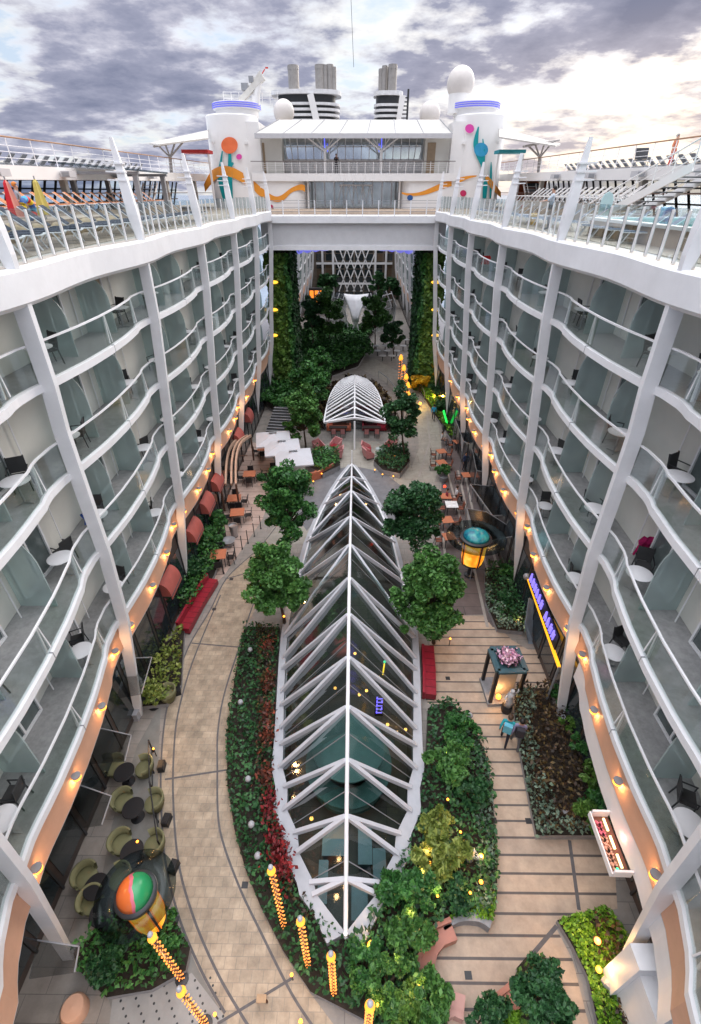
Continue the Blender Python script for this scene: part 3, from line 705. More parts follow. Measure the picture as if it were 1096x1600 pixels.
bed([(757, 900), (772, 950), (800, 985), (824, 965), (822, 992), (776, 992), (756, 945)], G_GREY, 'silver green edging behind the flower kiosk', .8, .12, 90, kerb=False, z=.3)
bed([(282, 830), (318, 815), (350, 812), (356, 850), (335, 905), (300, 965), (282, 960)], G_MID, 'clipped green hedge planting in front of the red awnings', .9, .15, 90)
bed([(225, 1040), (290, 985), (285, 1075), (262, 1105), (215, 1110)], G_YEL, 'yellow green leafy planting by the left rib', .6, .15, 70)
bed([(118, 1490), (185, 1432), (270, 1430), (300, 1485), (293, 1520), (240, 1550), (170, 1562), (128, 1520)], G_MID, 'green planting below the big lantern', .6, .13, 90)
bed([(478, 735), (495, 712), (530, 715), (532, 735), (505, 748)], G_MID, 'green planter left of the bistro entrance', .7, .16, 80, soilz=.5)
bed([(584, 728), (600, 706), (636, 706), (640, 728), (625, 748), (598, 742)], G_DARK, 'dark green planter with little lamps, right of the bistro entrance', .6, .16, 80, soilz=.5)
bed([(640, 590), (668, 590), (700, 640), (720, 690), (705, 690), (672, 640)], G_LIME, 'lime planting along the far right path', .6, .2, 60)
bed([(655, 580), (690, 570), (705, 610), (720, 640), (700, 640), (672, 605)], G_MID, 'dark shrubs below the right green wall', 1.0, .2, 60, kerb=False)
bed([(400, 610), (440, 600), (470, 560), (545, 530), (575, 548), (560, 575), (520, 590), (505, 640), (470, 670), (420, 640)], G_MID, 'far planting seen as one dark mass', 1.2, .3, 45)
bed([(450, 545), (480, 520), (540, 515), (585, 520), (575, 532), (540, 540), (500, 560)], G_MID, 'farthest planting around the dome', .8, .35, 30)
# ------------------------------------------------------------------ trees and shrubs, each one its own
def tree(base, ctr, R, RZ, mat, label, n=6000, size=.17, fine=.78, name='tree', clumps=60, multi=1, group=None):
    b = Vector(base); c = Vector(ctr); t = thing(name, label, 'tree', b, 0, group)
    rel = c - b; n = int(n * 1.5); size *= fine; pts, cl = clump_points(n, R, RZ, clumps)
    m = MB()
    for k in range(multi):
        ox = (k - (multi - 1) / 2) * .25
        mid = Vector((ox * 1.5, 0, 0)) + rel * .55; top = rel + Vector((ox, 0, RZ * .3))
        m.tube([(ox, 0, -.05), mid * .5 + Vector((ox * .4 + .04, .03, 0)), mid, top], [.11, .085, .07, .025], 8)
        for q in cl[k::max(1, 3 * multi)]:
            e = rel + Vector(q); f = rel * .72 + Vector((0, 0, .1))
            m.tube([f * .9, (f + e) / 2 + Vector((0, 0, .12)), e], [.045, .03, .012], 5)
    m.build('trunk', BARK, t, smooth=True)
    leaf_mesh('crown', pts + np.array(rel), size, mat, t)
    return t
def tree_px(bu, bv, cu, cv, ru, rv, mat, label, **k):
    b = PZ(bu, bv); c = PY(cu, cv, b.y); dep = c.y * math.cos(TILT) + (HCAM - c.z) * math.sin(TILT); ppm = FPX / dep
    return tree(b, c, ru / ppm, min(rv / ppm * 1.35, ru / ppm * 1.8), mat, label, **k)
tree_px(447, 880, 448, 797, 44, 58, G_MID, 'bushy emerald tree left of the glass roof tip, above the curved path', n=12000, clumps=90, size=.15)
tree_px(446, 985, 434, 915, 46, 50, G_FRESH, 'bright fresh green tree on the left edge of the glass roof', n=14000, clumps=90, size=.15)
tree_px(652, 885, 646, 808, 43, 50, G_DARK, 'dark green tree right of the glass roof tip', n=9000, clumps=80)
tree_px(678, 1005, 671, 932, 46, 66, G_FRESH, 'large bright green tree on the right edge of the glass roof', n=17000, clumps=110, size=.15)
tree_px(632, 722, 627, 655, 31, 44, G_DARK, 'round dark tree with tiny lamps right of the bistro canopy', n=7000, clumps=70)
tree_px(478, 705, 474, 655, 31, 42, G_FRESH, 'dense dark tree left of the bistro canopy above the umbrellas', n=7000, clumps=70, size=.2)
tree_px(486, 660, 482, 605, 30, 30, G_MID, 'layered emerald tree behind the dense one left of the bistro', n=6000, clumps=55, size=.22)
tree_px(500, 620, 498, 575, 22, 20, G_MID, 'small emerald tree left of the bistro canopy top', n=4000, clumps=40, size=.25)
tree_px(515, 545, 515, 500, 25, 30, G_FRESH, 'broad dark tree left of the white sail canopy', n=5000, clumps=50, size=.32)
tree_px(490, 548, 487, 495, 19, 30, G_DARK, 'slim dark tree next to the left green wall', n=4500, clumps=45, size=.32)
tree_px(586, 545, 587, 497, 24, 28, G_FRESH, 'broad dark tree right of the white sail canopy', n=5000, clumps=50, size=.32)
tree_px(507, 468, 510, 444, 17, 12, G_DARK, 'far dark tree at the foot of the left lattice windows', n=3000, clumps=35, size=.4)
tree_px(592, 470, 592, 445, 12, 14, G_DARK, 'far dark tree right of the diamond lattice', n=3000, clumps=35, size=.4)
tree_px(613, 482, 613, 455, 12, 18, G_DARK, 'far slim dark tree before the right balconies', n=3000, clumps=35, size=.4)
tree_px(470, 560, 466, 530, 20, 16, G_MID, 'low green tree at the foot of the left green wall', n=4000, clumps=40, size=.3)
tree_px(552, 560, 548, 543, 34, 10, G_MID, 'wide flat dark tree behind the bistro canopy', n=4500, clumps=60, size=.3)
tree_px(616, 560, 612, 525, 18, 16, G_DARK, 'dark tree beside the far cafe tables', n=3500, clumps=40, size=.3)
tree_px(850, 1600, 850, 1560, 42, 42, G_DARK, 'small round dark tree in the kerbed bed on the plank deck', n=6000, clumps=60, size=.10)
def shrub(u, v, r, mat, label, hgt=None, n=1500, size=.13, z=.25, group=None, name='shrub'):
    b = PZ(u, v, z); dep = b.y * math.cos(TILT) + HCAM * math.sin(TILT); R = r * dep / FPX; h = hgt or R
    t = thing(name, label, 'shrub', b, 0, group); n = int(n * 1.5); size *= .8; pts, cl = clump_points(n, R, h * .7, 26, low=-.2)
    leaf_mesh('foliage', pts + np.array([0, 0, h * .65]), size, mat, t)
    m = MB()
    for q in cl[::2]: m.tube([(0, 0, -.1), (q[0] * .4, q[1] * .4, h * .4), (q[0], q[1], q[2] + h * .65)], [.04, .025, .01], 5)
    m.build('stem', BARK, t); return t
shrub(712, 1155, 26, G_MID, 'rounded green shrub at the top of the right garden bed', .9)
shrub(700, 1215, 34, G_FRESH, 'big mid green shrub in the middle of the right garden bed', 1.1, 2600)
shrub(735, 1250, 24, G_DARK, 'dark shrub beside the silvery edging of the right garden bed', .8)
shrub(680, 1300, 26, G_YEL, 'fresh green shrub right of the roof kerb bend', .9)  # yellow in the leaves stands in for warm lamp light
shrub(690, 1350, 36, G_YEL, 'yellow green palm-like shrub with warm lamps in it', 1.0, 1900, .22)
shrub(655, 1395, 34, G_MID, 'dark leafy shrub beside the roof point', .9, 2200)
shrub(710, 1405, 26, G_DARK, 'low dark shrub below the yellow one', .7)
shrub(636, 1475, 38, G_FRESH, 'speckled green shrub left of the curved salmon bench', .9, 2400, .11)
shrub(570, 1510, 30, G_MID, 'dark shrub under the point of the glass roof', .7, 2000)
shrub(600, 1545, 40, G_FRESH, 'spreading green shrub near the bottom of the garden', .8, 2600, .12)
shrub(668, 1575, 34, G_FRESH, 'leafy shrub left of the lower salmon bench', .8, 2200)
shrub(640, 1590, 30, G_LIGHT, 'bright green shrub at the very bottom of the garden', .7, 1800)
shrub(755, 1590, 32, G_DARK, 'dark rounded shrub between the two lower benches', .7, 2000, .10)
shrub(790, 1598, 18, G_LIME, 'small lime shrub right of the lower bench', .4, 900, .09)
shrub(610, 1400, 20, G_MID, 'broad leafed plant overhanging the right roof kerb near its point', .8, 700, .26)
for j, (u, v) in enumerate(((880, 1100), (898, 1140), (908, 1180), (925, 1225), (932, 1270), (915, 1290))):
    shrub(u, v, 22, G_LIGHT if j % 2 else G_MID, ('bright' if j % 2 else 'mid green') + ' shrub against the right white wall, ' + ['farthest', 'second', 'third', 'fourth', 'fifth', 'nearest'][j] + ' of its row', .9, 1300, .14, group='shrubs along the white wall')
shrub(692, 745, 13, G_MID, 'clipped ball shrub in a pot on the right terrace', .8, 1500, .12)
shrub(800, 905, 18, G_MID, 'green bush right of the tall lantern', 1.0, 1300, .14)
shrub(790, 950, 18, G_DARK, 'dark bush below the tall lantern', .9, 1300, .14)
shrub(243, 1095, 16, G_YEL, 'yellow green bush at the foot of the left rib', .6, 900, .12)
shrub(320, 855, 26, G_MID, 'dense green bush in front of the red awnings', 1.2, 2400, .15)
shrub(338, 830, 20, G_MID, 'green bush beside the steel urn', 1.1, 1800, .15)
shrub(305, 905, 22, G_DARK, 'dark bush above the red bench', 1.1, 1800, .15)
shrub(250, 1470, 30, G_MID, 'green bush right of the planting below the big lantern', .8, 1800, .12)
shrub(180, 1510, 32, G_DARK, 'dark green bush below the big lantern', .7, 1800, .12)
shrub(405, 640, 14, G_MID, 'bushy planter by the grey stairs', 1.6, 1500, .2)
shrub(385, 655, 10, G_MID, 'planter shrub by the foot of a left rib', 1.0, 900, .2)
shrub(350, 725, 13, G_MID, 'hedge beside the timber pergola', 1.2, 1500, .16)
shrub(360, 700, 12, G_MID, 'hedge at the far end of the timber pergola', 1.2, 1300, .16)
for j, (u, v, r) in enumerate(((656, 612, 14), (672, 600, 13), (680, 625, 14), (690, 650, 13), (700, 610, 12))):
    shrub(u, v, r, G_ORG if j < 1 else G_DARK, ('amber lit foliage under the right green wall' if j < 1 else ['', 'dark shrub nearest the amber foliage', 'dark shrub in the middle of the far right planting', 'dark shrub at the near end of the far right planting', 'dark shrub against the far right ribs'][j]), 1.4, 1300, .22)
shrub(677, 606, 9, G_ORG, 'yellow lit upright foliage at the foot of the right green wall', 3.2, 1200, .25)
for u, v in ((677, 612), (656, 618)):
    p = PZ(u, v, 1.0); t = thing('garden_lamp', 'amber uplight in the lit foliage under the right green wall, %s' % ('by the wall' if u > 670 else 'by the path'), 'lamp', (p.x, p.y - .9, .3), 0, 'amber uplights'); MB().sphere((0, 0, .1), .16, 10, 7).build('bulb', WARM, t, smooth=True); m = MB(); m.tube([(0, 0, -.1), (0, 0, .05)], .05); m.build('stake', DARK, t); lamp_light(t, (0, 0, .5), 60, (1, .6, .1))
# living walls
for s, (u0, u1) in ((-1, (421, 455)), (1, (657, 688))):
    t = thing('green_wall', 'tall living green wall on the %s bridge pier' % SIDE[s], 'living wall', ((s * 7.7), 56.8, 0))
    a = PY(u0, 470, 56.6).x; b = PY(u1, 470, 56.6).x; x0, x1 = min(a, b), max(a, b)
    m = MB(); m.box(x0 + .2, x1 - .2, 56.6, 62, 0, 15.0); under(m.build('pier', M('dark_pier', (.03, .035, .03), .8)), t)
    n = 15000; q = np.column_stack([rng.uniform(x0, x1, n), 56.45 - np.abs(rng.normal(size=n)) * .25, rng.uniform(.0, 14.6, n)])
    w = np.sin(q[:, 2] * 1.9 + q[:, 0] * 2) * np.sin(q[:, 0] * 3.1 + q[:, 2]); q[:, 1] -= np.clip(w, 0, 1) * .55
    q[:, 0] += np.sin(q[:, 2] * 1.3) * .18
    f = q[:, 0] * s < (abs(x0 + x1) / 2 - .85)  # lit front and darker inner strip are put into the leaf colours
    q2 = q[f]; q1 = q[~f]
    under(leaf_mesh('foliage', q1, .26, G_LIGHT, nrm=np.tile([0, -.8, .4], (len(q1), 1)), jitter=.6), t)
    under(leaf_mesh('foliage', q2, .26, G_MID, nrm=np.tile([0, -.8, .4], (len(q2), 1)), jitter=.6), t)
    n = 6000; xi = x1 if s < 0 else x0
    q = np.column_stack([xi + s * -1 * np.abs(rng.normal(size=n)) * .15, rng.uniform(56.5, 62, n), rng.uniform(0, 14.8, n)])
    under(leaf_mesh('foliage', q, .28, G_DARK, nrm=np.tile([-s, 0, .4], (n, 1)), jitter=.6), t)  # shade of the inner side is put into the leaf colour
    for j, v in enumerate((441, 484, 524)):
        p = PY({-1: 428, 1: 681}[s], v, 55.3)
        l = thing('wall_lamp', 'yellow lamp on the %s green wall, %s' % (SIDE[s], ['topmost', 'middle', 'lowest'][j]), 'lamp', p, 0, 'yellow lamps on the green walls')
        MB().sphere((0, 0, 0), .34, 12, 8, sc=(1.4, .7, .5)).build('lamp_shade', EM('yellow_lamp', (1, .52, .04), .9), l, smooth=True); m = MB(); m.tube([(0, .2, 0), (0, 1.3, .1)], .04); m.build('bracket', DARK, l)
# ------------------------------------------------------------------ bridge between the blocks
t = thing('bridge_span', 'white bridge deck spanning the park between both balcony blocks', 'bridge', (0, 58, 15))
m = MB(); m.box(-9.2, 9.2, 54.75, 76, 15.1, 17.45); under(m.build('bridge_body', M('bridge_grey_white', (.60, .60, .62), .5, var=.05)), t)
m = MB(); m.box(-9.5, 9.5, 54.4, 76, 17.46, 18.05); m.box(-9.2, 9.2, 54.6, 54.74, 15.1, 15.5); under(m.build('deck_edge', WHITE), t)
m = MB()
for x in np.arange(-8.4, 8.5, 1.55): m.box(x - .05, x + .05, 54.5, 54.6, 18.05, 19.35)
under(m.build('railing', WHITE), t)
m = MB()
for z in (18.4, 18.75, 19.1, 19.3): m.box(-8.6, 8.6, 54.53, 54.57, z, z + .035)
under(m.build('rails', GREYM), t)
VIO = EM('violet_lit_shell', (.18, .18, 1.0), .34, (.4, .4, .7))
for s in (-1, 1):
    for j in range(4):
        x = s * (7.6 - j * 1.15); l = thing('ceiling_shell', 'violet lit shell under the bridge, %s of the %s row' % (['outermost', 'second', 'third', 'innermost'][j], SIDE[s]), 'ceiling light', (x, 74.6, 13.6), 0, 'violet shells under the bridge')
        m = MB(); m.lathe((0, 0, 0), [(.0, -.75 + .12 * j), (.45, -.62 + .12 * j), (.66, -.3), (.7, .1), (.6, .5), (.0, .6)], 16); m.build('shell', VIO, l, smooth=True)
# ------------------------------------------------------------------ far end wall with diamond lattice
t = thing('end_wall', 'far end wall with tall windows and a white diamond lattice', 'building', (0, 116, 0))
m = MB(); m.box(-12, 12, 116.2, 117, 0, 18); under(m.build('wall', M('far_wall_tan', (.16, .13, .10), .7, var=.2)), t)
m = MB(); rng2 = random.Random(3)
for i in range(-4, 4):
    for k in range(8): m.box(i * 2.1 + .15, i * 2.1 + 1.95, 116.1, 116.19, k * 1.5 + .1, k * 1.5 + 1.4, (0 if abs(i + .5) < 2 else rng2.choice([0, 1])))
under(m.build('window', [DKGLASS, M('curtain_brown', (.12, .08, .05), .7), EM('lit_window', (1, .6, .35), .02)]), t)
m = MB(); y = 115.8; z0, z1 = 1.5, 10.2
for s in (-1, 1):
    for i in range(-3, 6):
        x = -5 + i * 1.6
        a = (x if s > 0 else -x, y, z0); b = ((x + 3.5) if s > 0 else -(x + 3.5), y, z1)
        if abs(a[0]) < 5.6 and abs(b[0]) < 5.6: m.bar(a, b, .22)
for x in (-4.6, 4.6, -6.9, 6.9): m.box(x - .22, x + .22, y - .1, y + .3, 0, 12)
for z in (6.9, 2.9): m.box(-8.3, 8.3, y - .05, y + .2, z, z + .4)
under(m.build('lattice', WHITE), t)
# ------------------------------------------------------------------ sail canopy and glass dome
t = thing('sail_canopy', 'white funnel-shaped sail canopy on a tripod of white legs', 'canopy', (0, 82, 0))
pts = [(PY(537, 459, 82), PY(577, 459, 82)), (PY(541, 470, 82), PY(572, 470, 82)), (PY(546, 483, 82), PY(566, 483, 82)), (PY(549, 494, 82), PY(562, 494, 82)), (PY(551, 504, 82), PY(561, 504, 82))]
m = MB(); N = 12; vs = []
for a, b in pts:
    for i in range(N + 1):
        w = i / N; p = a.lerp(b, w); dip = math.sin(PI * w); vs.append((p.x, p.y + dip * (b.x - a.x) * .45 - .0, p.z - dip * .5 * (b.x - a.x) / 4.4))
m.add(vs, [(r * (N + 1) + i, r * (N + 1) + i + 1, (r + 1) * (N + 1) + i + 1, (r + 1) * (N + 1) + i) for r in range(len(pts) - 1) for i in range(N)])
so = under(m.build('sail', WHITE, smooth=True), t); md = so.modifiers.new('thick', 'SOLIDIFY'); md.thickness = .12
m = MB(); p = PY(556, 504, 82.6)
for dx, dy in ((-.55, -.4), (.55, -.4), (0, .8)): m.tube([p + Vector((dx * .4, 0, 0)), (p.x + dx, p.y + dy, 0)], .13)
under(m.build('tripod', WHITE), t)
t = thing('glass_dome', 'low glass dome with white bars behind the sail canopy', 'glass dome', (0, 86, 0))
m = MB(); g = MB()
for s in (-1, 1):
    for i in range(7):
        w = i / 6; a = Vector((s * (.8 + w * 5.2) + .2, 83.5 + w * 2, 6.0 + w * .9 - (w * 1.1) ** 4 * .4)); b = Vector((s * (1.0 + w * 5.6) + .2, 83 + w * 4, .1))
        mid = (a + b) / 2 + Vector((s * .7, -.4, .9)); m.tube([a, mid, b], .09)
        if i: g.add([pa, a, mid, pm], [(0, 1, 2, 3)]); g.add([pm, mid, b, pb], [(0, 1, 2, 3)])
        pa, pb, pm = a, b, mid
    for q in (.2, .4, .6, .8):
        m.tube([(s * (.8 + w * 5.2 + q * .5) + .2, 83.5 + w * 2, 6 * (1 - q) + .9 * w + .6 * math.sin(q * PI)) for w in (0, .33, .66, 1)], .06)
under(m.build('dome_bars', WHITE), t); under(g.build('dome_glass', GLDARK), t)
# ------------------------------------------------------------------ pool deck on both sides
DECKM = TILES('deck_planks', (.42, .33, .25), (.37, .29, .22), (.16, .12, .09), 3.0, .14, .01, nvar=.2)
for s in (-1, 1):
    m = MB(); m.box(min(s * 9.2, s * 24), max(s * 9.2, s * 24), -6, 130, 17.66, 18.46)
    tag(m.build('pool_deck', DECKM), kind='structure')
m = MB(); m.box(-9.19, 9.19, 58, 76, 18.06, 18.4); tag(m.build('bridge_deck', DECKM), kind='structure')
POSTM = M('rail_post_white', (.72, .72, .72), .4)
for s in (-1, 1):
    t = thing('deck_railing', 'glass deck railing with white posts along the %s pool deck edge' % SIDE[s], 'railing', (s * 8.6, 25, 18.45)); ys = np.arange(4.5, 54.4, .94)
    X = lambda y: s * (8.42 + .34 * math.sin(PI * (((y - RIB0) / BAY) % 1)) ** 2)
    for y in ys:
        m = MB(); x = X(y); m.box(x - .03, x + .03, y - .035, y + .035, 18.452, 19.62); m.box(x - .03, x + .03, y + .04, y + .06, 18.452, 19.6, 1)
        under(m.build('post', [POSTM, DARK]), t)
    for a, b in zip(ys, ys[1:]):
        m = MB(); xa, xb = X(a + .1), X(b - .07); m.add([(xa, a + .09, 18.5), (xb, b - .06, 18.5), (xb, b - .06, 19.66), (xa, a + .09, 19.66)], [(0, 1, 2, 3)])
        under(m.build('glass_panel', GLR), t)
# ------------------------------------------------------------------ upper side decks
def fz(y): return 20.5 + (y - 28) * .014
WINM = M('sky_window', (.16, .24, .32), .1, spec=.9, var=.3, scale=.3)
for s in (-1, 1):
    t = thing('upper_deck', 'white upper sun deck gallery on the %s side with slanted windows beneath' % SIDE[s], 'deck', (s * 17, 40, 18.45))
    m = MB(); ya, yb = 10, 72
    x0, x1 = 17.0, 25
    vs = [(s * x0, ya, fz(ya)), (s * x0, yb, fz(yb)), (s * x0, yb, fz(yb) + .65), (s * x0, ya, fz(ya) + .58), (s * x1, ya, fz(ya)), (s * x1, yb, fz(yb)), (s * x1, yb, fz(yb) + .65), (s * x1, ya, fz(ya) + .58)]
    m.add(vs, [(0, 1, 2, 3), (3, 2, 6, 7), (4, 7, 6, 5), (0, 4, 5, 1), (0, 3, 7, 4), (1, 5, 6, 2)]); under(m.build('fascia', WHITE2, fix=True), t)
    m = MB(); m.box(min(s * 17.1, s * 25), max(s * 17.1, s * 25), ya, yb, fz(ya) - .35, fz(ya) - .3); under(m.build('dark_ceiling', M('brown_ceiling', (.16, .10, .08), .6)), t)
    m = MB()
    for y in np.arange(14, 72, 1.5):
        m.bar((s * 22.6, y - .5, 18.46), (s * 22.0, y + .35, 21), .10, .14)
    for z in (19.3, 20.2): m.bar((s * 22.4, 10, z), (s * 22.4, 72, z), .1)
    under(m.build('window_frame', DARK), t)
    m = MB(); m.add([(s * 22.7, 10, 18.46), (s * 22.7, 72, 18.46), (s * 22.1, 72, 21), (s * 22.1, 10, 21)], [(0, 1, 2, 3)]); under(m.build('window_glass', GLASS('seaview_glass', (.75, .85, .92), .1)), t)
    for y in np.arange(16, 70, 9.5):
        m = MB(); m.box(s * 17.6 - .18, s * 17.6 + .18, y - .18, y + .18, 18.46, fz(y) - .01); under(m.build('column', CREAM), t)
    m = MB()
    for y in np.arange(12, 71, 2.2): m.tube([(s * 17.15, y, fz(y) + .6), (s * 17.15, y, fz(y) + 1.75)], .028, 6)
    for h in (.9, 1.15, 1.4): m.tube([(s * 17.15, y, fz(y) + h) for y in (10.5, 40, 71)], .014, 5)
    m.tube([(s * 17.15, y, fz(y) + 1.75) for y in (10.5, 40, 71)], .04, 6, 1)
    under(m.build('railing', [WHITE, M('teak_handrail', (.32, .17, .09), .5)]), t)
    for j, y in enumerate((22, 27.5, 34, 41, 48)):
        l = thing('floodlight', '%s floodlight box on the %s upper deck fascia' % (['nearest', 'second', 'third', 'fourth', 'farthest'][j], SIDE[s]), 'light', (s * 16.9, y, fz(y) + .3), 0, 'floodlights on the upper deck fascia')
        m = MB(); m.obox((-s * .25, 0, -.02), (.5, .8, .3), 0); m.build('lamp_box', GREYW, l); m = MB(); m.obox((-s * .27, -.41, -.03), (.38, .02, .2)); m.build('lens', GREYM, l)
# ------------------------------------------------------------------ towers, deckhouse, art
YT, RT = 67.0, 2.9
ARTS = []
def on_tower(u, v, cx, cy, r, flat):
    d = Vector(sight(u, v)); o = Vector((CAMX, 0, HCAM)); a = d.x ** 2 + d.y ** 2; ox, oy = o.x - cx, o.y - cy
    b = 2 * (d.x * ox + d.y * oy); c = ox * ox + oy * oy - r * r; q = b * b - 4 * a * c
    if q >= 0:
        k = (-b - math.sqrt(q)) / (2 * a); p = o + d * k
        if flat is None or p.y <= flat + .001 or q > 0 and abs(p.x) > abs(cx) - 1.2: return p
    return PY(u, v, flat if flat else cy)
FL = 64.6
TW = {}
for s, cx in ((-1, -13.35), (1, 13.75)):
    t = thing('round_tower', 'white rounded tower painted with ' + ('an orange disc, teal shapes and an orange wave' if s < 0 else 'a blue disc, teal figure and magenta dot'), 'tower', (cx, YT, 18.4))
    TW[s] = (t, cx)
    m = MB(); m.lathe((cx, YT, 0), [(RT + .12, 18.4), (RT + .02, 22), (RT - .08, 26.75), (RT - .2, 26.85), (0, 26.9)], 56); m.box(min(cx, cx - s * 3.2), max(cx, cx - s * 3.2), YT - 2.2, YT + 5, 18.4, 26.2)
    under(m.build('tower_wall', WHITE2, smooth='auto'), t)
    m = MB(); m.lathe((cx - s * .55, YT + .4, 0), [(2.3, 26.8), (2.3, 27.35), (2.55, 27.4), (2.55, 27.95), (2.3, 28.0), (0, 28.05)], 48); under(m.build('tower_cap', WHITE2, smooth='auto'), t)
    for z in (27.45, 27.62, 27.79): m2 = MB(); m2.lathe((cx - s * .55, YT + .4, 0), [(2.56, z), (2.60, z), (2.60, z + .07), (2.56, z + .07)], 48, caps=False); under(m2.build('blue_light_band', EM('blue_band', (.10, .12, 1), .22, (.12, .12, .6))), t)
    for q in ((-1.9, .6), (1.7, .6)):
        m = MB(); m.obox((cx + q[0], YT - 2.35, 24.4), (.25, .3, .25)); under(m.build('spot_housing', WHITE2), t)
t = thing('deckhouse', 'white central deckhouse with curved balcony, tall windows and pale canopy', 'building', (0, 66, 18.4))
def Yz(v, Y=64.6): return PY(550, v, Y).z
zs, zb, zr, zc = Yz(283), Yz(271), Yz(212), Yz(190)
m = MB(); m.box(-11.3, 11.5, FL - .25, 72, zs, zb); under(m.build('balcony_slab', WHITE2), t)
for s in (-1, 1):
    xa, xb = PY(398 if s < 0 else 706, 300, FL).x, PY(477 if s < 0 else 628, 300, FL).x
    m = MB(); n = 10; pl = [(xa - (-s) * -1.2 if False else xa + s * .6, FL)] + [(xb - s * -1.0 * 0 + (-s) * (-1.2) + (-s) * 1.2 * math.sin(PI / 2 * i / n), FL + 1.2 - 1.2 * math.cos(PI / 2 * i / n)) for i in range(n + 1)] + [(xb, 72), (xa + s * .6, 72)]
    m.prism(pl, 18.1, zs - .003); under(m.build('lower_wall', WHITE2, fix=True), t)
m = MB(); m.box(-11, 11, 70.6, 71, zb, zr + .4); under(m.build('rear_wall', CREAM), t)
for s in (-1, 1):
    xa, xb = (PY(398, 240, 66).x, PY(441, 240, 66).x) if s < 0 else (PY(664, 240, 66).x, PY(707, 240, 66).x)
    m = MB(); m.box(min(xa, xb), max(xa, xb), 66.0, 72, zb, zr + .3); xm = (xa + xb) / 2 - .0
    x2 = xa + (xb - xa) * .38; m.box(min(xa, x2) + .25, max(xa, x2), 65.93, 65.99, zb, zr - .5, 1); under(m.build('side_wall', [CREAM, M('tan_alcove', (.36, .27, .18), .6)]), t)
xL, xR = PY(441, 240, 68).x, PY(664, 240, 68).x
m = MB(); zt, zl = Yz(213, 68) + .2, Yz(250, 68); m.box(xL, xR, 68.1, 68.2, zl, zt, 0)
m.box(xL, xR, 68.0, 68.3, zb, zl, 1)
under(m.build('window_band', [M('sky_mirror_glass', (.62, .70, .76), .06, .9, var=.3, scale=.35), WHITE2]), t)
m = MB(); k = 18
for i in range(k + 1):
    x = xL + (xR - xL) * i / k; off = .55 * (1 if x < 0 else -1) * max(0, abs(x - (xL + xR) / 2) / 8 - .8) * 5
    m.bar((x + off, 68.05, zl), (x, 68.05, zt), .09, .1)
for z in (zl, zl + (zt - zl) * .5): m.box(xL, xR, 68.0, 68.09, z, z + .1)
under(m.build('window_frame', WHITE), t)
m = MB(); a0, a1 = PY(398, 212, 63.5), PY(707, 212, 63.5); b0, b1 = PY(436, 190, 69), PY(688, 190, 69)
m.plate([a0, a1, b1, b0], (0, .12, .18)); m.plate([a0 + Vector((0, -.05, -.22)), a1 + Vector((0, -.05, -.22)), a1 + Vector((0, -.05, .2)), a0 + Vector((0, -.05, .2))], (0, .2, 0), 1)
under(m.build('canopy_roof', [M('canopy_fabric', (.50, .49, .46), .7, var=.05), GREYW], fix=True), t)
m = MB()
for i in range(8):
    w = i / 7; m.bar(a0.lerp(a1, w) + Vector((0, .05, .16)), b0.lerp(b1, w) + Vector((0, .05, .2)), .07)
under(m.build('canopy_seam', GREYM), t)
for u in (508, 596):
    p = PY(u, 240, 65); m = MB(); m.tube([(p.x, 65, zb), (p.x, 65, zr - 1.2)], .15, 12)
    for dx in (-1.9, -.9, .9, 1.9): m.tube([(p.x, 65, zr - 1.3), (p.x + dx, 64.6 if abs(dx) > 1 else 66.5, zr - .1)], .07, 8)
    c = under(m.build('column', WHITE2), t); m = MB(); m.tube([(p.x, 64.84, zr - 1.0), (p.x, 64.84, zr - .2)], .05); under(m.build('blue_light', EM('blue_glow', (.1, .12, 1), .8)), c)
m = MB(); n = 26; xs = np.linspace(PY(392, 265, 64).x, PY(712, 265, 64).x, n)
for x in xs: m.box(x - .03, x + .03, 64.42, 64.48, zb, zb + 1.05)
for h in (.3, .5, .7, .88): m.box(xs[0], xs[-1], 64.43, 64.47, zb + h, zb + h + .03)
m.box(xs[0], xs[-1], 64.40, 64.5, zb + 1.05, zb + 1.11, 1)
under(m.build('balcony_railing', [WHITE2, M('dark_handrail', (.12, .09, .08), .5)]), t)
x0, x1 = PY(478, 300, 68).x, PY(627, 300, 68).x
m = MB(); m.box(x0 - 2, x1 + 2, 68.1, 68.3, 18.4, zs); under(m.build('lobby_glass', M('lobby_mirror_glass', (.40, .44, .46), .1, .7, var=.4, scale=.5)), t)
m = MB()
for i in range(11): x = x0 + (x1 - x0) * i / 10; m.box(x - .05, x + .05, 67.95, 68.09, 18.4, zs)
for i in range(5): x = -1.9 + i * .85; m.bar((x, 67.9, 18.8), (x + .42, 67.9, zs - .3), .07); m.bar((x + .84, 67.9, 18.8), (x + .42, 67.9, zs - .3), .07)
m.box(-1.7, 2.2, 67.2, 67.9, zs - .42, zs - .3)
under(m.build('lobby_frame', WHITE), t)
for x in (x0 - .2, x1 + .2, -5.2, 5.2): m = MB(); m.tube([(x, 65.2, 18.4), (x, 65.2, zs)], .11, 12); under(m.build('slab_column', WHITE2), t)
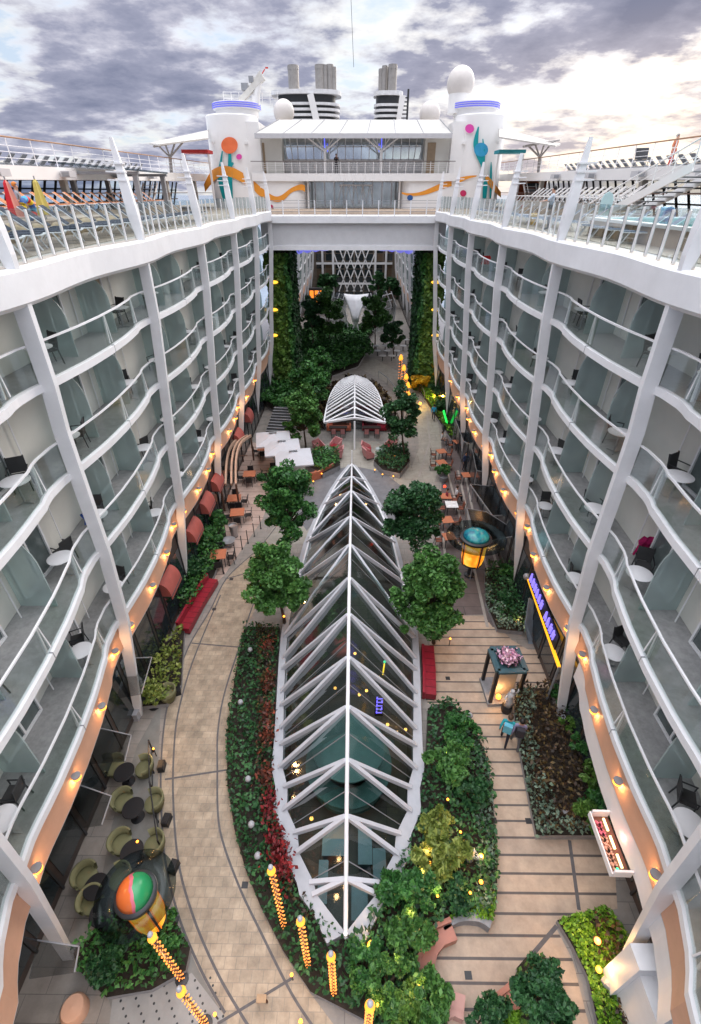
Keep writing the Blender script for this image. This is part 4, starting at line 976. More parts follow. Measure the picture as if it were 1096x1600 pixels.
# art: paint lies on the walls
def art(parent, name, upper, lower, mat, cx, flat):
    up, lo = smooth_line([(a, b, 0) for a, b in upper], 8), smooth_line([(a, b, 0) for a, b in lower], 8)
    m = MB(); vs = []
    for a, b in zip(up, lo):
        for q in (a, b):
            p = on_tower(q.x, q.y, cx, YT, RT + .16, flat); d = Vector((CAMX, 0, HCAM)) - p; n = Vector((p.x - cx, p.y - YT, 0)).normalized() if p.y > FL - 1.9 and abs(p.x - cx) < RT and p.y != flat else Vector((0, -1, 0))
            vs.append(p + n * .03)
    m.add(vs, [(2 * i, 2 * i + 1, 2 * i + 3, 2 * i + 2) for i in range(len(vs) // 2 - 1)])
    return under(m.build(name, mat), parent)
def disc(parent, name, u, v, r, mat, cx, flat):
    m = MB(); vs = [on_tower(u, v, cx, YT, RT + .17, flat) + Vector((0, -.04, 0))] + [on_tower(u + r * math.cos(a), v + r * math.sin(a), cx, YT, RT + .17, flat) + Vector((0, -.04, 0)) for a in np.linspace(0, 2 * PI, 33)[:-1]]
    m.add(vs, [(0, 1 + i, 1 + (i + 1) % 32) for i in range(32)]); return under(m.build(name, mat), parent)
tl, cl = TW[-1]; tr, cr = TW[1]; FA = FL - .02
art(tl, 'orange_wave', [(319, 288), (330, 268), (345, 260), (362, 261), (380, 270)], [(321, 300), (334, 284), (346, 276), (362, 277), (384, 288)], ORANGE, cl, 66)
art(t, 'orange_wave', [(396, 282), (410, 294), (428, 306), (440, 305), (455, 294), (470, 288), (477, 290)], [(398, 298), (408, 307), (430, 315), (443, 313), (456, 301), (470, 297), (477, 300)], ORANGE, 0, FA)
disc(tl, 'orange_disc', 359, 227, 13, CORAL, cl, 66); disc(tl, 'magenta_dot', 374, 245, 4.5, PINK, cl, 66)
art(tl, 'teal_shape', [(358, 221), (357, 245), (356.5, 270), (357, 300), (358, 315)], [(359, 221), (362, 245), (363, 270), (364, 300), (364.5, 315)], TEAL, cl, 66)
art(tl, 'teal_shape', [(347, 236), (344, 252), (341, 270), (343, 290), (350, 315)], [(349, 236), (347.5, 252), (346.5, 270), (350, 290), (358, 315)], TEAL, cl, 66)
art(tl, 'teal_shape', [(349, 290), (349, 272), (354, 262), (364, 253)], [(353, 290), (355, 275), (359, 266), (366, 256)], TEAL, cl, 66)
disc(t, 'red_dot', 423, 324, 4.5, M('red_dot_paint', (.50, .02, .10), .5), 0, FA)
disc(tr, 'magenta_dot', 734, 201, 7, PINK, cr, 66); disc(tr, 'blue_disc', 752, 234, 11, BLUEP, cr, 66); disc(tr, 'red_dot', 724, 302, 5, M('red_dot_paint', (.5, .02, .1)), cr, 66)
art(tr, 'teal_shape', [(747, 198), (742, 213), (740, 228), (745, 245), (752, 262), (748, 285), (742, 309)], [(749, 198), (748, 213), (748, 228), (754, 245), (757, 260), (753, 285), (746, 309)], TEAL, cr, 66)
art(tr, 'teal_shape', [(754, 217), (754, 235), (753, 250), (757, 262)], [(755.5, 217), (758, 235), (758, 250), (755, 265)], TEAL, cr, 66)
art(tr, 'teal_shape', [(767, 253), (765.5, 270), (765, 310)], [(768, 253), (769, 270), (767.5, 310)], TEAL, cr, 66)
art(tr, 'teal_shape', [(758, 275), (755, 290), (754, 310)], [(761, 275), (762, 290), (760, 310)], TEAL, cr, 66)
art(tr, 'orange_wave', [(710, 280), (730, 275), (746, 274)], [(710, 290), (730, 280), (744, 276)], ORANGE, cr, 66)
art(tr, 'orange_wave', [(760, 273), (768, 281), (783, 300)], [(758, 279), (768, 295), (783, 309)], ORANGE, cr, 66)
art(t, 'orange_wave', [(628, 300), (640, 302), (660, 299), (690, 286), (706, 281)], [(628, 303), (642, 306), (665, 304), (692, 295), (706, 290.5)], ORANGE, 0, FA)
disc(t, 'blue_dot', 641, 309, 4.5, NAVY, 0, FA)
# domes, crane, funnels, mast wire
def ball(u, v, rpx, Y, label, stem):
    p = PY(u, v, Y); R = rpx * (Y * math.cos(TILT) + (HCAM - p.z) * math.sin(TILT)) / FPX
    q = thing('radar_dome', label, 'radar dome', (p.x, Y, p.z - R))
    MB().sphere((0, 0, R), R, 28, 18).build('dome', M('dome_grey', (.62, .58, .55), .5, var=.04), q, smooth=True)
    if stem: m = MB(); m.lathe((0, 0, -stem), [(R * .78, 0), (R * .78, stem + R * .45)], 28); m.lathe((0, 0, R * .45 - .05), [(R * .8, 0), (R * .8, .08)], 28); m.build('pedestal', WHITE2, q, smooth='auto')
ball(720, 130, 21, YT + .4, 'big grey radar dome standing on the right tower', 1.1)
ball(444, 175, 16, 74, 'white radar dome half hidden behind the left tower', 0); ball(672, 178, 16, 74, 'pale radar dome half hidden behind the right tower', 0)
t = thing('deck_crane', 'grey-white folded deck crane on top of the left tower', 'crane', PY(402, 163, YT))
z0 = PY(402, 163, YT)
def c(u, v): return PY(u, v, YT) - z0
m = MB(); m.tube([c(400, 164), c(400, 150)], .45, 16); m.tube([c(401, 150), c(404, 128)], .38, 10); m.build('crane_post', WHITE2, t)
m = MB(); m.bar(c(376, 158), c(412, 120), .75, .5); m.bar(c(382, 153), c(408, 113), .35, .3, up=(0, 1, 0)); m.build('boom', M('crane_grey', (.62, .60, .56), .5), t)
m = MB(); m.obox(c(383, 136), (.7, .6, .6)); m.obox(c(393, 124), (.5, .5, .5)); m.tube([c(378, 133), c(384, 146), c(390, 134)], .07); m.build('winch', GREYM, t); m = MB(); m.tube([c(410, 115), c(414, 108)], .05); m.obox(c(417, 106), (.3, .1, .12)); m.build('tip', M('red_tip', (.6, .05, .04)), t)
m = MB()
for i in range(8): p = c(351 + i * 12, 163); m.tube([p, p + Vector((0, 0, 1.0))], .03, 5)
for h in (.5, 1.0): m.tube([c(351, 163) + Vector((0, 0, h)), c(436, 163) + Vector((0, 0, h))], .025, 5)
m.build('railing', WHITE2, t)
def funnel(us, ue, label, pipes, Y=92):
    a, b = PY(us, 187, Y), PY(ue, 187, Y); top = PY(us, 145, Y).z; cxx = (a.x + b.x) / 2; R = (b.x - a.x) / 2
    q = thing('funnel', label, 'funnel', (cxx, Y, a.z - 6))
    H = top - a.z + 6; sc = min(1.0, 3.2 / R)
    def ring(m, z0, z1, k, n=36, mi=0):
        vs = []; fs = []
        for z in (z0, z1):
            for i in range(n): x = math.cos(2 * PI * i / n); y = math.sin(2 * PI * i / n); x = math.copysign(abs(x) ** .65, x); y = math.copysign(abs(y) ** .65, y); vs.append((x * R * k, y * R * k * sc, z))
        m.add(vs, [(i, (i + 1) % n, n + (i + 1) % n, n + i) for i in range(n)] + [tuple(range(n))[::-1], tuple(range(n, 2 * n))], mi)
    m = MB(); ring(m, 0, H - .4, .86); m.build('core', DARK, q)
    m = MB()
    for i in range(9): z = H - 1.4 - i * .62; ring(m, z - .30, z, 1.0 - .01 * i)
    ring(m, H - .5, H, 1.04)
    m.build('louvre', M('funnel_white', (.70, .70, .71), .5), q)
    m = MB(); u = {0: 488, 1: 628}[0 if us < 500 else 1]; p = PY(u, 153, Y) - Vector((cxx, Y, a.z - 6)); e = PY(u + (8 if us < 500 else -5), 187, Y) - Vector((cxx, Y, a.z - 6)); p.y = e.y = -R * sc * 1.08
    m.bar(p, e + (e - p) * 1.2, .9, .35, up=(0, 1, 0)); m.build('white_brace', WHITE2, q)
    for pu, pv, r in pipes:
        p = PY(pu, pv, Y) - Vector((cxx, Y, a.z - 6)); y = random.uniform(-.8, .8)
        m = MB(); m.tube([(p.x, y, H - .6), (p.x, y, p.z)], r, 16); m.tube([(p.x, y, p.z - .5), (p.x, y, p.z - .1)], r * 1.06, 16); m.build('exhaust_pipe', M('pipe_grey', (.34, .32, .30), .4, .4, var=.15), q)
funnel(430, 532, 'wide louvred funnel with four exhaust pipes', [(458, 102, .78), (501, 102, .78), (509, 103, .3), (516, 102, .5), (522, 106, .35)])
funnel(584, 627, 'narrow louvred funnel with clustered exhaust pipes', [(597, 106, .42), (602, 102, .4), (608, 103, .16), (614, 102, .62)])
t = thing('antenna_mast', 'small dark lattice antenna mast right of the narrow funnel', 'mast', PY(636, 190, 80)); m = MB()
m.box(-.12, .12, -.1, .1, 0, 3.2)
for i in range(6): m.box(-.75 + .08 * i, -.1, -.05, .05, .3 + i * .4, .42 + i * .4)
m.build('mast', DARK, t)
p = PY(553, 100, 85); m = MB(); m.tube([PY(548, -20, 85), PY(553, 105, 85)], .03, 5); tag(m.build('mast_wire', DARK), 'thin dark wire hanging down from above the funnels', 'wire')
# wing canopies beside the towers
for s in (-1, 1):
    A = [(240, 226), (325, 206), (325, 216), (250, 229)] if s < 0 else [(780, 202), (878, 226), (868, 229), (780, 216)]
    t = thing('wing_canopy', 'fabric canopy on branching struts beside the %s tower' % SIDE[s], 'canopy', (s * 18, 62, 21))
    if s < 0: a, b, c_, d = PY(234, 226, 57), PY(326, 205, 66), PY(326, 218, 58), PY(250, 228, 52)
    else: a, b, c_, d = PY(876, 227, 57), PY(780, 202, 66), PY(780, 216, 58), PY(868, 230, 52)
    m = MB(); m.plate([a, b, c_, d], (0, 0, .12)); under(m.build('canopy_fabric', M('grey_canopy', (.50, .48, .45), .7), fix=True), t)
    m = MB(); u0 = 266 if s < 0 else 844; p = PY(u0, 262, 56); h = PY(u0, 246, 56); m.tube([(p.x, 56, 21.0), h], .16, 10)
    for du, v in ((-18, 228), (-8, 224), (8, 222), (22, 220)): m.tube([h, PY(u0 + du, v, 56)], .08, 8)
    m.tube([PY(u0 - 26, 229, 55), PY(u0 + 30, 219, 58)], .09, 8)
    under(m.build('strut', M('strut_grey', (.30, .28, .27), .5)), t)
    m = MB(); q0, q1 = (PY(284, 236, 60), PY(325, 234, 60)) if s < 0 else (PY(780, 236, 60), PY(822, 236, 60))
    m.box(min(q0.x, q1.x), max(q0.x, q1.x), 59.9, 62, q0.z - .16, q0.z + .12); under(m.build('bar_fascia', M('red_fascia', (.45, .03, .03)) if s < 0 else M('teal_fascia', (.02, .25, .30))), t)
    m = MB(); 
    for xx in (q0.x + .1, q1.x - .1): m = MB(); m.box(xx - .09, xx + .09, 60.3, 60.5, 18.46, q0.z - .251); under(m.build('bar_post', WHITE2), t)
# orange red wall panels right of the right tower
t = thing('bar_wall', 'orange and red panelled bar wall right of the right tower', 'wall', (17, 64, 18.4)); a = PY(806, 300, 64); b = PY(852, 300, 64)
m = MB(); m.box(a.x, b.x, 64, 64.3, 18.45, 21.0); m.build('wall_panel', M('orange_red_panel', (.50, .11, .04), .5)).parent = None
bpy.data.objects['wall_panel'].parent = t; bpy.data.objects['wall_panel'].matrix_parent_inverse = t.matrix_basis.inverted()
m = MB(); w = b.x - a.x; m.box(a.x + w * .35, a.x + w * .65, 63.9, 63.99, 18.46, 20.3); m.box(a.x + w * .3, a.x + w * .8, 63.9, 63.99, 20.4, 20.8, 1); under(m.build('bar_door', [GREYW, DKGLASS]), t)
# ------------------------------------------------------------------ pool deck furniture
def make_lounger(fab, frame, nm='sun_lounger'):
    t = thing(nm, 'lounger', 'sun lounger')
    m = MB()
    for i in range(9): m.box(-.33, .33, -.95 + i * .135, -.835 + i * .135, .345, .385)
    m.build('seat', fab, t)
    m = MB()
    for i in range(6): m.obox((0, .36 + i * .105, .44 + i * .085), (.66, .125, .03), 0, 0, .68)
    m.build('backrest', fab, t)
    m = MB()
    for sx in (-.34, .34): m.tube([(sx, -1, .34), (sx, .28, .34), (sx, .95, .90)], .019, 6)
    m.tube([(-.34, -1, .34), (.34, -1, .34)], .025, 6); m.build('frame', frame, t)
    for sx in (-.34, .34):
        m = MB(); m.tube([(sx, -.75, .34), (sx, -.95, 0)], .025, 6); m.build('leg', frame, t)
        m = MB(); m.tube([(sx, .35, .36), (sx, .62, 0)], .025, 6); m.build('leg', frame, t)
    return t
WFR = M('lounger_white_frame', (.75, .75, .76), .4)
K1 = Kind(make_lounger(NAVYF, WFR)); K2 = Kind(make_lounger(M('orange_sling', (.48, .19, .08), .7), WFR)); KG = Kind(make_lounger(M('dark_grey_sling', (.06, .065, .075), .7), GREYM)); K3 = Kind(make_lounger(M('pale_sling', (.50, .48, .46), .7), WFR)); KB = Kind(make_lounger(M('slate_sling', (.14, .18, .26), .7), WFR))
for j, y in enumerate(np.arange(10.6, 38, 1.25)):
    lo_ = K1.put((-10.75 - .1 * random.random(), y, 18.47), PI / 2 + .35, 'navy slatted lounger behind the left glass railing, ' + ('nearest the frame edge' if j == 0 else 'number %d counted from the frame edge' % (j + 1)), 'navy loungers along the left railing'); lo_.scale = (1.22, 1.22, 1.22)
for j, y in enumerate(np.arange(24, 46, 1.1)):
    K2.put((-15.6, y, 18.47 + .62), PI / 2 + .3, 'orange sling lounger in the row behind the rockwork, ' + ('nearest' if j == 0 else 'number %d from the near end' % (j + 1)), 'orange loungers on the left deck')
for j, y in enumerate(np.arange(19.5, 48, 1.3)):
    if 24 < y < 25: continue
    KB.put((10.7 + .1 * random.random(), y, 18.47), -PI / 2 - .35, 'slate blue lounger behind the right glass railing, ' + ('nearest' if j == 0 else 'number %d from the near end' % (j + 1)), 'slate loungers along the right railing')
for j, y in enumerate(np.arange(33, 52, 1.0)):
    K3.put((15.6, y, 18.47 + .9), -PI / 2 - .2, 'pale upright lounger under the right upper deck, ' + ('nearest' if j == 0 else 'number %d from the near end' % (j + 1)), 'pale loungers under the right gallery')
for s in (-1, 1):
    for j, y in enumerate(np.arange(24 if s < 0 else 32, 66, 1.5)):
        KG.put((s * 24.3, y, fz(y) + .62), PI / 2 * s, 'grey lounger on the %s upper deck, %s' % (SIDE[s], 'nearest' if j == 0 else 'number %d from the near end' % (j + 1)), 'loungers on the upper decks')
t = KG.put(PX(1000, 253, 17.8) + Vector((0, 0, -.5)), 2.6, 'lounger with raised back at the right upper railing', 'loungers on the upper decks')
p = PX(1000, 258, 17.9); t.location = (17.9, p.y, fz(p.y) + .66)
for n_, (x0_, x1_, y0_, y1_, h_) in dict(lounger_platform=(-17, -14.7, 22, 48, .615), pool_terrace=(-14.65, -12.6, 12, 30, .54), right_platform=(14.6, 16.9, 32, 53, .895)).items():
    m = MB(); m.box(x0_, x1_, y0_, y1_, 18.463, 18.463 + h_); tag(m.build(n_, DECKM), kind='structure')
# folded parasols
def parasol(u, v0, v1, X, mats, label):
    a = PX(u, v0, X); t = thing('folded_parasol', label, 'parasol', (X, a.y, 18.47)); H = a.z - 18.47; m = MB()
    n = 12; vs = []; fs = []; rows = [(.03, H), (.10, H - .1), (.20, H * .62), (.27, H * .36)]
    for r, z in rows: vs += [(r * (1 + .18 * (-1) ** i) * math.cos(2 * PI * i / n), r * (1 + .18 * (-1) ** i) * math.sin(2 * PI * i / n), z) for i in range(n)]
    for q in range(3):
        for i in range(n): fs.append((q * n + i, q * n + (i + 1) % n, (q + 1) * n + (i + 1) % n, (q + 1) * n + i))
    for i, f in enumerate(fs): m.add([vs[k] for k in f], [(0, 1, 2, 3)], (i // 2) % len(mats))
    m.build('canopy', mats, t); m = MB(); m.tube([(0, 0, 0), (0, 0, H + .12)], .03); m.lathe((0, 0, 0), [(.28, 0), (.28, .08), (.06, .1)], 16); m.build('pole', STEEL, t)
parasol(8, 281, 320, -13.4, [M('red_canvas', (.55, .02, .03), .8), M('pale_red_canvas', (.6, .25, .2), .8)], 'folded red striped parasol at the left frame edge')
parasol(54, 280, 320, -13.4, [M('yellow_canvas', (.55, .45, .12), .8)], 'folded yellow parasol on the left pool deck')
# rockwork beds
m = MB(); ry = np.arange(14, 30, .5)
for y in ry:
    m.sphere((-12.6 + random.uniform(-.2, .2), y, 18.5), random.uniform(.35, .6), 9, 6, sc=(1, 1.1, .95))
tag(m.build('rockwork_edge', M('tan_rock', (.42, .32, .20), .85, var=.3, scale=2, bump=.6), smooth=True), 'tan rockwork edge of the left pool', 'rockwork')
# right pool
t = thing('raised_pool', 'raised pool with turquoise water behind the right railing', 'pool', (12.5, 20, 18.46)); m = MB()
m.box(10.4, 15, 13, 15.2 + 9, 18.465, 19.0); under(m.build('pool_wall', TAN), t)
m = MB(); m.box(10.3, 15.1, 12.9, 13.3, 19.003, 19.1); m.box(10.3, 15.1, 24, 24.4, 19.003, 19.1); m.box(10.3, 10.7, 13.3, 24, 19.003, 19.1); m.box(14.7, 15.1, 13.3, 24, 19.003, 19.1); under(m.build('pool_coping', WHITE2), t)
m = MB(); m.box(10.7, 14.7, 13.3, 24, 19.003, 19.06); under(m.build('pool_water', M('turquoise_water', (.10, .52, .52), .08, var=.25, scale=1.5, bump=.3)), t)
# right stair to the upper deck
t = thing('deck_stair', 'white open stair rising to the right upper deck', 'staircase', (15.2, 26, 18.46))
s0 = PX(965, 333, 14.0); s1 = PX(1062, 262, 16.4); s0 = Vector((14.0, 31.5, 18.46)); s1 = Vector((15.6, 25.5, 20.9))
m = MB(); n = 13; dr = (s1 - s0); sd = Vector((dr.y, -dr.x, 0)).normalized() * -1
for i in range(n):
    p = s0 + dr * (i / n); m.plate([p - sd * .9, p + sd * .9, p + sd * .9 + Vector((dr.x, dr.y, 0)) / n * .9, p - sd * .9 + Vector((dr.x, dr.y, 0)) / n * .9], (0, 0, .05))
under(m.build('tread', GREYM, fix=True), t)
for q in (-.95, .95):
    m = MB(); a = s0 + sd * q; b = s1 + sd * q; m.bar(a, b, .08, .35); under(m.build('stringer', WHITE2), t)
    m = MB()
    for i in range(7): p = a.lerp(b, i / 6); m.tube([p, p + Vector((0, 0, 1.0))], .03, 6)
    for h in (.35, .65): m.tube([a + Vector((0, 0, h)), b + Vector((0, 0, h))], .02, 6)
    m.tube([a + Vector((0, 0, 1)), b + Vector((0, 0, 1))], .035, 6); under(m.build('handrail', WHITE2), t)
# blue capsule on a post, yellow bucket, flow board
p = PX(1052, 313, 12.2); t = thing('towel_drum', 'pale blue drum on a white post at the right railing', 'drum', (12.2, p.y, 18.47)); m = MB(); m.tube([(0, 0, .8), (0, .40, .8)], .27, 20); m.build('drum', M('pale_blue_drum', (.18, .42, .60), .4), t, smooth='auto'); m = MB(); m.tube([(0, -.1, .8), (0, 0, .8)], .22, 20); m.tube([(-.35, .2, .5), (.35, .2, .5)], .04); m.build('drum_lid', NAVY, t); m = MB(); m.tube([(0, .3, 0), (0, .3, .4)], .08); m.build('post', WHITE, t)
p = PX(834, 345, 10.2); t = thing('yellow_bin', 'yellow caution bucket behind the right railing', 'bucket', (10.2, p.y, 18.47)); m = MB(); m.lathe((0, 0, 0), [(.16, 0), (.22, .55), (.2, .55)], 16); m.build('bucket', M('yellow_plastic', (.75, .45, .02), .4), t, smooth='auto'); m = MB(); m.tube([(-.2, 0, .55), (0, 0, .8), (.2, 0, .55)], .02); m.build('handle', DARK, t)
p = PX(716 + 233, 316, 13.0); t = thing('shower_panel', 'pale turquoise rounded panel by the right pool', 'panel', (13.0, p.y, 18.47)); m = MB(); m.plate([(-.3, 0, 0), (.3, 0, 0), (.3, 0, 1.2), (.2, 0, 1.45), (0, 0, 1.55), (-.2, 0, 1.45), (-.3, 0, 1.2)], (0, .08, 0)); m.build('board', M('pale_turquoise', (.45, .65, .68), .4), t)
# stacked stair frames deep under the galleries
for s, yy in ((-1, 48), (1, 56)):
    t = thing('gallery_stair', 'white steel stair under the %s gallery' % SIDE[s], 'staircase', (s * 18, yy, 18.46)); m = MB()
    for i in range(10): m.box(-.6, .6, i * .3, i * .3 + .26, i * .22, i * .22 + .04)
    m.build('tread', WHITE2, t)
    for sx in (-.62, .62): m = MB(); m.bar((sx, 0, 0), (sx, 3, 2.2), .05, .2); m.bar((sx, 0, .9), (sx, 3, 3.0), .05); m.build('stringer', WHITE2, t)
for j, (u, s) in enumerate(((245, -1), (285, -1))):
    pass
t = thing('grey_frame', 'grey steel cabana frame on the left pool deck', 'frame', (-13.5, 36, 18.46)); m = MB()
m.box(-4.3, .3, -.2, 0, 2.45, 2.598); m.box(-4.3, .3, 5, 5.2, 2.45, 2.598)
for x, y in ((0, 0), (0, 5), (-4, 0), (-4, 5)): mm = MB(); mm.box(x - .14, x + .14, y - .14, y + .14, 0, 2.449); mm.build('post', GREYM, t)
m.build('beam', GREYM, t); m = MB(); m.plate([(.3, -.4, 2.6), (.3, 5.4, 2.6), (-5, 5.4, 3.0), (-5, -.4, 3.0)], (0, 0, .1)); m.build('glass_top', GLDARK, t)
# ------------------------------------------------------------------ big lanterns
def lantern(loc, domes, label, rz, sc=(1, 1, 1)):
    t = thing('park_lantern', label, 'lantern', loc, rz); t.scale = sc
    m = MB(); m.lathe((0, 0, 0), [(.34, 0), (.34, .12), (.16, .16), (.14, .75), (.3, .95), (.62, 1.0), (.66, 1.08)], 28); m.build('stem', DARK, t, smooth='auto')
    m = MB(); m.lathe((0, 0, 0), [(.66, 2.82), (.98, 2.86), (1.0, 3.0), (.86, 3.06), (.7, 3.05)], 36)
    m.build('rim', DARK, t, smooth='auto'); m = MB(); m.lathe((0, 0, 0), [(.64, 1.06), (.70, 1.06), (.70, 1.16), (.64, 1.16)], 36); m.build('base_ring', DARK, t, smooth='auto')
    for k in range(4):
        a = k * PI / 2 + .12; b = (k + 1) * PI / 2 - .12
        m = MB(); m.lathe((0, 0, 0), [(.66, 1.14), (.74, 1.5), (.76, 2.2), (.80, 2.8)], 10, 0, a, b)
        p = m.build('glow_panel', AMBER_L, t, smooth=True)
        m = MB()
        for ang in (a, b): m.tube([(r * math.cos(ang), r * math.sin(ang), z) for r, z in ((.67, 1.12), (.755, 1.5), (.775, 2.2), (.815, 2.83))], .035, 6)
        m.tube([(.82 * math.cos(a + (b - a) * q / 6), .82 * math.sin(a + (b - a) * q / 6), 2.8) for q in range(7)], .035, 6)
        m.build('panel_frame', EM('orange_edge', (1, .26, .02), .42), p)
        m = MB(); a2 = (k + 1) * PI / 2; m.tube([(r * math.cos(a2), r * math.sin(a2), z) for r, z in ((.66, 1.08), (.74, 1.5), (.76, 2.2), (.82, 2.86))], .06, 8); m.build('corner_post', DARK, t)
    m = MB(); m.lathe((0, 0, 0), [(.86, 3.05), (.78, 3.2), (.6, 3.33), (.3, 3.42), (0, 3.45)], 36)
    m.build('dome', domes, t, smooth=True)
    m = MB(); m.lathe((0, 0, 0), [(1.02, 2.92), (1.9, 2.98), (1.92, 3.0), (1.02, 2.95)], 48, caps=False); m.build('glass_brim', GLASS('brim_glass', (.52, .58, .59), .02, .1, .05), t, smooth=True)
    lamp_light(t, (0, -.1, .6), 7)
def swirl_mat(name, stops, scale):
    m, nt, b, out = nodes_of(name)
    tc = nt.nodes.new('ShaderNodeTexCoord'); n = nt.nodes.new('ShaderNodeTexNoise'); n.inputs['Scale'].default_value = scale; n.inputs['Detail'].default_value = 5; n.inputs['Distortion'].default_value = .4
    nt.links.new(tc.outputs['Object'], n.inputs['Vector']); r = nt.nodes.new('ShaderNodeValToRGB'); e = r.color_ramp.elements
    e[0].position = stops[0][0]; e[0].color = list(stops[0][1]) + [1]; e[1].position = stops[-1][0]; e[1].color = list(stops[-1][1]) + [1]
    for p, c_ in stops[1:-1]: k = e.new(p); k.color = list(c_) + [1]
    nt.links.new(n.outputs['Fac'], r.inputs['Fac'])
    return m, nt, b, r
AMBER_L, nt, b, r = swirl_mat('amber_lantern_pane', [(.3, (.75, .16, .005)), (.48, (1, .40, .02)), (.68, (1, .66, .10))], 2.2)
nt.links.new(r.outputs['Color'], b.inputs['Emission Color']); b.inputs['Emission Strength'].default_value = .62; b.inputs['Base Color'].default_value = (.5, .25, .03, 1); b.inputs['Roughness'].default_value = .3
d1, nt, b, r = swirl_mat('sea_blue_dome_glass', [(.3, (.01, .10, .17)), (.5, (.02, .25, .30)), (.7, (.08, .42, .36))], 2.4); nt.links.new(r.outputs['Color'], b.inputs['Base Color']); b.inputs['Roughness'].default_value = .2
# half orange, half green: a vertical split across the dome with a pink seam
d2 = bpy.data.materials.new('orange_green_dome_glass'); d2.use_nodes = True; nt = d2.node_tree; b = nt.nodes['Principled BSDF']
tc = nt.nodes.new('ShaderNodeTexCoord'); mp = nt.nodes.new('ShaderNodeMapping'); mp.inputs['Rotation'].default_value = (0, 0, .5); nt.links.new(tc.outputs['Object'], mp.inputs['Vector'])
wv = nt.nodes.new('ShaderNodeTexNoise'); wv.inputs['Scale'].default_value = 1.2; nt.links.new(mp.outputs[0], wv.inputs['Vector'])
sx = nt.nodes.new('ShaderNodeSeparateXYZ'); nt.links.new(mp.outputs[0], sx.inputs[0])
ad = nt.nodes.new('ShaderNodeMath'); ad.operation = 'MULTIPLY_ADD'; ad.inputs[1].default_value = .6; nt.links.new(wv.outputs['Fac'], ad.inputs[0]); nt.links.new(sx.outputs['X'], ad.inputs[2])
r = nt.nodes.new('ShaderNodeValToRGB'); e = r.color_ramp.elements; e[0].position = 0; e[0].color = (.75, .17, .04, 1); e[1].position = 1; e[1].color = (.02, .26, .09, 1)
for p_, c_ in ((.20, (.75, .17, .04, 1)), (.24, (.7, .16, .22, 1)), (.34, (.7, .16, .22, 1)), (.37, (.03, .32, .12, 1))): k = e.new(p_); k.color = c_
nt.links.new(ad.outputs[0], r.inputs['Fac']); nt.links.new(r.outputs['Color'], b.inputs['Base Color']); b.inputs['Roughness'].default_value = .25
q_ = PZ(746, 831, 3.4); lantern((q_.x, q_.y, .012), d1, 'tall amber lantern with blue-green dome on the right terrace', .35, (.92, .92, 1))
q_ = PZ(206, 1387, 3.85); lantern((q_.x, q_.y, .006), d2, 'tall amber lantern with half orange, half green dome at the lower left', .9, (.58, .58, 1.14))
t = thing('park_lantern', 'small far amber lantern beside the right green wall', 'lantern', PZ(648, 568)); m = MB(); m.box(-.28, .28, -.28, .28, .0, 1.6); m.box(-.5, .5, -.5, .5, 3.6, 3.75); m.build('post', DARK, t)
m = MB(); m.lathe((0, 0, 0), [(.42, 1.6), (.48, 3.55)], 16); m.build('glow_panel', AMBER, t)
# ------------------------------------------------------------------ light columns wound with bulbs
BULB = EM('string_bulb', (1, .30, .06), 1.0)
def light_column(base, top, label, fat=1.0):
    b = PZ(*base); H = PY(top[0], top[1], b.y).z; t = thing('light_column', label, 'light column', b, 0, 'columns wound with warm bulbs')
    m = MB(); m.tube([(0, 0, 0), (0, 0, H)], .05, 8); m.lathe((0, 0, 0), [(.2, 0), (.2, .06), (.06, .08)], 12); m.build('pole', DARK, t)
    m = MB(); n = int(H * 30 / fat)
    for i in range(n):
        z = .15 + (H - .55) * i / n; a = i * 1.15; r = .085 * fat; m.sphere((r * math.cos(a), r * math.sin(a), z), .021 * (1 + (fat - 1) * .8), 6, 4)
    m.build('bulb_string', BULB, t); m = MB(); m.lathe((0, 0, H - .32), [(.10 * fat, 0), (.12 * fat, .08 * fat), (.08 * fat, .2 * fat), (.04 * fat, .28 * fat)], 14); m.build('lamp_bowl', EM('amber_bowl', (1, .40, .04), .8), t)
    MB().sphere((0, 0, H), .075, 12, 8).build('frosted_globe', M('frosted_globe', (.40, .40, .42), .4), t, smooth=True)
    if H < 6 and b.y < 12: lamp_light(t, (0, -.3, H * .5), 5)
for args in (((445, 1450), (408, 1355), 'bulb-wound light column beside the curved path, topmost of the near row'), ((482, 1510), (457, 1435), 'bulb-wound light column left of the glass roof point'), ((522, 1553), (503, 1490), 'bulb-wound light column below the glass roof point, with three bright lamps'),
             ((572, 1640), (567, 1568), 'bulb-wound light column cut by the bottom frame edge'), ((285, 1530), (200, 1460), 'bulb-wound light column across the left bed below the big lantern'), ((322, 1600), (243, 1545), 'bulb-wound light column at the bottom left paving'),
             ((624, 608), (624, 558), 'far light column, farthest of the tight row by the right path'), ((629, 614), (629, 574), 'far light column, second of the tight row'), ((633, 620), (634, 588), 'far light column, third of the tight row'), ((636, 628), (637, 601), 'far light column, fourth of the tight row'), ((637, 640), (638, 616), 'far light column, nearest of the tight row')):
    light_column(*args, fat=2.2 if args[0][1] < 700 else 1.0)
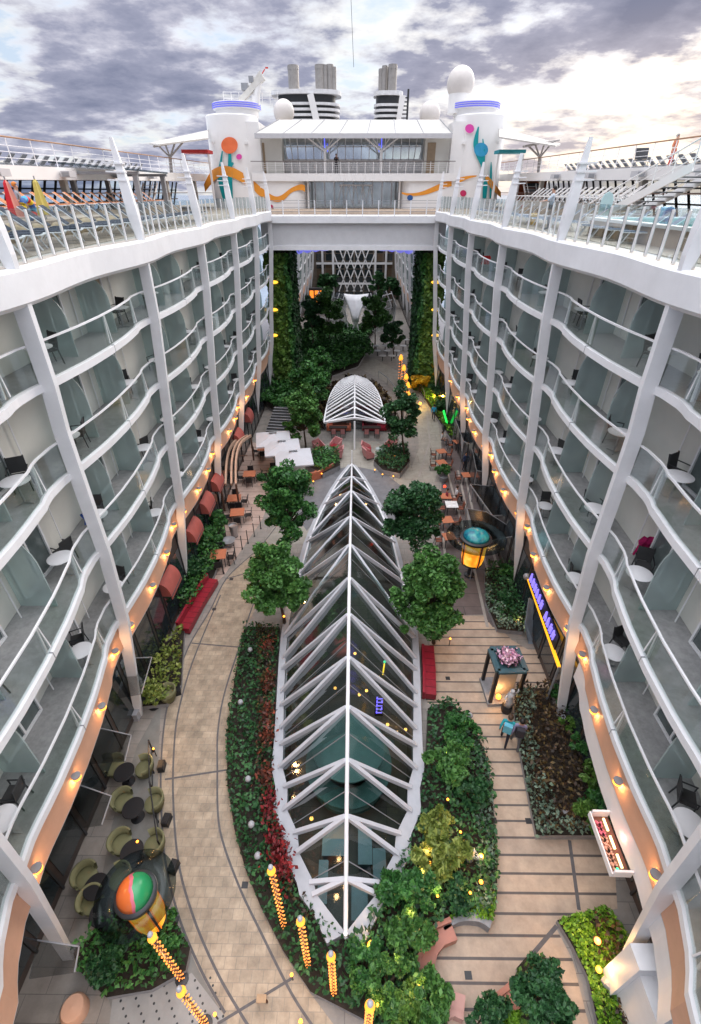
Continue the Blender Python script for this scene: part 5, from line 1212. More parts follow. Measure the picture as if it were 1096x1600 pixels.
# ------------------------------------------------------------------ garden lamps and globes
def garden_lamp(u, v, r, label, power=12, col=None, z=.75):
    p = PZ(u, v, z); t = thing('garden_lamp', label, 'lamp', (p.x, p.y, .2), 0, 'warm garden lamps'); m = MB(); m.tube([(0, 0, 0), (0, 0, z - .2)], .025, 6); m.build('stake', DARK, t)
    MB().sphere((0, 0, z - .2), r, 10, 7).build('bulb', col or WARM, t, smooth=True)
    if power: lamp_light(t, (0, 0, z + .05), power * 1.1)
garden_lamp(581, 1478, .14, 'bright warm lamp just below the point of the glass roof', 22); garden_lamp(662, 1365, .11, 'warm lamp in the yellow shrub, left of its pair', 12); garden_lamp(672, 1349, .07, 'small warm lamp in the yellow shrub', 0)
garden_lamp(752, 1338, .09, 'warm lamp beside the pale sculpture', 12); garden_lamp(752, 1378, .07, 'warm lamp below the pale sculpture', 8); garden_lamp(934, 1470, .10, 'reddish lamp at the foot of the bottom right rib', 16, EM('red_warm_lamp', (1, .22, .06), 3)); garden_lamp(936, 1515, .09, 'amber lamp above the white rocks', 12)
garden_lamp(688, 1262, .05, 'tiny lamp in the middle of the right garden bed', 0); garden_lamp(700, 1249, .05, 'tiny lamp beside the big mid green shrub', 0); garden_lamp(250, 1448, .08, 'amber lamp among bushes right of the big lantern', 10); garden_lamp(466, 940, .07, 'amber lamp at the left roof edge below the bright tree', 8, z=1.2); garden_lamp(444, 963, .06, 'amber lamp under the bright tree', 0, z=1.2)
garden_lamp(704, 998, .05, 'small lamp at the top corner of the plank deck', 6); garden_lamp(336, 1585, .05, 'small path lamp at the bottom of the curved path', 4); garden_lamp(470, 1596, .06, 'small lamp at the bottom path edge', 4); garden_lamp(456, 1523, .05, 'orange path light where the dark joint meets the bed', 3); garden_lamp(215, 1185 + 130, .05, 'small lamp among the cream chairs', 0)
garden_lamp(808, 972, .06, 'orange lamp behind the flower kiosk', 6); garden_lamp(240, 1170, .04, 'orange lamp on the stone foot of the left rib', 8)
for j, (u, v) in enumerate(((695, 1180), (722, 1205), (668, 1330), (640, 1430), (620, 1500), (720, 1300), (590, 1570), (655, 1540), (684, 1400), (735, 1395))):
    garden_lamp(u, v, .045, 'small warm lamp among the leaves of the right garden, ' + ['near the top shrub', 'by the top edging', 'right of the roof kerb bend', 'by the roof point', 'left of the speckled shrub', 'in the silvery edging', 'near the bottom light column', 'behind the curved bench', 'below the yellow shrub', 'by the lime moss'][j], 7, z=.95)
for j, (u, v) in enumerate(((490, 752), (503, 740), (519, 720), (498, 738), (586, 734), (598, 741), (615, 744), (617, 712), (621, 722), (608, 718))):
    garden_lamp(u, v, .055, ['lamp before the terracotta bench', 'lamp right of the terracotta bench', 'lamp by the left armchairs', 'lamp on the terracotta bench', 'left lamp on the right planter wall', 'middle lamp on the right planter wall', 'right lamp on the right planter wall', 'upper lamp in the right planter', 'lower lamp in the right planter', 'lamp left in the right planter'][j] + ' at the bistro entrance', 5 if j % 3 == 0 else 0, z=.5)
for j, (u, v) in enumerate(((391, 1015), (376, 1097), (388, 1217), (393, 1288), (403, 1337), (735, 1118), (688, 1283), (885, 1268))):
    p = PZ(u, v, .7); t = thing('globe_lamp', 'unlit pale globe lamp, ' + ['topmost in the strip along the curved path', 'second in the strip along the curved path', 'third in the strip along the curved path', 'fourth in the strip along the curved path', 'lowest in the strip, above the light columns', 'at the top of the right garden bed', 'low in the right garden bed', 'in the dark wall bed'][j], 'globe lamp', (p.x, p.y, .1), 0, 'unlit globe lamps')
    MB().sphere((0, 0, .6), .125, 14, 10).build('globe', M('frosted_globe', (.5, .5, .52)), t, smooth=True); m = MB(); m.tube([(0, 0, 0), (0, 0, .5)], .03, 6); m.build('stake', DARK, t)
for j, (u, v) in enumerate(((279, 1082), (254, 1200), (262, 1284), (273, 1357))):
    p = PZ(u, v); t = thing('path_speaker', 'black box speaker on the left path edge, %s' % ['topmost', 'second', 'third', 'lowest'][j], 'speaker', p, [.35, .1, -.1, -.2][j], 'black boxes along the path'); m = MB(); m.box(-.13, .13, -.19, .19, .02, .30); m.box(-.10, .10, -.16, .16, .302, .33); m.build('cabinet', BLACK, t); m = MB(); m.box(-.14, .14, -.2, .2, 0, .02); m.build('base', DARK, t)
# ------------------------------------------------------------------ benches
def bench_along(pts, depth, label, mat, back, name='long_bench', tuft=True, inward=1):
    P = [PZ(u, v) for u, v in pts]; o = P[0].copy(); t = thing(name, label, 'bench', o); cv = []
    for i, p in enumerate(P):
        d = (P[min(i + 1, len(P) - 1)] - P[max(i - 1, 0)]).normalized(); cv.append(((p.x - o.x, p.y - o.y, 0), (d.y * inward, -d.x * inward, 0)))
    m = MB(); m.sweep(cv, [(0, .08), (depth, .08), (depth, .45), (0, .45)]); m.build('seat', mat, t, fix=True)
    m = MB(); m.sweep(cv, [(-.14, .02), (-.005, .02), (-.005, back), (-.14, back)]); bo = m.build('backrest', mat, t, fix=True)
    if tuft:
        m = MB(); n = int((P[-1] - P[0]).length / .38)
        for i in range(1, n):
            q = P[0].lerp(P[-1], i / n) - o; sd = Vector(cv[0][1]); m.bar(q + Vector((0, 0, .452)), q + sd * depth + Vector((0, 0, .452)), .03, .006)
        m.build('seam', M('dark_red_seam', (.10, .005, .012), .6), bo if False else t)
    m = MB(); m.sweep(cv, [(.04, 0), (depth - .05, 0), (depth - .05, .075), (.04, .075)]); m.build('plinth', DARK, t, fix=True)
bench_along([(283, 990), (305, 950), (329, 912)], .55, 'long crimson tufted bench beside the left curved path', RED, .85)
bench_along([(664, 1093), (664, 1055), (662, 1017)], .5, 'crimson tufted bench between glass roof and plank deck', RED, .55)
bench_along(smooth_arc := [(655, 1535), (656, 1508), (664, 1480), (680, 1460), (703, 1450)], .42, 'curved salmon bench at the garden corner of the plank deck', M('salmon_bench', (.42, .17, .12), .45, var=.12), .6, 'curved_bench', False)
m = MB(); ribbon(m, smooth_line(poly([(690, 1455), (715, 1441), (745, 1441), (764, 1452)])), .22, .0, .45); tag(m.build('low_wall', STONE), 'low curved dark stone wall ending the garden corner', 'wall')
bench_along([(806, 1541), (788, 1557), (768, 1572)], .42, 'short salmon bench segment left of the small round tree', M('salmon_bench2', (.46, .19, .13), .45), .5, 'curved_bench', False, -1)
bench_along([(722, 1590), (706, 1583), (690, 1590)], .40, 'pale salmon bench segment at the bottom of the plank deck', M('salmon_bench3', (.48, .26, .22), .5), .5, 'curved_bench', False)
bench_along([(482, 752), (498, 748), (521, 735)], .6, 'terracotta bench in front of the left bistro planter', TERRA, .75, 'long_bench', False, -1)
# ------------------------------------------------------------------ cafe furniture on the left terrace
def make_cafe_table(w=1.0):
    t = thing('cafe_table', 'table', 'table'); m = MB(); m.box(-w / 2, w / 2, -w / 2, w / 2, .72, .76); m.build('table_top', TABLE, t)
    for sx in (-1, 1):
        for sy in (-1, 1): m = MB(); m.bar((sx * w * .42, sy * w * .42, 0), (sx * w * .42, sy * w * .42, .72), .05); m.build('leg', DARK, t)
    return t
KCT = Kind(make_cafe_table()); KCC = Kind(make_chair(BLACK, DARK, 'cafe_chair'))
for j, (u, v, rz, lab) in enumerate(((390, 740, .1, 'square orange table under the pergola end'), (371, 800, .15, 'square orange table beside the steel urn'), (341, 866, .15, 'square orange table above the crimson bench'), (366, 778, .1, 'smaller orange table behind the urn table'), (412, 700, .0, 'orange table under the farthest umbrella'), (428, 735, .2, 'orange table under the middle umbrella'), (446, 750, .1, 'orange table under the nearest umbrella'))):
    p = PZ(u, v, .75); p.z = 0; KCT.put(p, rz, lab + ', left terrace', 'orange cafe tables')
    for q, a in enumerate((0, PI / 2, PI, -PI / 2)):
        KCC.put(p + Vector((-math.sin(a + rz + PI) * .75, math.cos(a + rz + PI) * .75, 0)), a + rz + PI + random.uniform(-.2, .2), 'black chair on the %s side of the %s' % (['near', 'right', 'far', 'left'][q], lab.replace('square ', '')), 'black cafe chairs')
def umbrella(u, v, lab):
    p = PZ(u, v, 2.75); t = thing('market_umbrella', lab, 'umbrella', (p.x, p.y, 0), .18); h = 1.45; m = MB()
    vs = [(-h, -h, 2.55), (h, -h, 2.55), (h, h, 2.55), (-h, h, 2.55), (0, 0, 3.0)]; m.add(vs, [(0, 1, 4), (1, 2, 4), (2, 3, 4), (3, 0, 4)])
    for i in range(4): a, b = Vector(vs[i]), Vector(vs[(i + 1) % 4]); m.add([a, b, b - Vector((0, 0, .12)), a - Vector((0, 0, .12))], [(0, 1, 2, 3)])
    m.build('canopy', M('umbrella_canvas', (.52, .52, .55), .8, var=.05), t); m = MB(); m.tube([(0, 0, 0), (0, 0, 3.05)], .04); m.lathe((0, 0, 0), [(.4, 0), (.4, .08), (.05, .1)], 16); m.build('pole', STEEL, t)
    m = MB(); m.obox((0, .25, 3.0), (.65, .3, .06), 0, 0, -.25); m.build('vent_flap', GREYM, t)
    m = MB()
    for i in range(4): m.bar((0, 0, 2.98), Vector(vs[i]) - Vector((0, 0, .02)), .03)
    m.build('rib', GREYM, t)
umbrella(427, 682, 'square white umbrella, farthest of the three on the left terrace'); umbrella(441, 695, 'square white umbrella, middle of the three on the left terrace'); umbrella(459, 711, 'square white umbrella, nearest of the three on the left terrace')
# pergola
t = thing('pergola', 'pergola of curved timber ribs against the left block', 'pergola', PZ(365, 735)); o = t.location
for a, b_ in (((344, 756), (375, 683)), ((353, 757), (381, 682)), ((362, 757), (387, 681)), ((369, 757), (392, 681))):
    A, B = PZ(*a, 2.4), PZ(*b_, 2.4); m = MB(); pts = [A.lerp(B, i / 10) + Vector((math.sin(PI * i / 10) * .0 - .35 * math.sin(PI * i / 10), 0, .8 * math.sin(PI * i / 10))) - o for i in range(11)]
    for p, q in zip(pts, pts[1:]): m.bar(p, q, .13, .22)
    m.build('timber_rib', M('pale_timber', (.50, .34, .25), .6, var=.15), t)
for q in ((344, 756), (375, 683), (369, 757), (392, 681)): p = PZ(*q, 2.4) - o; m = MB(); m.bar((p.x, p.y, 0), p, .12); m.build('post', M('dark_timber', (.12, .06, .04), .6), t)
m = MB(); A, B, C_, D = [PZ(*q, 2.75) - o for q in ((350, 735), (381, 735), (360, 712), (387, 712))]; m.bar(A, B, .05); m.bar(C_, D, .05); m.build('tie_bar', M('dark_timber', (.12, .06, .04), .6), t)
for j, y in enumerate((18.6, 23.2, 26.2, 29.0, 36.5, 41.0)):
    x = -9.72; t = thing('awning', 'domed red awning on the left shop front, %s' % ['nearest', 'second', 'third', 'fourth', 'fifth', 'farthest'][j], 'awning', (x, y, 2.6), 0, 'red awnings'); m = MB(); vs = []; fs = []; n = 10
    for i in range(n + 1):
        a = PI / 2 * i / n
        for k in range(3): yy = (-1, 0, 1)[k] * .8; vs.append((.5 * math.cos(a), yy, .85 * math.sin(a)))
    m.add(vs, [(i * 3 + k, i * 3 + k + 1, i * 3 + k + 4, i * 3 + k + 3) for i in range(n) for k in range(2)])
    for sy in (-.8, .8): m.add([(.5 * math.cos(PI / 2 * i / n), sy, .85 * math.sin(PI / 2 * i / n)) for i in range(n + 1)] + [(0, sy, 0)], [tuple(range(n + 2))])
    m.box(.48, .51, -.8, .8, -.18, .0); m.build('canopy', M('awning_red', (.36, .09, .075), .75, var=.12), t); m = MB(); m.tube([(0, -.8, 0), (.5, -.8, 0), (.5, .8, 0), (0, .8, 0)], .025); m.build('frame', DARK, t)
# stairs, urn, rail posts
t = thing('park_stair', 'grey stone steps with pale nosings left of the dense tree', 'staircase', PZ(428, 690)); o = t.location; m = MB()
for i in range(12): w = 2.2; m.box(-w / 2, w / 2, i * .42, i * .42 + .42, 0, .12 + i * .13, 0); m.box(-w / 2, w / 2, i * .42 - .01, i * .42 + .09, .122 + i * .13, .14 + i * .13, 1)
m.build('step', [M('step_grey', (.07, .075, .08), .7), M('pale_nosing', (.38, .38, .40), .6)], t); t.rotation_euler = (0, 0, -.12)
t = thing('brick_kiosk', 'warm lit brick kiosk left of the layered tree', 'kiosk', PZ(444, 605)); m = MB(); m.box(-1.0, 1.0, 0, 1, 0, 1.6); m.build('wall', TILES('kiosk_brick', (.40, .14, .07), (.32, .10, .05), (.2, .15, .12), .4, .15, .02), t); m = MB(); m.box(-1.3, 1.3, -.2, 1.3, 2.7, 2.85); m.build('roof', DARK, t)
m = MB(); m.box(-.9, .9, .3, .4, 1.7, 2.6); m.build('lit_shelf', EM('kiosk_light', (1, .32, .08), .7), t)
for sx in (-1, 1): m = MB(); m.tube([(sx, 0, 0), (sx, 0, 2.7)], .06); m.build('post', DARK, t)
lamp_light(t, (0, -.3, 2.2), 15)
t = thing('steel_urn', 'tall brushed steel planter urn at the left terrace edge', 'urn', PZ(367, 838)); m = MB(); m.lathe((0, 0, 0), [(.22, 0), (.30, .95), (.32, 1.0), (.28, 1.0), (.26, .9), (0, .88)], 24); m.build('vessel', STEEL, t, smooth='auto'); m = MB(); m.lathe((0, 0, .0), [(.24, 0), (.24, .05)], 20); m.build('foot', DARK, t)
t = thing('steel_bowl', 'low grey bowl planter below the steel urn', 'planter', PZ(359, 852)); m = MB(); m.lathe((0, 0, 0), [(.25, 0), (.42, .4), (.46, .46), (.4, .46), (0, .36)], 24); m.build('bowl', GREYM, t, smooth='auto')
for j, (u, v) in enumerate(((408, 826), (398, 838), (388, 849), (379, 858), (369, 872), (359, 884), (350, 896))):
    p = PZ(u, v); t = thing('rail_post', 'thin black rail post on the left terrace edge, %s' % (['farthest'] + ['%s from the far end' % q for q in ('second', 'third', 'fourth', 'fifth', 'sixth')] + ['nearest'])[j], 'post', p, 0, 'black rail posts'); m = MB(); m.tube([(0, 0, 0), (-.02, .1, 1.05)], .03, 8); m.build('post', BLACK, t); m = MB(); m.lathe((0, 0, 0), [(.07, 0), (.07, .03)], 10); m.build('base', DARK, t)
t = thing('terrace_rail', 'low black metal rail between cream chairs and path', 'railing', PZ(243, 1262)); o = t.location; m = MB()
for h in (.35, .9): m.tube([PZ(240, 1175) - o + Vector((0, 0, h)), PZ(242, 1240) - o + Vector((0, 0, h)), PZ(255, 1330) - o + Vector((0, 0, h))], .025)
m.build('rail', BLACK, t)
for q in ((240, 1175), (241, 1208), (242, 1240), (248, 1285), (255, 1330)): p = PZ(*q) - o; m = MB(); m.tube([p, p + Vector((0, 0, .92))], .03); m.build('post', BLACK, t)
# ------------------------------------------------------------------ lower left: dark canopies, cream chairs round black tables
for j, (pts) in enumerate(([(200, 1030), (238, 1028), (222, 1085), (182, 1092)], [(140, 1135), (206, 1150), (196, 1190), (128, 1195)], [(118, 1225), (175, 1245), (160, 1290), (100, 1298)], [(60, 1470), (125, 1480), (118, 1520), (46, 1530)])):
    P = [PZ(u, v, 2.9) for u, v in pts]; o = P[0].copy(); t = thing('shop_canopy', 'dark glass shop canopy with white bars on the left, %s' % ['highest in the picture', 'by the rib foot', 'beside the cream chairs', 'nearest, below the bottom left rib'][j], 'canopy', o, 0, 'dark glass shop canopies'); Q = [p - o for p in P]
    m = MB(); m.plate(Q, (0, 0, .03)); m.build('glass_sheet', GLASS('canopy_dark_glass', (.72, .74, .75), .10, .15, .2), t, fix=True); m = MB()
    for a, b_ in ((0, 1), (1, 2)): m.bar(Q[a] + Vector((0, 0, .05)), Q[b_] + Vector((0, 0, .05)), .035)
    m.build('bar', GREYM, t)
    m = MB(); m.bar(Q[0], Q[0] + Vector((-.5, 0, .5)), .04); m.build('bracket', DARK, t)
CREAMF = M('cream_cushion', (.17, .168, .085), .75, var=.15)
def make_tub():
    t = thing('tub_chair', 'chair', 'armchair'); m = MB(); m.lathe((0, 0, 0), [(.28, .1), (.34, .22), (.35, .42), (.3, .46), (0, .47)], 20); m.build('seat', CREAMF, t, smooth='auto')
    m = MB(); m.lathe((0, 0, 0), [(.30, .40), (.40, .42), (.44, .78), (.38, .80), (.31, .5)], 14, 0, -.2, PI + .2, False); m.build('backrest', CREAMF, t, smooth=True)
    m = MB(); m.lathe((0, 0, 0), [(.24, 0), (.24, .1)], 12); m.build('plinth', DARK, t); return t
def make_pedestal_table():
    t = thing('pedestal_table', 'table', 'table'); MB().lathe((0, 0, .7), [(0, 0), (.38, 0), (.40, .03), (.38, .05), (0, .05)], 28).build('table_top', BLACK, t, smooth='auto'); m = MB(); m.tube([(0, 0, 0), (0, 0, .7)], .04); m.lathe((0, 0, 0), [(.26, 0), (.05, .05)], 16); m.build('pedestal', BLACK, t); return t
KTU = Kind(make_tub()); KPT = Kind(make_pedestal_table())
for j, (u, v, lab) in enumerate(((236, 1088, 'beside the yellow green bush'), (194, 1206, 'nearest the rib foot'), (208, 1262, 'in the middle of the cream group'), (206, 1330, 'above the big lantern'), (150, 1385, 'left of the big lantern'), (160, 1425, 'below left of the big lantern'))):
    p = PZ(u, v, .75); p.z = .006; KPT.put(p, 0, 'round black table ' + lab, 'round black tables')
    for q, a in enumerate((.5, 2.6)):
        KTU.put(p + Vector((math.cos(a) * .68, math.sin(a) * .68, 0)), a - PI / 2, 'cream tub chair, %s the black table %s' % (['right of', 'left of'][q], lab), 'cream tub chairs')
t = thing('stone_panel', 'pale stone screen wall beside the left path above the canopies', 'wall', PZ(245, 985)); m = MB(); a, b_ = PZ(222, 960), PZ(262, 905); o = t.location; m.plate([PZ(238, 1005) - o, PZ(270, 965) - o, PZ(270, 965) - o + Vector((0, 0, 3.2)), PZ(238, 1005) - o + Vector((0, 0, 3.2))], (-.35, -.1, 0)); m.build('stone_slab', M('cream_stone', (.52, .48, .40), .6, var=.18, scale=1.5), t, fix=True)
for s, (u, v) in ((-1, (216, 1140)), (1, (890, 1165))):
    t = thing('rib_foot', 'pale stone foot under the %s second rib' % SIDE[s], 'plinth', (s * 10.0, RIB0, 0)); m = MB(); m.box(-.45, .45, -.35, .35, 0, .5); m.build('block', CONC, t); m = MB(); m.box(-.5, .5, -.4, .4, .502, .56); m.build('cap', CONC, t)
# floor art corner at the bottom left
t = thing('glowing_niche', 'orange lit arched niche at the bottom left corner', 'niche', PZ(120, 1580)); m = MB(); m.lathe((0, 0, 0), [(.36, 0), (.36, .3), (.3, .4), (0, .44)], 24); m.build('drum', SALMON, t, smooth='auto'); m = MB(); m.box(-.18, .18, -.42, -.36, .05, .3); m.build('opening', BLACK, t); lamp_light(t, (.2, -1.0, 1.2), 10)
# ------------------------------------------------------------------ bistro
t = thing('bistro_canopy', 'glass bistro canopy with white ridge and close-set herringbone ribs', 'glass canopy', (0.2, 46, 0)); Yf, Yb = 41.2, 54.8
def bw(y): w = (y - Yf) / (Yb - Yf); return 2.85 * (1 - w ** 2.6) ** .5 if w < 1 else 0
def bz(y): w = (y - Yf) / (Yb - Yf); return 2.25 + 1.25 * math.sin(min(1, w * .88 + .12) * PI)
XB = .22; m = MB(); m.tube([(XB, y, bz(y) + .02) for y in np.linspace(Yf - .2, Yb, 12)], .08); m.tube([(XB, Yf - 1.2, 0), (XB, Yf - .6, 2.6)], .08, 10); under(m.build('ridge_beam', WHITE), t)
m = MB(); g = MB(); n = 15
for i in range(n):
    y = Yf + (Yb - Yf) * (i / n) ** .9 + .5; ye = max(Yf, y - 1.7)
    for s in (-1, 1): m.bar((XB, y, bz(y)), (XB + s * bw(ye), ye, 2.2), .17, .08)
ye = np.linspace(Yf, Yb - .05, 14)
for a, b_ in zip(ye, ye[1:]):
    for s in (-1, 1): g.add([(XB, a, bz(a) - .08), (XB + s * bw(a), a, 2.15), (XB + s * bw(b_), b_, 2.15), (XB, b_, bz(b_) - .08)], [(0, 1, 2, 3)]); m.bar((XB + s * bw(a), a, 2.2), (XB + s * bw(b_), b_, 2.2), .12)
for s in (-1, 1): m.bar((XB, Yf - .1, bz(Yf)), (XB + s * 2.85, Yf, 2.2), .16)
under(m.build('rib', WHITE), t); under(g.build('glass_skin', GLASS('bistro_glass', (.75, .80, .83), .10, .1)), t)
m = MB(); m.box(-2.0, 2.5, Yf + 3.4, Yf + 3.5, 0, 2.0); under(m.build('front_glass', GLDARK), t); m = MB(); m.box(-2.3, 2.8, Yf + 4.6, Yf + 4.8, 0, 2.0); under(m.build('inner_wall', M('dark_red_wall', (.15, .02, .03), .6)), t)
n = 2600; q = np.column_stack([rng.uniform(-1, 1, n), rng.uniform(0, 1, n)]); yy = 44 + q[:, 1] * 12.5; q2 = np.column_stack([XB + np.sign(q[:, 0]) * (np.array([bw(a) for a in yy]) + .35 + np.abs(q[:, 0]) * .9), yy, rng.uniform(.3, 1.9, n)])
h = thing('hedge', 'dark bronze hedge wrapped round the far end of the bistro canopy', 'hedge', (.2, 52, 0)); under(leaf_mesh('foliage', q2, .3, G_BRZ), h); m = MB()
for a in np.linspace(45, 56, 9):
    for s in (-1, 1): m.tube([(XB + s * (bw(a) + .7), a, 0), (XB + s * (bw(a) + .7), a, 1.4)], .04, 5)
under(m.build('stem', BARK), h)
def make_sofa(mat, w):
    t = thing('sofa', 'sofa', 'sofa'); m = MB(); m.box(-w / 2, w / 2, -.4, .4, .12, .44); m.build('seat', mat, t); m = MB(); m.box(-w / 2, w / 2, .401, .56, .12, .9); m.build('backrest', mat, t)
    for sx in (-1, 1): m = MB(); m.box(sx * w / 2 + (0.002 if sx > 0 else -.16), sx * w / 2 + (.16 if sx > 0 else -.002), -.4, .56, .12, .66); m.build('armrest', mat, t)
    m = MB(); m.box(-w / 2 + .05, w / 2 - .05, -.35, .5, 0, .118); m.build('plinth', DARK, t); return t
sf = make_sofa(RED, 2.1); sf.location = PZ(585, 672); tag(sf, 'crimson sofa right under the bistro canopy front')
sf = make_sofa(M('coral_vinyl', (.55, .16, .09), .5), 2.1); sf.location = PZ(530, 672); tag(sf, 'coral sofa left under the bistro canopy front')
for j, (u, v, rz) in enumerate(((522, 683, PI), (536, 683, PI), (573, 683, PI), (589, 683, PI))):
    a = make_chair(PINKV, DARK, 'bistro_chair'); a.location = PZ(u, v); a.rotation_euler = (0, 0, rz); tag(a, 'pink cushioned bistro chair, %s of four facing the sofas' % ['leftmost', 'second from left', 'third from left', 'rightmost'][j], 'chair', 'bistro chairs')
for j, (u, v) in enumerate(((529, 678), (581, 678))):
    t = thing('bistro_table', 'dark rectangular table before the %s sofa' % ['coral', 'crimson'][j], 'table', PZ(u, v)); m = MB(); m.box(-.9, .9, -.3, .3, .7, .75); m.build('table_top', BROWN, t)
    for sx in (-.7, .7): m = MB(); m.tube([(sx, 0, 0), (sx, 0, .7)], .05); m.build('leg', DARK, t)
def make_wing(mat):
    t = thing('wing_chair', 'chair', 'armchair'); m = MB(); m.box(-.36, .36, -.36, .3, .2, .46); m.build('seat', RED, t); m = MB(); m.plate([(-.42, .3, .2), (.42, .3, .2), (.46, .46, 1.1), (-.46, .46, 1.1)], (0, .1, 0)); m.build('backrest', mat, t, fix=True)
    for sx in (-1, 1): m = MB(); m.plate([(sx * .37, -.3, .2), (sx * .37, .34, .2), (sx * .43, .44, 1.0), (sx * .38, -.3, .62)], (sx * .08, 0, 0)); m.build('armrest', mat, t, fix=True)
    for sx in (-.3, .3):
        for sy in (-.3, .3): m = MB(); m.tube([(sx, sy, 0), (sx, sy, .2)], .03); m.build('leg', DARK, t)
    return t
KW = Kind(make_wing(PINKV))
for j, (u, v, rz) in enumerate(((500, 706, .9), (524, 703, -.7), (528, 715, -1.6), (574, 708, 1.5), (610, 703, -.8), (577, 716, 2.0))):
    KW.put(PZ(u, v), rz, 'pink and red wing chair, ' + ['left of the left trio', 'upper right of the left trio', 'lower right of the left trio', 'upper left of the right trio', 'right of the right trio', 'lower left of the right trio'][j], 'wing chairs at the bistro entrance')
for j, (u, v) in enumerate(((513, 709), (593, 709))): t = thing('side_table', 'small round glass side table in the %s trio of wing chairs' % ['left', 'right'][j], 'table', PZ(u, v)); MB().lathe((0, 0, .5), [(0, 0), (.36, 0), (.36, .03), (0, .03)], 20).build('table_top', M('pale_glass_top', (.45, .5, .5), .2), t); m = MB(); m.tube([(0, 0, 0), (0, 0, .5)], .04); m.build('pedestal', STEEL, t)
# ------------------------------------------------------------------ right terrace dining
KD = Kind(make_cafe_table(.8)); 
DCH = Kind(make_chair(M('rust_seat', (.22, .07, .04), .6), DARK, 'dining_chair'))
cloth_m = M('white_tablecloth', (.70, .70, .70), .8)
spots = [((697, 775), 'with the red light'), ((706, 788), 'white laid, with guests'), ((730, 742), 'behind the clipped ball shrub'), ((699, 812), 'below the white laid table'), ((702, 838), 'left of the lantern'), ((690, 705), 'farthest, beside the right path'), ((690, 722), 'second from the far end'), ((716, 690), 'under the green light bar')]
for j, ((u, v), lab) in enumerate(spots):
    p = PZ(u, v, .75); p.z = .012; KD.put(p, .05 * j, 'dining table on the right terrace, ' + lab, 'dining tables on the right terrace')
    for q, a in enumerate((PI / 2, -PI / 2)): DCH.put(p + Vector((-math.sin(a + PI) * .68, math.cos(a + PI) * .68, 0)), a + PI, 'rust seated chair %s the dining table %s' % (['left of', 'right of'][q], lab), 'dining chairs on the right terrace')
t = thing('tablecloth', 'white cloth laid on the right terrace table with guests', 'tablecloth', PZ(706, 788, .77)); m = MB(); m.box(-.45, .45, -.45, .45, 0, .012); m.build('cloth', cloth_m, t); m = MB()
for x, y in ((-.2, -.2), (.2, .2), (.15, -.2)): m.lathe((x, y, .013), [(.1, 0), (.11, .02), (0, .02)], 12)
m.build('crockery', WHITE, t)
for j, pts in enumerate(([(712, 655), (735, 665), (752, 700), (725, 690)], [(738, 700), (768, 715), (778, 742), (745, 735)], [(735, 757), (785, 762), (795, 805), (770, 806)], [(730, 795), (760, 800), (815, 835), (745, 850)], [(720, 640), (742, 648), (748, 668), (726, 662)])):
    P = [PZ(u, v, 2.8) for u, v in pts]; o = P[0].copy(); t = thing('glass_awning', 'smoky glass awning over the right terrace, %s' % ['second farthest', 'beside the third rib', 'in the middle', 'just above the lantern', 'farthest'][j], 'awning', o, 0, 'smoky glass awnings'); Q = [p - o for p in P]; m = MB(); m.plate(Q, (0, 0, .03)); m.build('glass_sheet', GLASS('smoky_awning_glass', (.36, .38, .40), .03, .25), t, fix=True); m = MB()
    for a in range(4): m.bar(Q[a], Q[(a + 1) % 4], .06)
    m.build('frame', GREYM, t); m = MB(); m.tube([Q[0], Q[0] - Vector((0, 0, 2.8))], .035); m.build('post', GREYM, t); m = MB(); m.tube([Q[3], Q[3] - Vector((0, 0, 2.8))], .035); m.build('post', GREYM, t)
t = thing('green_light_bar', 'bright green lit bar on a dark stand, right terrace', 'light', PZ(699, 672)); m = MB(); m.box(-.5, .5, -.4, .4, 0, .6); m.build('stand', DARK, t); m = MB(); m.bar((-.1, 0, .75), (-.55, .2, 2.0), .26, .12); m.build('light_bar', EM('green_neon', (.03, 1, .12), .6), t)
t = thing('pot', 'round grey pot of the clipped ball shrub', 'pot', PZ(692, 752)); m = MB(); m.lathe((0, 0, 0), [(.25, 0), (.38, .45), (.4, .5), (0, .48)], 20); m.build('vessel', GREYM, t, smooth='auto')
t = thing('small_red_lamp', 'small red lamp on a right terrace table', 'lamp', PZ(695, 762, .77)); MB().sphere((0, 0, .12), .11, 10, 7).build('bulb', EM('red_lamp', (1, .05, .02), 2), t, smooth=True); m = MB(); m.tube([(0, 0, 0), (0, 0, .05)], .06); m.build('base', DARK, t)
FCT = Kind(make_pedestal_table()); far_top = M('far_table_top', (.5, .5, .5), .5)
n = 0
for r_, (v, us) in enumerate(((548, (588, 602, 616, 630)), (556, (590, 605, 620)), (564, (598, 612, 626)), (538, (600, 618, 634)))):
    for k, u in enumerate(us):
        p = PZ(u, v); t = thing('far_cafe_table', 'far pale cafe table before the sail canopy, %s in the %s row' % (['leftmost', 'second', 'third', 'fourth'][k], ['second', 'third', 'nearest', 'farthest'][r_]), 'table', p, 0, 'far cafe tables'); MB().lathe((0, 0, .72), [(0, 0), (.5, 0), (.5, .05), (0, .05)], 14).build('table_top', far_top, t); m = MB(); m.tube([(0, 0, 0), (0, 0, .72)], .06); m.build('pedestal', DARK, t)
t = thing('far_kiosk', 'far orange lit shop window below the left balconies beyond the bridge', 'kiosk', PZ(497, 490)); m = MB(); m.box(-1.6, 1.6, 0, 1, 0, 4.6); m.build('wall', DARK, t); m = MB()
for x in (-1.1, -.1, .9): m.box(x - .35, x + .4, -.08, -.02, 1.2, 4.2)
m.build('lit_window', EM('far_orange_window', (1, .26, .03), .7), t)
t = thing('ramp_rail', 'pale handrail along the far right ramp', 'handrail', PZ(650, 600)); o = t.location
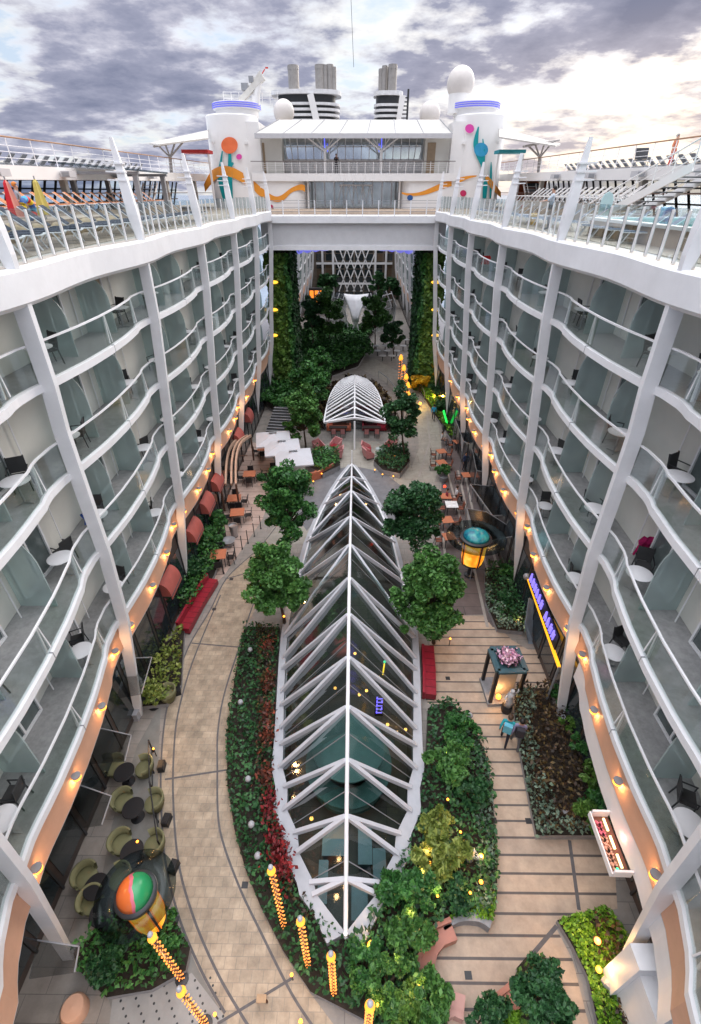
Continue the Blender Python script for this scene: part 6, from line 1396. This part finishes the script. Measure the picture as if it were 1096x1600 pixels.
m = MB(); L = [PZ(u, v, .95) - o for u, v in ((640, 578), (652, 593), (660, 604), (664, 614))]; m.tube(L, .05); L2 = [PZ(u, v, .95) - o for u, v in ((592, 580), (606, 590), (617, 604), (622, 614))]; m.tube(L2, .05); m.build('rail', STEEL, t)
for p in L + L2: m = MB(); m.tube([p, (p.x, p.y, 0)], .035, 6); m.build('post', STEEL, t)
# ------------------------------------------------------------------ flower kiosk
o = PZ(779, 1082); t = thing('flower_kiosk', 'dark teal four-post kiosk with a bowl of pink flowers on top', 'kiosk', o, .05); KTEAL = M('kiosk_teal', (.045, .10, .12), .4, var=.15); W = .62; H = 2.35
for sx in (-1, 1):
    for sy in (-1, 1): m = MB(); m.box(sx * W - .07, sx * W + .07, sy * W - .07, sy * W + .07, .2, H); m.build('post', BLACK, t)
m = MB(); m.box(-W - .12, W + .12, -W - .12, W + .12, 0, .2); m.build('plinth', STONE, t)
m = MB()
for a, b_ in (((-1, -1), (1, -1)), ((1, -1), (1, 1)), ((1, 1), (-1, 1)), ((-1, 1), (-1, -1))): m.bar((a[0] * (W + .0), a[1] * (W + .0), H + .06), (b_[0] * W, b_[1] * W, H + .06), .24, .12)
m.box(-W + .1, W - .1, -W + .1, W - .1, H - .05, H); m.build('top_frame', KTEAL, t)
m = MB(); m.lathe((0, 0, H + .005), [(.2, 0), (.46, .22), (.5, .25), (.42, .22), (0, .12)], 28); m.build('bowl', BLACK, t, smooth='auto')
q = rng.normal(size=(420, 3)) * np.array([.19, .19, .10]) + np.array([0, 0, H + .33]); leaf_mesh('blossom', q, .10, LEAF('petal_pink', (.35, .12, .28), (.62, .32, .48), (.85, .66, .72)), t)
m = MB(); m.box(-W + .08, W - .08, -.25, -.2, .25, H - .1); m.build('back_panel', M('kiosk_back', (.42, .36, .30), .6), t)
lamp_light(t, (-.2, -.55, .75), 14); MB().sphere((-.22, -.5, .40), .13, 12, 8).build('lamp', WARM, t, smooth=True)
t = thing('statue', 'small pale statue before the flower kiosk', 'statue', o + Vector((.12, -.95, 0))); m = MB(); m.lathe((0, 0, 0), [(.24, 0), (.24, .35), (.2, .4)], 16); m.build('pedestal', BLACK, t)
m = MB(); m.tube([(0, 0, .38), (.03, 0, .7), (-.02, .02, 1.0), (.02, 0, 1.25), (.02, 0, 1.35)], [.17, .16, .12, .15, .06], 12); m.sphere((.03, -.02, 1.47), .11, 12, 8); m.tube([(-.12, 0, 1.22), (-.26, -.08, 1.0), (-.15, -.18, .95)], [.05, .045, .03], 8); m.tube([(.15, 0, 1.22), (.28, -.02, 1.45), (.24, -.05, 1.65)], [.05, .04, .03], 8); m.build('figure', M('statue_stone', (.55, .55, .56), .6), t, smooth=True)
t = thing('garden_sculpture', 'pale blue-white abstract sculpture in the right garden bed', 'sculpture', PZ(731, 1348)); m = MB(); m.tube([(0, 0, .1), (.15, .1, .5), (-.1, .05, .9), (.05, 0, 1.15)], [.22, .15, .12, .05], 12); m.tube([(.1, .05, .5), (.35, -.1, .7), (.3, -.15, .95)], [.12, .1, .04], 10); m.tube([(-.02, 0, .7), (-.3, .2, .8), (-.32, .3, 1.05)], [.1, .08, .03], 10); m.build('figure', M('sculpture_white', (.55, .60, .66), .5), t, smooth=True); m = MB(); m.box(-.25, .25, -.25, .25, .0, .12); m.build('base', STONE, t)
# white rocks
t = MB(); 
for j, (u, v, r) in enumerate(((966, 1528, .34), (978, 1515, .22), (955, 1535, .25))): p = PZ(u, v, .4); tg = MB().sphere((0, 0, 0), r, 9, 6, sc=(1.2, .8, .9)); tg.v = [tuple(c_ * random.uniform(.72, 1.12) for c_ in q_) for q_ in tg.v]; tg = tag(tg.build('white_rock', M('white_rock', (.50, .48, .46), .85, var=.2, bump=.6, scale=3), loc=p), ['large', 'small upper', 'small left'][j] + ' white rock by the bottom right corner bed', 'rock', 'white rocks')
# right hand white wall with steps, shelf sign and violet sign
t = thing('shop_wall', 'long white low wall with stepped top along the right shops', 'wall', (9.2, 9, 0)); m = MB(); cv = [((hw(6.2, y) - bulge(((y - RIB0) / BAY) % 1) + .30, y, 0), (1, 0, 0)) for y in np.linspace(2.5, 12.3, 40)]
m.sweep(cv, [(0, 3.65), (.2, 3.65), (.2, 4.69), (0, 4.69)]); under(m.build('wall_panel', WHITE, fix=True), t)
p = PZ(968, 1500, 2.9); m = MB(); m.box(p.x + .45, p.x + 1.3, p.y - .2, p.y + .35, 0, 2.9); m.box(p.x + .62, p.x + 1.3, p.y - 1.5, p.y - .202, 0, 2.4); under(m.build('wall_step', WHITE), t)
ya_, yb_ = PZ(956, 1264, 3.9).y, PZ(982, 1362, 3.9).y; fx_ = lambda y: hw(6.2, y) - bulge(((y - RIB0) / BAY) % 1) - .12; p0, p1 = Vector((fx_(ya_), ya_, 3.75)), Vector((fx_(yb_), yb_, 3.75)); t = thing('shop_sign', 'white framed shop sign with terracotta letters and warm light strips', 'sign', p0.lerp(p1, .5)); o = t.location; d = (p1 - p0); L = d.length; ang = math.atan2(d.y, d.x); t.rotation_euler = (0, 0, ang)
m = MB(); m.box(-L / 2, L / 2, -.20, -.16, -.25, -.02); m.box(-L / 2, -L / 2 + .06, -.139, .4, -.25, .1); m.box(L / 2 - .06, L / 2, -.139, .4, -.25, .1); m.box(-L / 2 + .061, L / 2 - .061, -.139, .4, -.27, -.22, 1); m.build('sign_frame', [WHITE, M('sign_tray_brown', (.16, .07, .05), .5)], t)
for i in range(9):
    x = -L / 2 + .22 + i * (L - .4) / 9; m = MB(); w = .17
    m.bar((x, -.08, -.2), (x + w, .08, -.2), .075, .14); 
    if i % 3 != 1: m.bar((x + w, -.06, -.2), (x + w * .2, .10, -.2), .065, .14)
    if i % 2: m.bar((x - .02, .02, -.2), (x + w, .0, -.2), .065, .14)
    m.build('sign_letter', M('sign_terracotta', (.62, .34, .24), .5) if i > 2 else M('sign_rose', (.62, .14, .20), .5), t)
for i in range(3): m = MB(); x = -L / 2 + .15 + i * (L - .2) / 3; m.box(x, x + (L - .6) / 3, .17, .23, -.15, -.1); m.build('light_strip', EM('strip_light', (1, .74, .35), 1.6), t)
MB().sphere((L / 2 - .15, .05, -.12), .045, 8, 6).build('green_indicator', EM('green_dot', (.02, .9, .3), 1), t); lamp_light(t, (0, .3, .25), 3, (1, .35, .25))
# violet sign on the dark shop front under the second right rib; the writing cannot be read in the photograph
A, B = PZ(829, 900, 3.4), PZ(866, 998, 3.4); t = thing('shop_sign', 'black shop sign with violet lit script letters above a yellow light bar', 'sign', A.lerp(B, .5)); d = B - A; L = d.length; t.rotation_euler = (0, 0, math.atan2(d.y, d.x)); m = MB(); m.box(-L / 2 - .2, L / 2 + .2, .06, .14, -.5, .35); m.build('sign_board', BLACK, t)
VS = EM('violet_sign_light', (.28, .22, 1.0), .55)
for i in range(11):
    if i == 6: continue
    x = -L / 2 + (i + .5) * L / 11; w = L / 11 * .62; m = MB(); k = i % 4
    m.tube([(x - w / 2, -.0, -.22), (x - w * .1, 0, .28)], .05, 6); m.tube([(x - w * .1, 0, .28), (x + w * .25, 0, -.22 if k != 2 else .0)], .05, 6)
    if k in (0, 3): m.tube([(x - w * .3, 0, 0), (x + w * .3, 0, .02)], .045, 6)
    if k in (1, 2): m.tube([(x + w * .25, 0, -.2), (x + w * .5, 0, .2)], .045, 6)
    m.build('sign_letter', VS, t)
A, B = PZ(826, 905, 2.6), PZ(874, 1042, 2.6); t = thing('light_bar', 'long yellow orange light bar in front of the violet sign', 'light', A); m = MB(); m.bar((0, 0, 0), B - A, .13, .1); m.build('lit_tube', EM('yellow_orange_bar', (1, .45, .02), .7), t); MB().sphere((-.05, .15, .05), .2, 12, 8).build('end_cap', GREYM, t, smooth=True); m = MB(); q = B - A; m.tube([q, q + Vector((0, 0, -2.5))], .05); m.build('post', GREYM, t)
t = thing('glass_screen', 'tapering blue-grey glass screen below the violet sign', 'screen', PZ(830, 1000)); o = t.location; m = MB(); m.plate([PZ(826, 1006) - o, PZ(833, 1006) - o, PZ(842, 945, 1.8) - o, PZ(826, 935, 2.4) - o, PZ(820, 975, 1.4) - o], (.08, .05, 0)); m.build('pane', M('blue_grey_glass', (.25, .31, .38), .2), t, fix=True)
# ------------------------------------------------------------------ wooden peg on the path
t = thing('wooden_stool', 'narrow dark wooden stool on the curved path near the bottom', 'stool', PZ(411, 1566)); m = MB(); m.box(-.14, .14, -.09, .09, .40, .45); m.build('seat', TAN, t)
for sx in (-.1, .1): m = MB(); m.bar((sx * 1.3, 0, 0), (sx, 0, .40), .05); m.build('leg', M('dark_wood', (.10, .04, .02), .6), t)
# ------------------------------------------------------------------ people
SKIN = M('skin', (.46, .26, .18), .5, var=.05)
def person(loc, rz, label, top, legs, hair, pose='stand', bag=None, sc=1.0, lean=0):
    J = {'pel': (0, 0, .95), 'sp1': (0, -.01, 1.12), 'sp2': (0, 0, 1.32), 'nk': (0, 0, 1.48), 'hd0': (0, -.015, 1.57), 'hd1': (0, -.02, 1.70), 'nose': (0, -.115, 1.62)}
    st = .22 if pose == 'walk' else 0
    for s, n in ((-1, 'l'), (1, 'r')):
        k = s * st
        J['hip' + n] = (s * .10, 0, .90); J['kn' + n] = (s * .11, -k * .55 - .02, .50); J['an' + n] = (s * .11, -k + (.0 if k > 0 else .04), .09); J['to' + n] = (s * .125, -k - .15, .035)
        J['sh' + n] = (s * .185, 0, 1.41); J['el' + n] = (s * .25, .03 + k * .5, 1.14); J['wr' + n] = (s * .25, -.06 + k * .7, .90); J['ha' + n] = (s * .25, -.085 + k * .75, .82)
        if pose == 'hold': J['el' + n] = (s * .25, -.02, 1.16); J['wr' + n] = (s * .10, -.24, 1.32); J['ha' + n] = (s * .05, -.27, 1.40)
        if pose in ('sit', 'lean'):
            if pose == 'sit': J['kn' + n] = (s * .14, -.42, .93); J['an' + n] = (s * .14, -.44, .50); J['to' + n] = (s * .14, -.58, .45); J['wr' + n] = (s * .18, -.28, 1.02); J['ha' + n] = (s * .16, -.36, 1.0)
            else: J['el' + n] = (s * .26, -.2, 1.2); J['wr' + n] = (s * .22, -.42, 1.16); J['ha' + n] = (s * .2, -.5, 1.15)
    R = {'pel': .135, 'sp1': .125, 'sp2': .15, 'nk': .058, 'hd0': .085, 'hd1': .09, 'nose': .018}
    for n in 'lr': R.update({'hip' + n: .095, 'kn' + n: .06, 'an' + n: .042, 'to' + n: .036, 'sh' + n: .062, 'el' + n: .043, 'wr' + n: .03, 'ha' + n: .036})
    E = [('pel', 'sp1', 1), ('sp1', 'sp2', 1), ('sp2', 'nk', 1), ('nk', 'hd0', 3), ('hd0', 'hd1', 3), ('hd0', 'nose', 3)]
    for n in 'lr': E += [('pel', 'hip' + n, 2), ('hip' + n, 'kn' + n, 2), ('kn' + n, 'an' + n, 2), ('an' + n, 'to' + n, 4), ('sp2', 'sh' + n, 1), ('sh' + n, 'el' + n, 1), ('el' + n, 'wr' + n, 3 if top[1] == 's' else 1), ('wr' + n, 'ha' + n, 3)]
    names = list(J); dz = -.45 if pose == 'sit' else 0
    me = bpy.data.meshes.new('person'); me.from_pydata([(x, y, z + dz) for x, y, z in J.values()], [(names.index(a), names.index(b)) for a, b, _ in E], [])
    ob = bpy.data.objects.new('person', me); COL.objects.link(ob); ob.modifiers.new('skin', 'SKIN'); 
    sv = me.skin_vertices[0].data
    for i, nm in enumerate(names): sv[i].radius = (R[nm] * (1.18 if nm in ('sp2', 'pel') else 1), R[nm]); sv[i].use_root = nm == 'pel'
    sub = ob.modifiers.new('sub', 'SUBSURF'); sub.levels = 2; sub.render_levels = 2
    dg = bpy.context.evaluated_depsgraph_get(); new = bpy.data.meshes.new_from_object(ob.evaluated_get(dg)); ob.modifiers.clear(); ob.data = new; bpy.data.meshes.remove(me)
    bm = bmesh.new(); bm.from_mesh(new)
    def tubeb(p, q, r0, r1):
        p, q = Vector(p), Vector(q); d = (q - p).normalized(); x = d.cross(Vector((0, .3, 1))).normalized(); y = x.cross(d); rows = []
        for c_, r_ in ((p, r0), (p.lerp(q, .5) + Vector((0, -.006, 0)), (r0 + r1) / 2), (q, r1)): rows.append([bm.verts.new(c_ + (x * math.cos(a * PI / 3) + y * math.sin(a * PI / 3)) * r_) for a in range(6)])
        for a, b_ in zip(rows, rows[1:]):
            for i in range(6): bm.faces.new((a[i], a[(i + 1) % 6], b_[(i + 1) % 6], b_[i]))
        bm.faces.new(rows[0][::-1]); bm.faces.new(rows[-1])
    for n, s in (('l', -1), ('r', 1)):
        h = Vector(J['ha' + n]) + Vector((0, 0, dz)); w = Vector(J['wr' + n]) + Vector((0, 0, dz)); d = (h - w).normalized(); sd = Vector((0, 1, 0)) if abs(d.y) < .8 else Vector((1, 0, 0))
        for i, ln in enumerate((.07, .085, .08, .06)): o_ = h + d * .015 + sd * (i - 1.5) * .018; tubeb(o_, o_ + d * ln + Vector((-s * .015, -.01, 0)), .0095, .007)
        o_ = w + d * .03 - sd * .03; tubeb(o_, o_ + d * .05 - sd * .03, .011, .008)
    segs = [(Vector(J[a]), Vector(J[b]), k) for a, b, k in E]
    mats = [SKIN, top[0], legs, SKIN, DARK]
    bm.to_mesh(new); bm.free()
    for m_ in mats: new.materials.append(m_)
    for f in new.polygons:
        c_ = f.center - Vector((0, 0, dz)); best = 9; kk = 0
        for a, b_, k in segs:
            t_ = max(0, min(1, (c_ - a).dot(b_ - a) / max(1e-9, (b_ - a).length_squared))); dd = (c_ - a.lerp(b_, t_)).length
            if dd < best: best = dd; kk = k
        if kk == 1 and c_.z > 1.50: kk = 3
        f.material_index = kk; f.use_smooth = True
    ob.location = loc; ob.rotation_euler = (lean, 0, rz); ob.scale = (sc,) * 3
    tag(ob, label, 'person')
    m = MB(); vs = MB().sphere((0, .0, 1.685 + dz), .112, 16, 10, sc=(.92, 1.02, 1.0)); keep = [f for f in vs.f if all(not (vs.v[i][1] < -.055 and vs.v[i][2] < 1.70 + dz) and vs.v[i][2] > 1.60 + dz for i in f)]
    m.v = vs.v; m.f = keep; m.m = [0] * len(keep); m.build('hair', hair, ob, smooth=True)
    if bag: m = MB(); m.obox((.0, .2, 1.25 + dz), (.3, .17, .42)); m.build('backpack', bag, ob)
    return ob
HBR = M('brown_hair', (.05, .028, .015), .6); HBK = M('black_hair', (.012, .011, .01), .5); HGR = M('grey_hair', (.35, .34, .33), .6)
def C(n, c_): return M(n, c_, .8, var=.12, scale=8)
DKT = C('dark_trousers', (.02, .02, .03)); GRT = C('grey_trousers', (.13, .13, .14)); TANT = C('tan_shorts', (.30, .22, .13))
person(PZ(786, 1160, .006), 2.7, 'person in turquoise top walking on the plank deck, left of the pair', (C('turquoise_top', (.02, .34, .40)), 'l'), DKT, HBR, 'walk', C('light_blue_pack', (.12, .42, .55)), 1.12)
person(PZ(803, 1166, .006), 2.9, 'person in lilac grey top walking on the plank deck, right of the pair', (C('lilac_top', (.24, .22, .34)), 'l'), GRT, HBK, 'walk', C('dark_pack', (.03, .03, .04)), 1.12)
person(PZ(677, 657, .006), 2.9, 'person in bright blue jacket on the far right path', (C('blue_jacket', (.03, .30, .50)), 'l'), DKT, HBK, 'walk')
person(PZ(508, 671, .006), -1.2, 'waiter in white shirt between the coral sofa and canopy pole', (C('white_shirt', (.75, .75, .75)), 'l'), DKT, HBK, 'lean')
p = PX(1046, 258, 20.5); person((20.5, p.y, fz(p.y) + .63), .6, 'person in orange red shirt at the right upper railing', (C('orange_shirt', (.50, .17, .09)), 's'), C('red_shorts', (.35, .04, .04)), HGR, 'stand')
p = PX(852, 355, 9.4); person((9.5, p.y, 18.47), -1.9, 'person in light blue shirt leaning at the right glass railing', (C('pale_blue_shirt', (.45, .52, .60)), 's'), GRT, HBK, 'lean')
person(Vector((PY(526, 272, 65).x, 65, zb)), .2, 'person in dark clothes holding a phone on the deckhouse balcony', (C('black_top', (.015, .015, .02)), 'l'), DKT, HBR, 'hold')
p = PX(30, 312, -14.0); person((-14.0, p.y, 18.47 + .55), 1.9, 'person in grey top with an orange cap sitting on the left pool deck', (C('grey_top', (.28, .29, .33)), 's'), TANT, C('orange_cap', (.6, .2, .04)), 'sit')
person(PZ(712, 782, .012) + Vector((.0, 0, -.0)), 1.6, 'person in white top seated at the white laid table, right terrace', (C('white_top', (.7, .7, .72)), 's'), DKT, HBR, 'sit')
person(PZ(697, 786, .012), -1.6, 'person in dark red top seated left of the white laid table', (C('wine_top', (.25, .03, .05)), 's'), GRT, HBK, 'sit')
person(PZ(725, 735, .012), .5, 'person in dark blue top standing near the clipped ball shrub', (C('dark_blue_top', (.03, .05, .12)), 'l'), DKT, HBK, 'stand')
person(PZ(690, 694, .012), 1.2, 'person in pale top seated at the farthest right terrace table', (C('pale_top', (.6, .6, .62)), 's'), GRT, HBR, 'sit')
for sx, (u, v) in ((0, (20, 325)),):
    p = PX(40, 320, -13.0); t = thing('swim_ring', 'striped inflatable swim ring on the left pool deck', 'swim ring', (-13.1, p.y + .3, 19.35)); m = MB(); m.tube([(.08 * 0, .32 * math.cos(a), .32 * math.sin(a)) for a in np.linspace(0, 2 * PI, 25)[:-1]], .12, 10, 0, True); m.m = [(i // 10 // 2) % 4 for i in range(len(m.m))]; t.location.z += .55; m.build('ring', [NAVY, M('ring_yellow', (.7, .5, .02)), M('ring_red', (.6, .03, .03)), BLUEP], t, smooth=True); t.location.z = 19.005 + .44
# ------------------------------------------------------------------ camera, sky, sun
cam = bpy.data.cameras.new('camera'); co = bpy.data.objects.new('camera', cam); COL.objects.link(co); SC.camera = co
co.location = (CAMX, 0, HCAM); co.rotation_euler = (PI / 2 - TILT, 0, YAW)
cam.sensor_fit = 'VERTICAL'; cam.sensor_height = 36; cam.lens = 36 * FPX / 1600; cam.clip_start = .05; cam.clip_end = 20000
w = bpy.data.worlds.new('World'); SC.world = w; w.use_nodes = True; nt = w.node_tree; bg = nt.nodes['Background']; bg.inputs['Strength'].default_value = .09
SUN_EL, SUN_AZ = math.radians(24), math.radians(38)
sky = nt.nodes.new('ShaderNodeTexSky'); sky.sky_type = 'NISHITA'; sky.sun_disc = False; sky.sun_elevation = SUN_EL; sky.sun_rotation = SUN_AZ; sky.air_density = 1; sky.dust_density = 2
tc = nt.nodes.new('ShaderNodeTexCoord'); sep = nt.nodes.new('ShaderNodeSeparateXYZ'); nt.links.new(tc.outputs['Generated'], sep.inputs[0])
def math_(op, a, b=None, clamp=False):
    n = nt.nodes.new('ShaderNodeMath'); n.operation = op; n.use_clamp = clamp
    for i, x in enumerate((a, b)):
        if x is None: continue
        if isinstance(x, (int, float)): n.inputs[i].default_value = x
        else: nt.links.new(x, n.inputs[i])
    return n.outputs[0]
# a flat cloud layer: the view direction meets it at (x/z, y/z)
zz = math_('MAXIMUM', math_('ADD', sep.outputs['Z'], .17), .05)
cb = nt.nodes.new('ShaderNodeCombineXYZ'); nt.links.new(math_('DIVIDE', sep.outputs['X'], zz), cb.inputs[0]); nt.links.new(math_('DIVIDE', sep.outputs['Y'], zz), cb.inputs[1])
OX, OY = 9.2, 3.3
def noise(scale, detail, off, rough=.55):
    mp = nt.nodes.new('ShaderNodeMapping'); mp.inputs['Location'].default_value = off; nt.links.new(cb.outputs[0], mp.inputs['Vector'])
    n = nt.nodes.new('ShaderNodeTexNoise'); n.inputs['Scale'].default_value = scale; n.inputs['Detail'].default_value = detail; n.inputs['Roughness'].default_value = rough; nt.links.new(mp.outputs[0], n.inputs['Vector']); return n.outputs['Fac']
n1 = noise(1.15, 10, (OX, OY, 0), .56); n2 = noise(2.9, 10, (7.1, .3, 2), .6)
def ramp(src, stops):
    r = nt.nodes.new('ShaderNodeValToRGB'); e = r.color_ramp.elements
    e[0].position, e[0].color = stops[0][0], list(stops[0][1]) + [1]; e[1].position, e[1].color = stops[-1][0], list(stops[-1][1]) + [1]
    for p, c_ in stops[1:-1]: k = e.new(p); k.color = list(c_) + [1]
    nt.links.new(src, r.inputs['Fac']); return r.outputs['Color']
mask = ramp(math_('SUBTRACT', math_('ADD', math_('MULTIPLY', n1, .72), math_('MULTIPLY', n2, .28)), math_('MULTIPLY', sep.outputs['X'], .035)), [(.44, (0, 0, 0)), (.515, (1, 1, 1))])
body = ramp(math_('ADD', math_('MULTIPLY', n2, .45), math_('MULTIPLY', n1, .55)), [(.43, (7.2, 7.0, 7.3)), (.48, (4.0, 4.0, 4.7)), (.53, (2.4, 2.5, 3.3)), (.64, (1.25, 1.42, 2.15))])
gap = ramp(n2, [(.38, (4.4, 5.2, 6.4)), (.55, (7.0, 6.8, 6.5))])
mx0 = nt.nodes.new('ShaderNodeMix'); mx0.data_type = 'RGBA'; mx0.inputs[0].default_value = .75; nt.links.new(sky.outputs[0], mx0.inputs[6]); nt.links.new(gap, mx0.inputs[7])
mx = nt.nodes.new('ShaderNodeMix'); mx.data_type = 'RGBA'; nt.links.new(mask, mx.inputs[0]); nt.links.new(mx0.outputs[2], mx.inputs[6]); nt.links.new(body, mx.inputs[7])
peach = math_('MULTIPLY', math_('MULTIPLY', sep.outputs['X'], 1.7, True), math_('SUBTRACT', .75, math_('MULTIPLY', sep.outputs['Z'], 3.2), True), True)
mp_ = nt.nodes.new('ShaderNodeMix'); mp_.data_type = 'RGBA'; nt.links.new(peach, mp_.inputs[0]); nt.links.new(mx.outputs[2], mp_.inputs[6]); mp_.inputs[7].default_value = (7.6, 6.0, 4.9, 1)
# the unseen zenith is brightened, added to fill the atrium with light
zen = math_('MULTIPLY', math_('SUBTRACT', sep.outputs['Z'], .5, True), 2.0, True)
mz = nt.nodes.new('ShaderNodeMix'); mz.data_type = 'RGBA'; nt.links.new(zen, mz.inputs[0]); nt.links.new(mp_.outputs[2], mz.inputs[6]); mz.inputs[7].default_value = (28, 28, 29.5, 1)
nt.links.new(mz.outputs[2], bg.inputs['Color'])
sl = bpy.data.lights.new('sun', 'SUN'); sl.energy = 1.2; sl.angle = math.radians(35); sl.color = (1, .93, .86); so = bpy.data.objects.new('sun', sl); COL.objects.link(so)
d = Vector((math.sin(SUN_AZ) * math.cos(SUN_EL), math.cos(SUN_AZ) * math.cos(SUN_EL), math.sin(SUN_EL))); so.rotation_euler = (-d).to_track_quat('-Z', 'Y').to_euler(); so.location = (0, 0, 60)
SC.view_settings.view_transform = 'Standard'; SC.view_settings.look = 'None'; SC.view_settings.exposure = .80; SC.view_settings.gamma = 1
cy = SC.cycles; cy.max_bounces = 6; cy.diffuse_bounces = 3; cy.glossy_bounces = 2; cy.transparent_max_bounces = 24; cy.transmission_bounces = 2; cy.use_denoising = True; cy.sample_clamp_indirect = 4; cy.caustics_reflective = False; cy.caustics_refractive = False
for K in (KT, KC, KL, K1, K2, K3, KB, KG, KCT, KCC, KTU, KPT, KW, KD, DCH): K.done()
FCT.done()
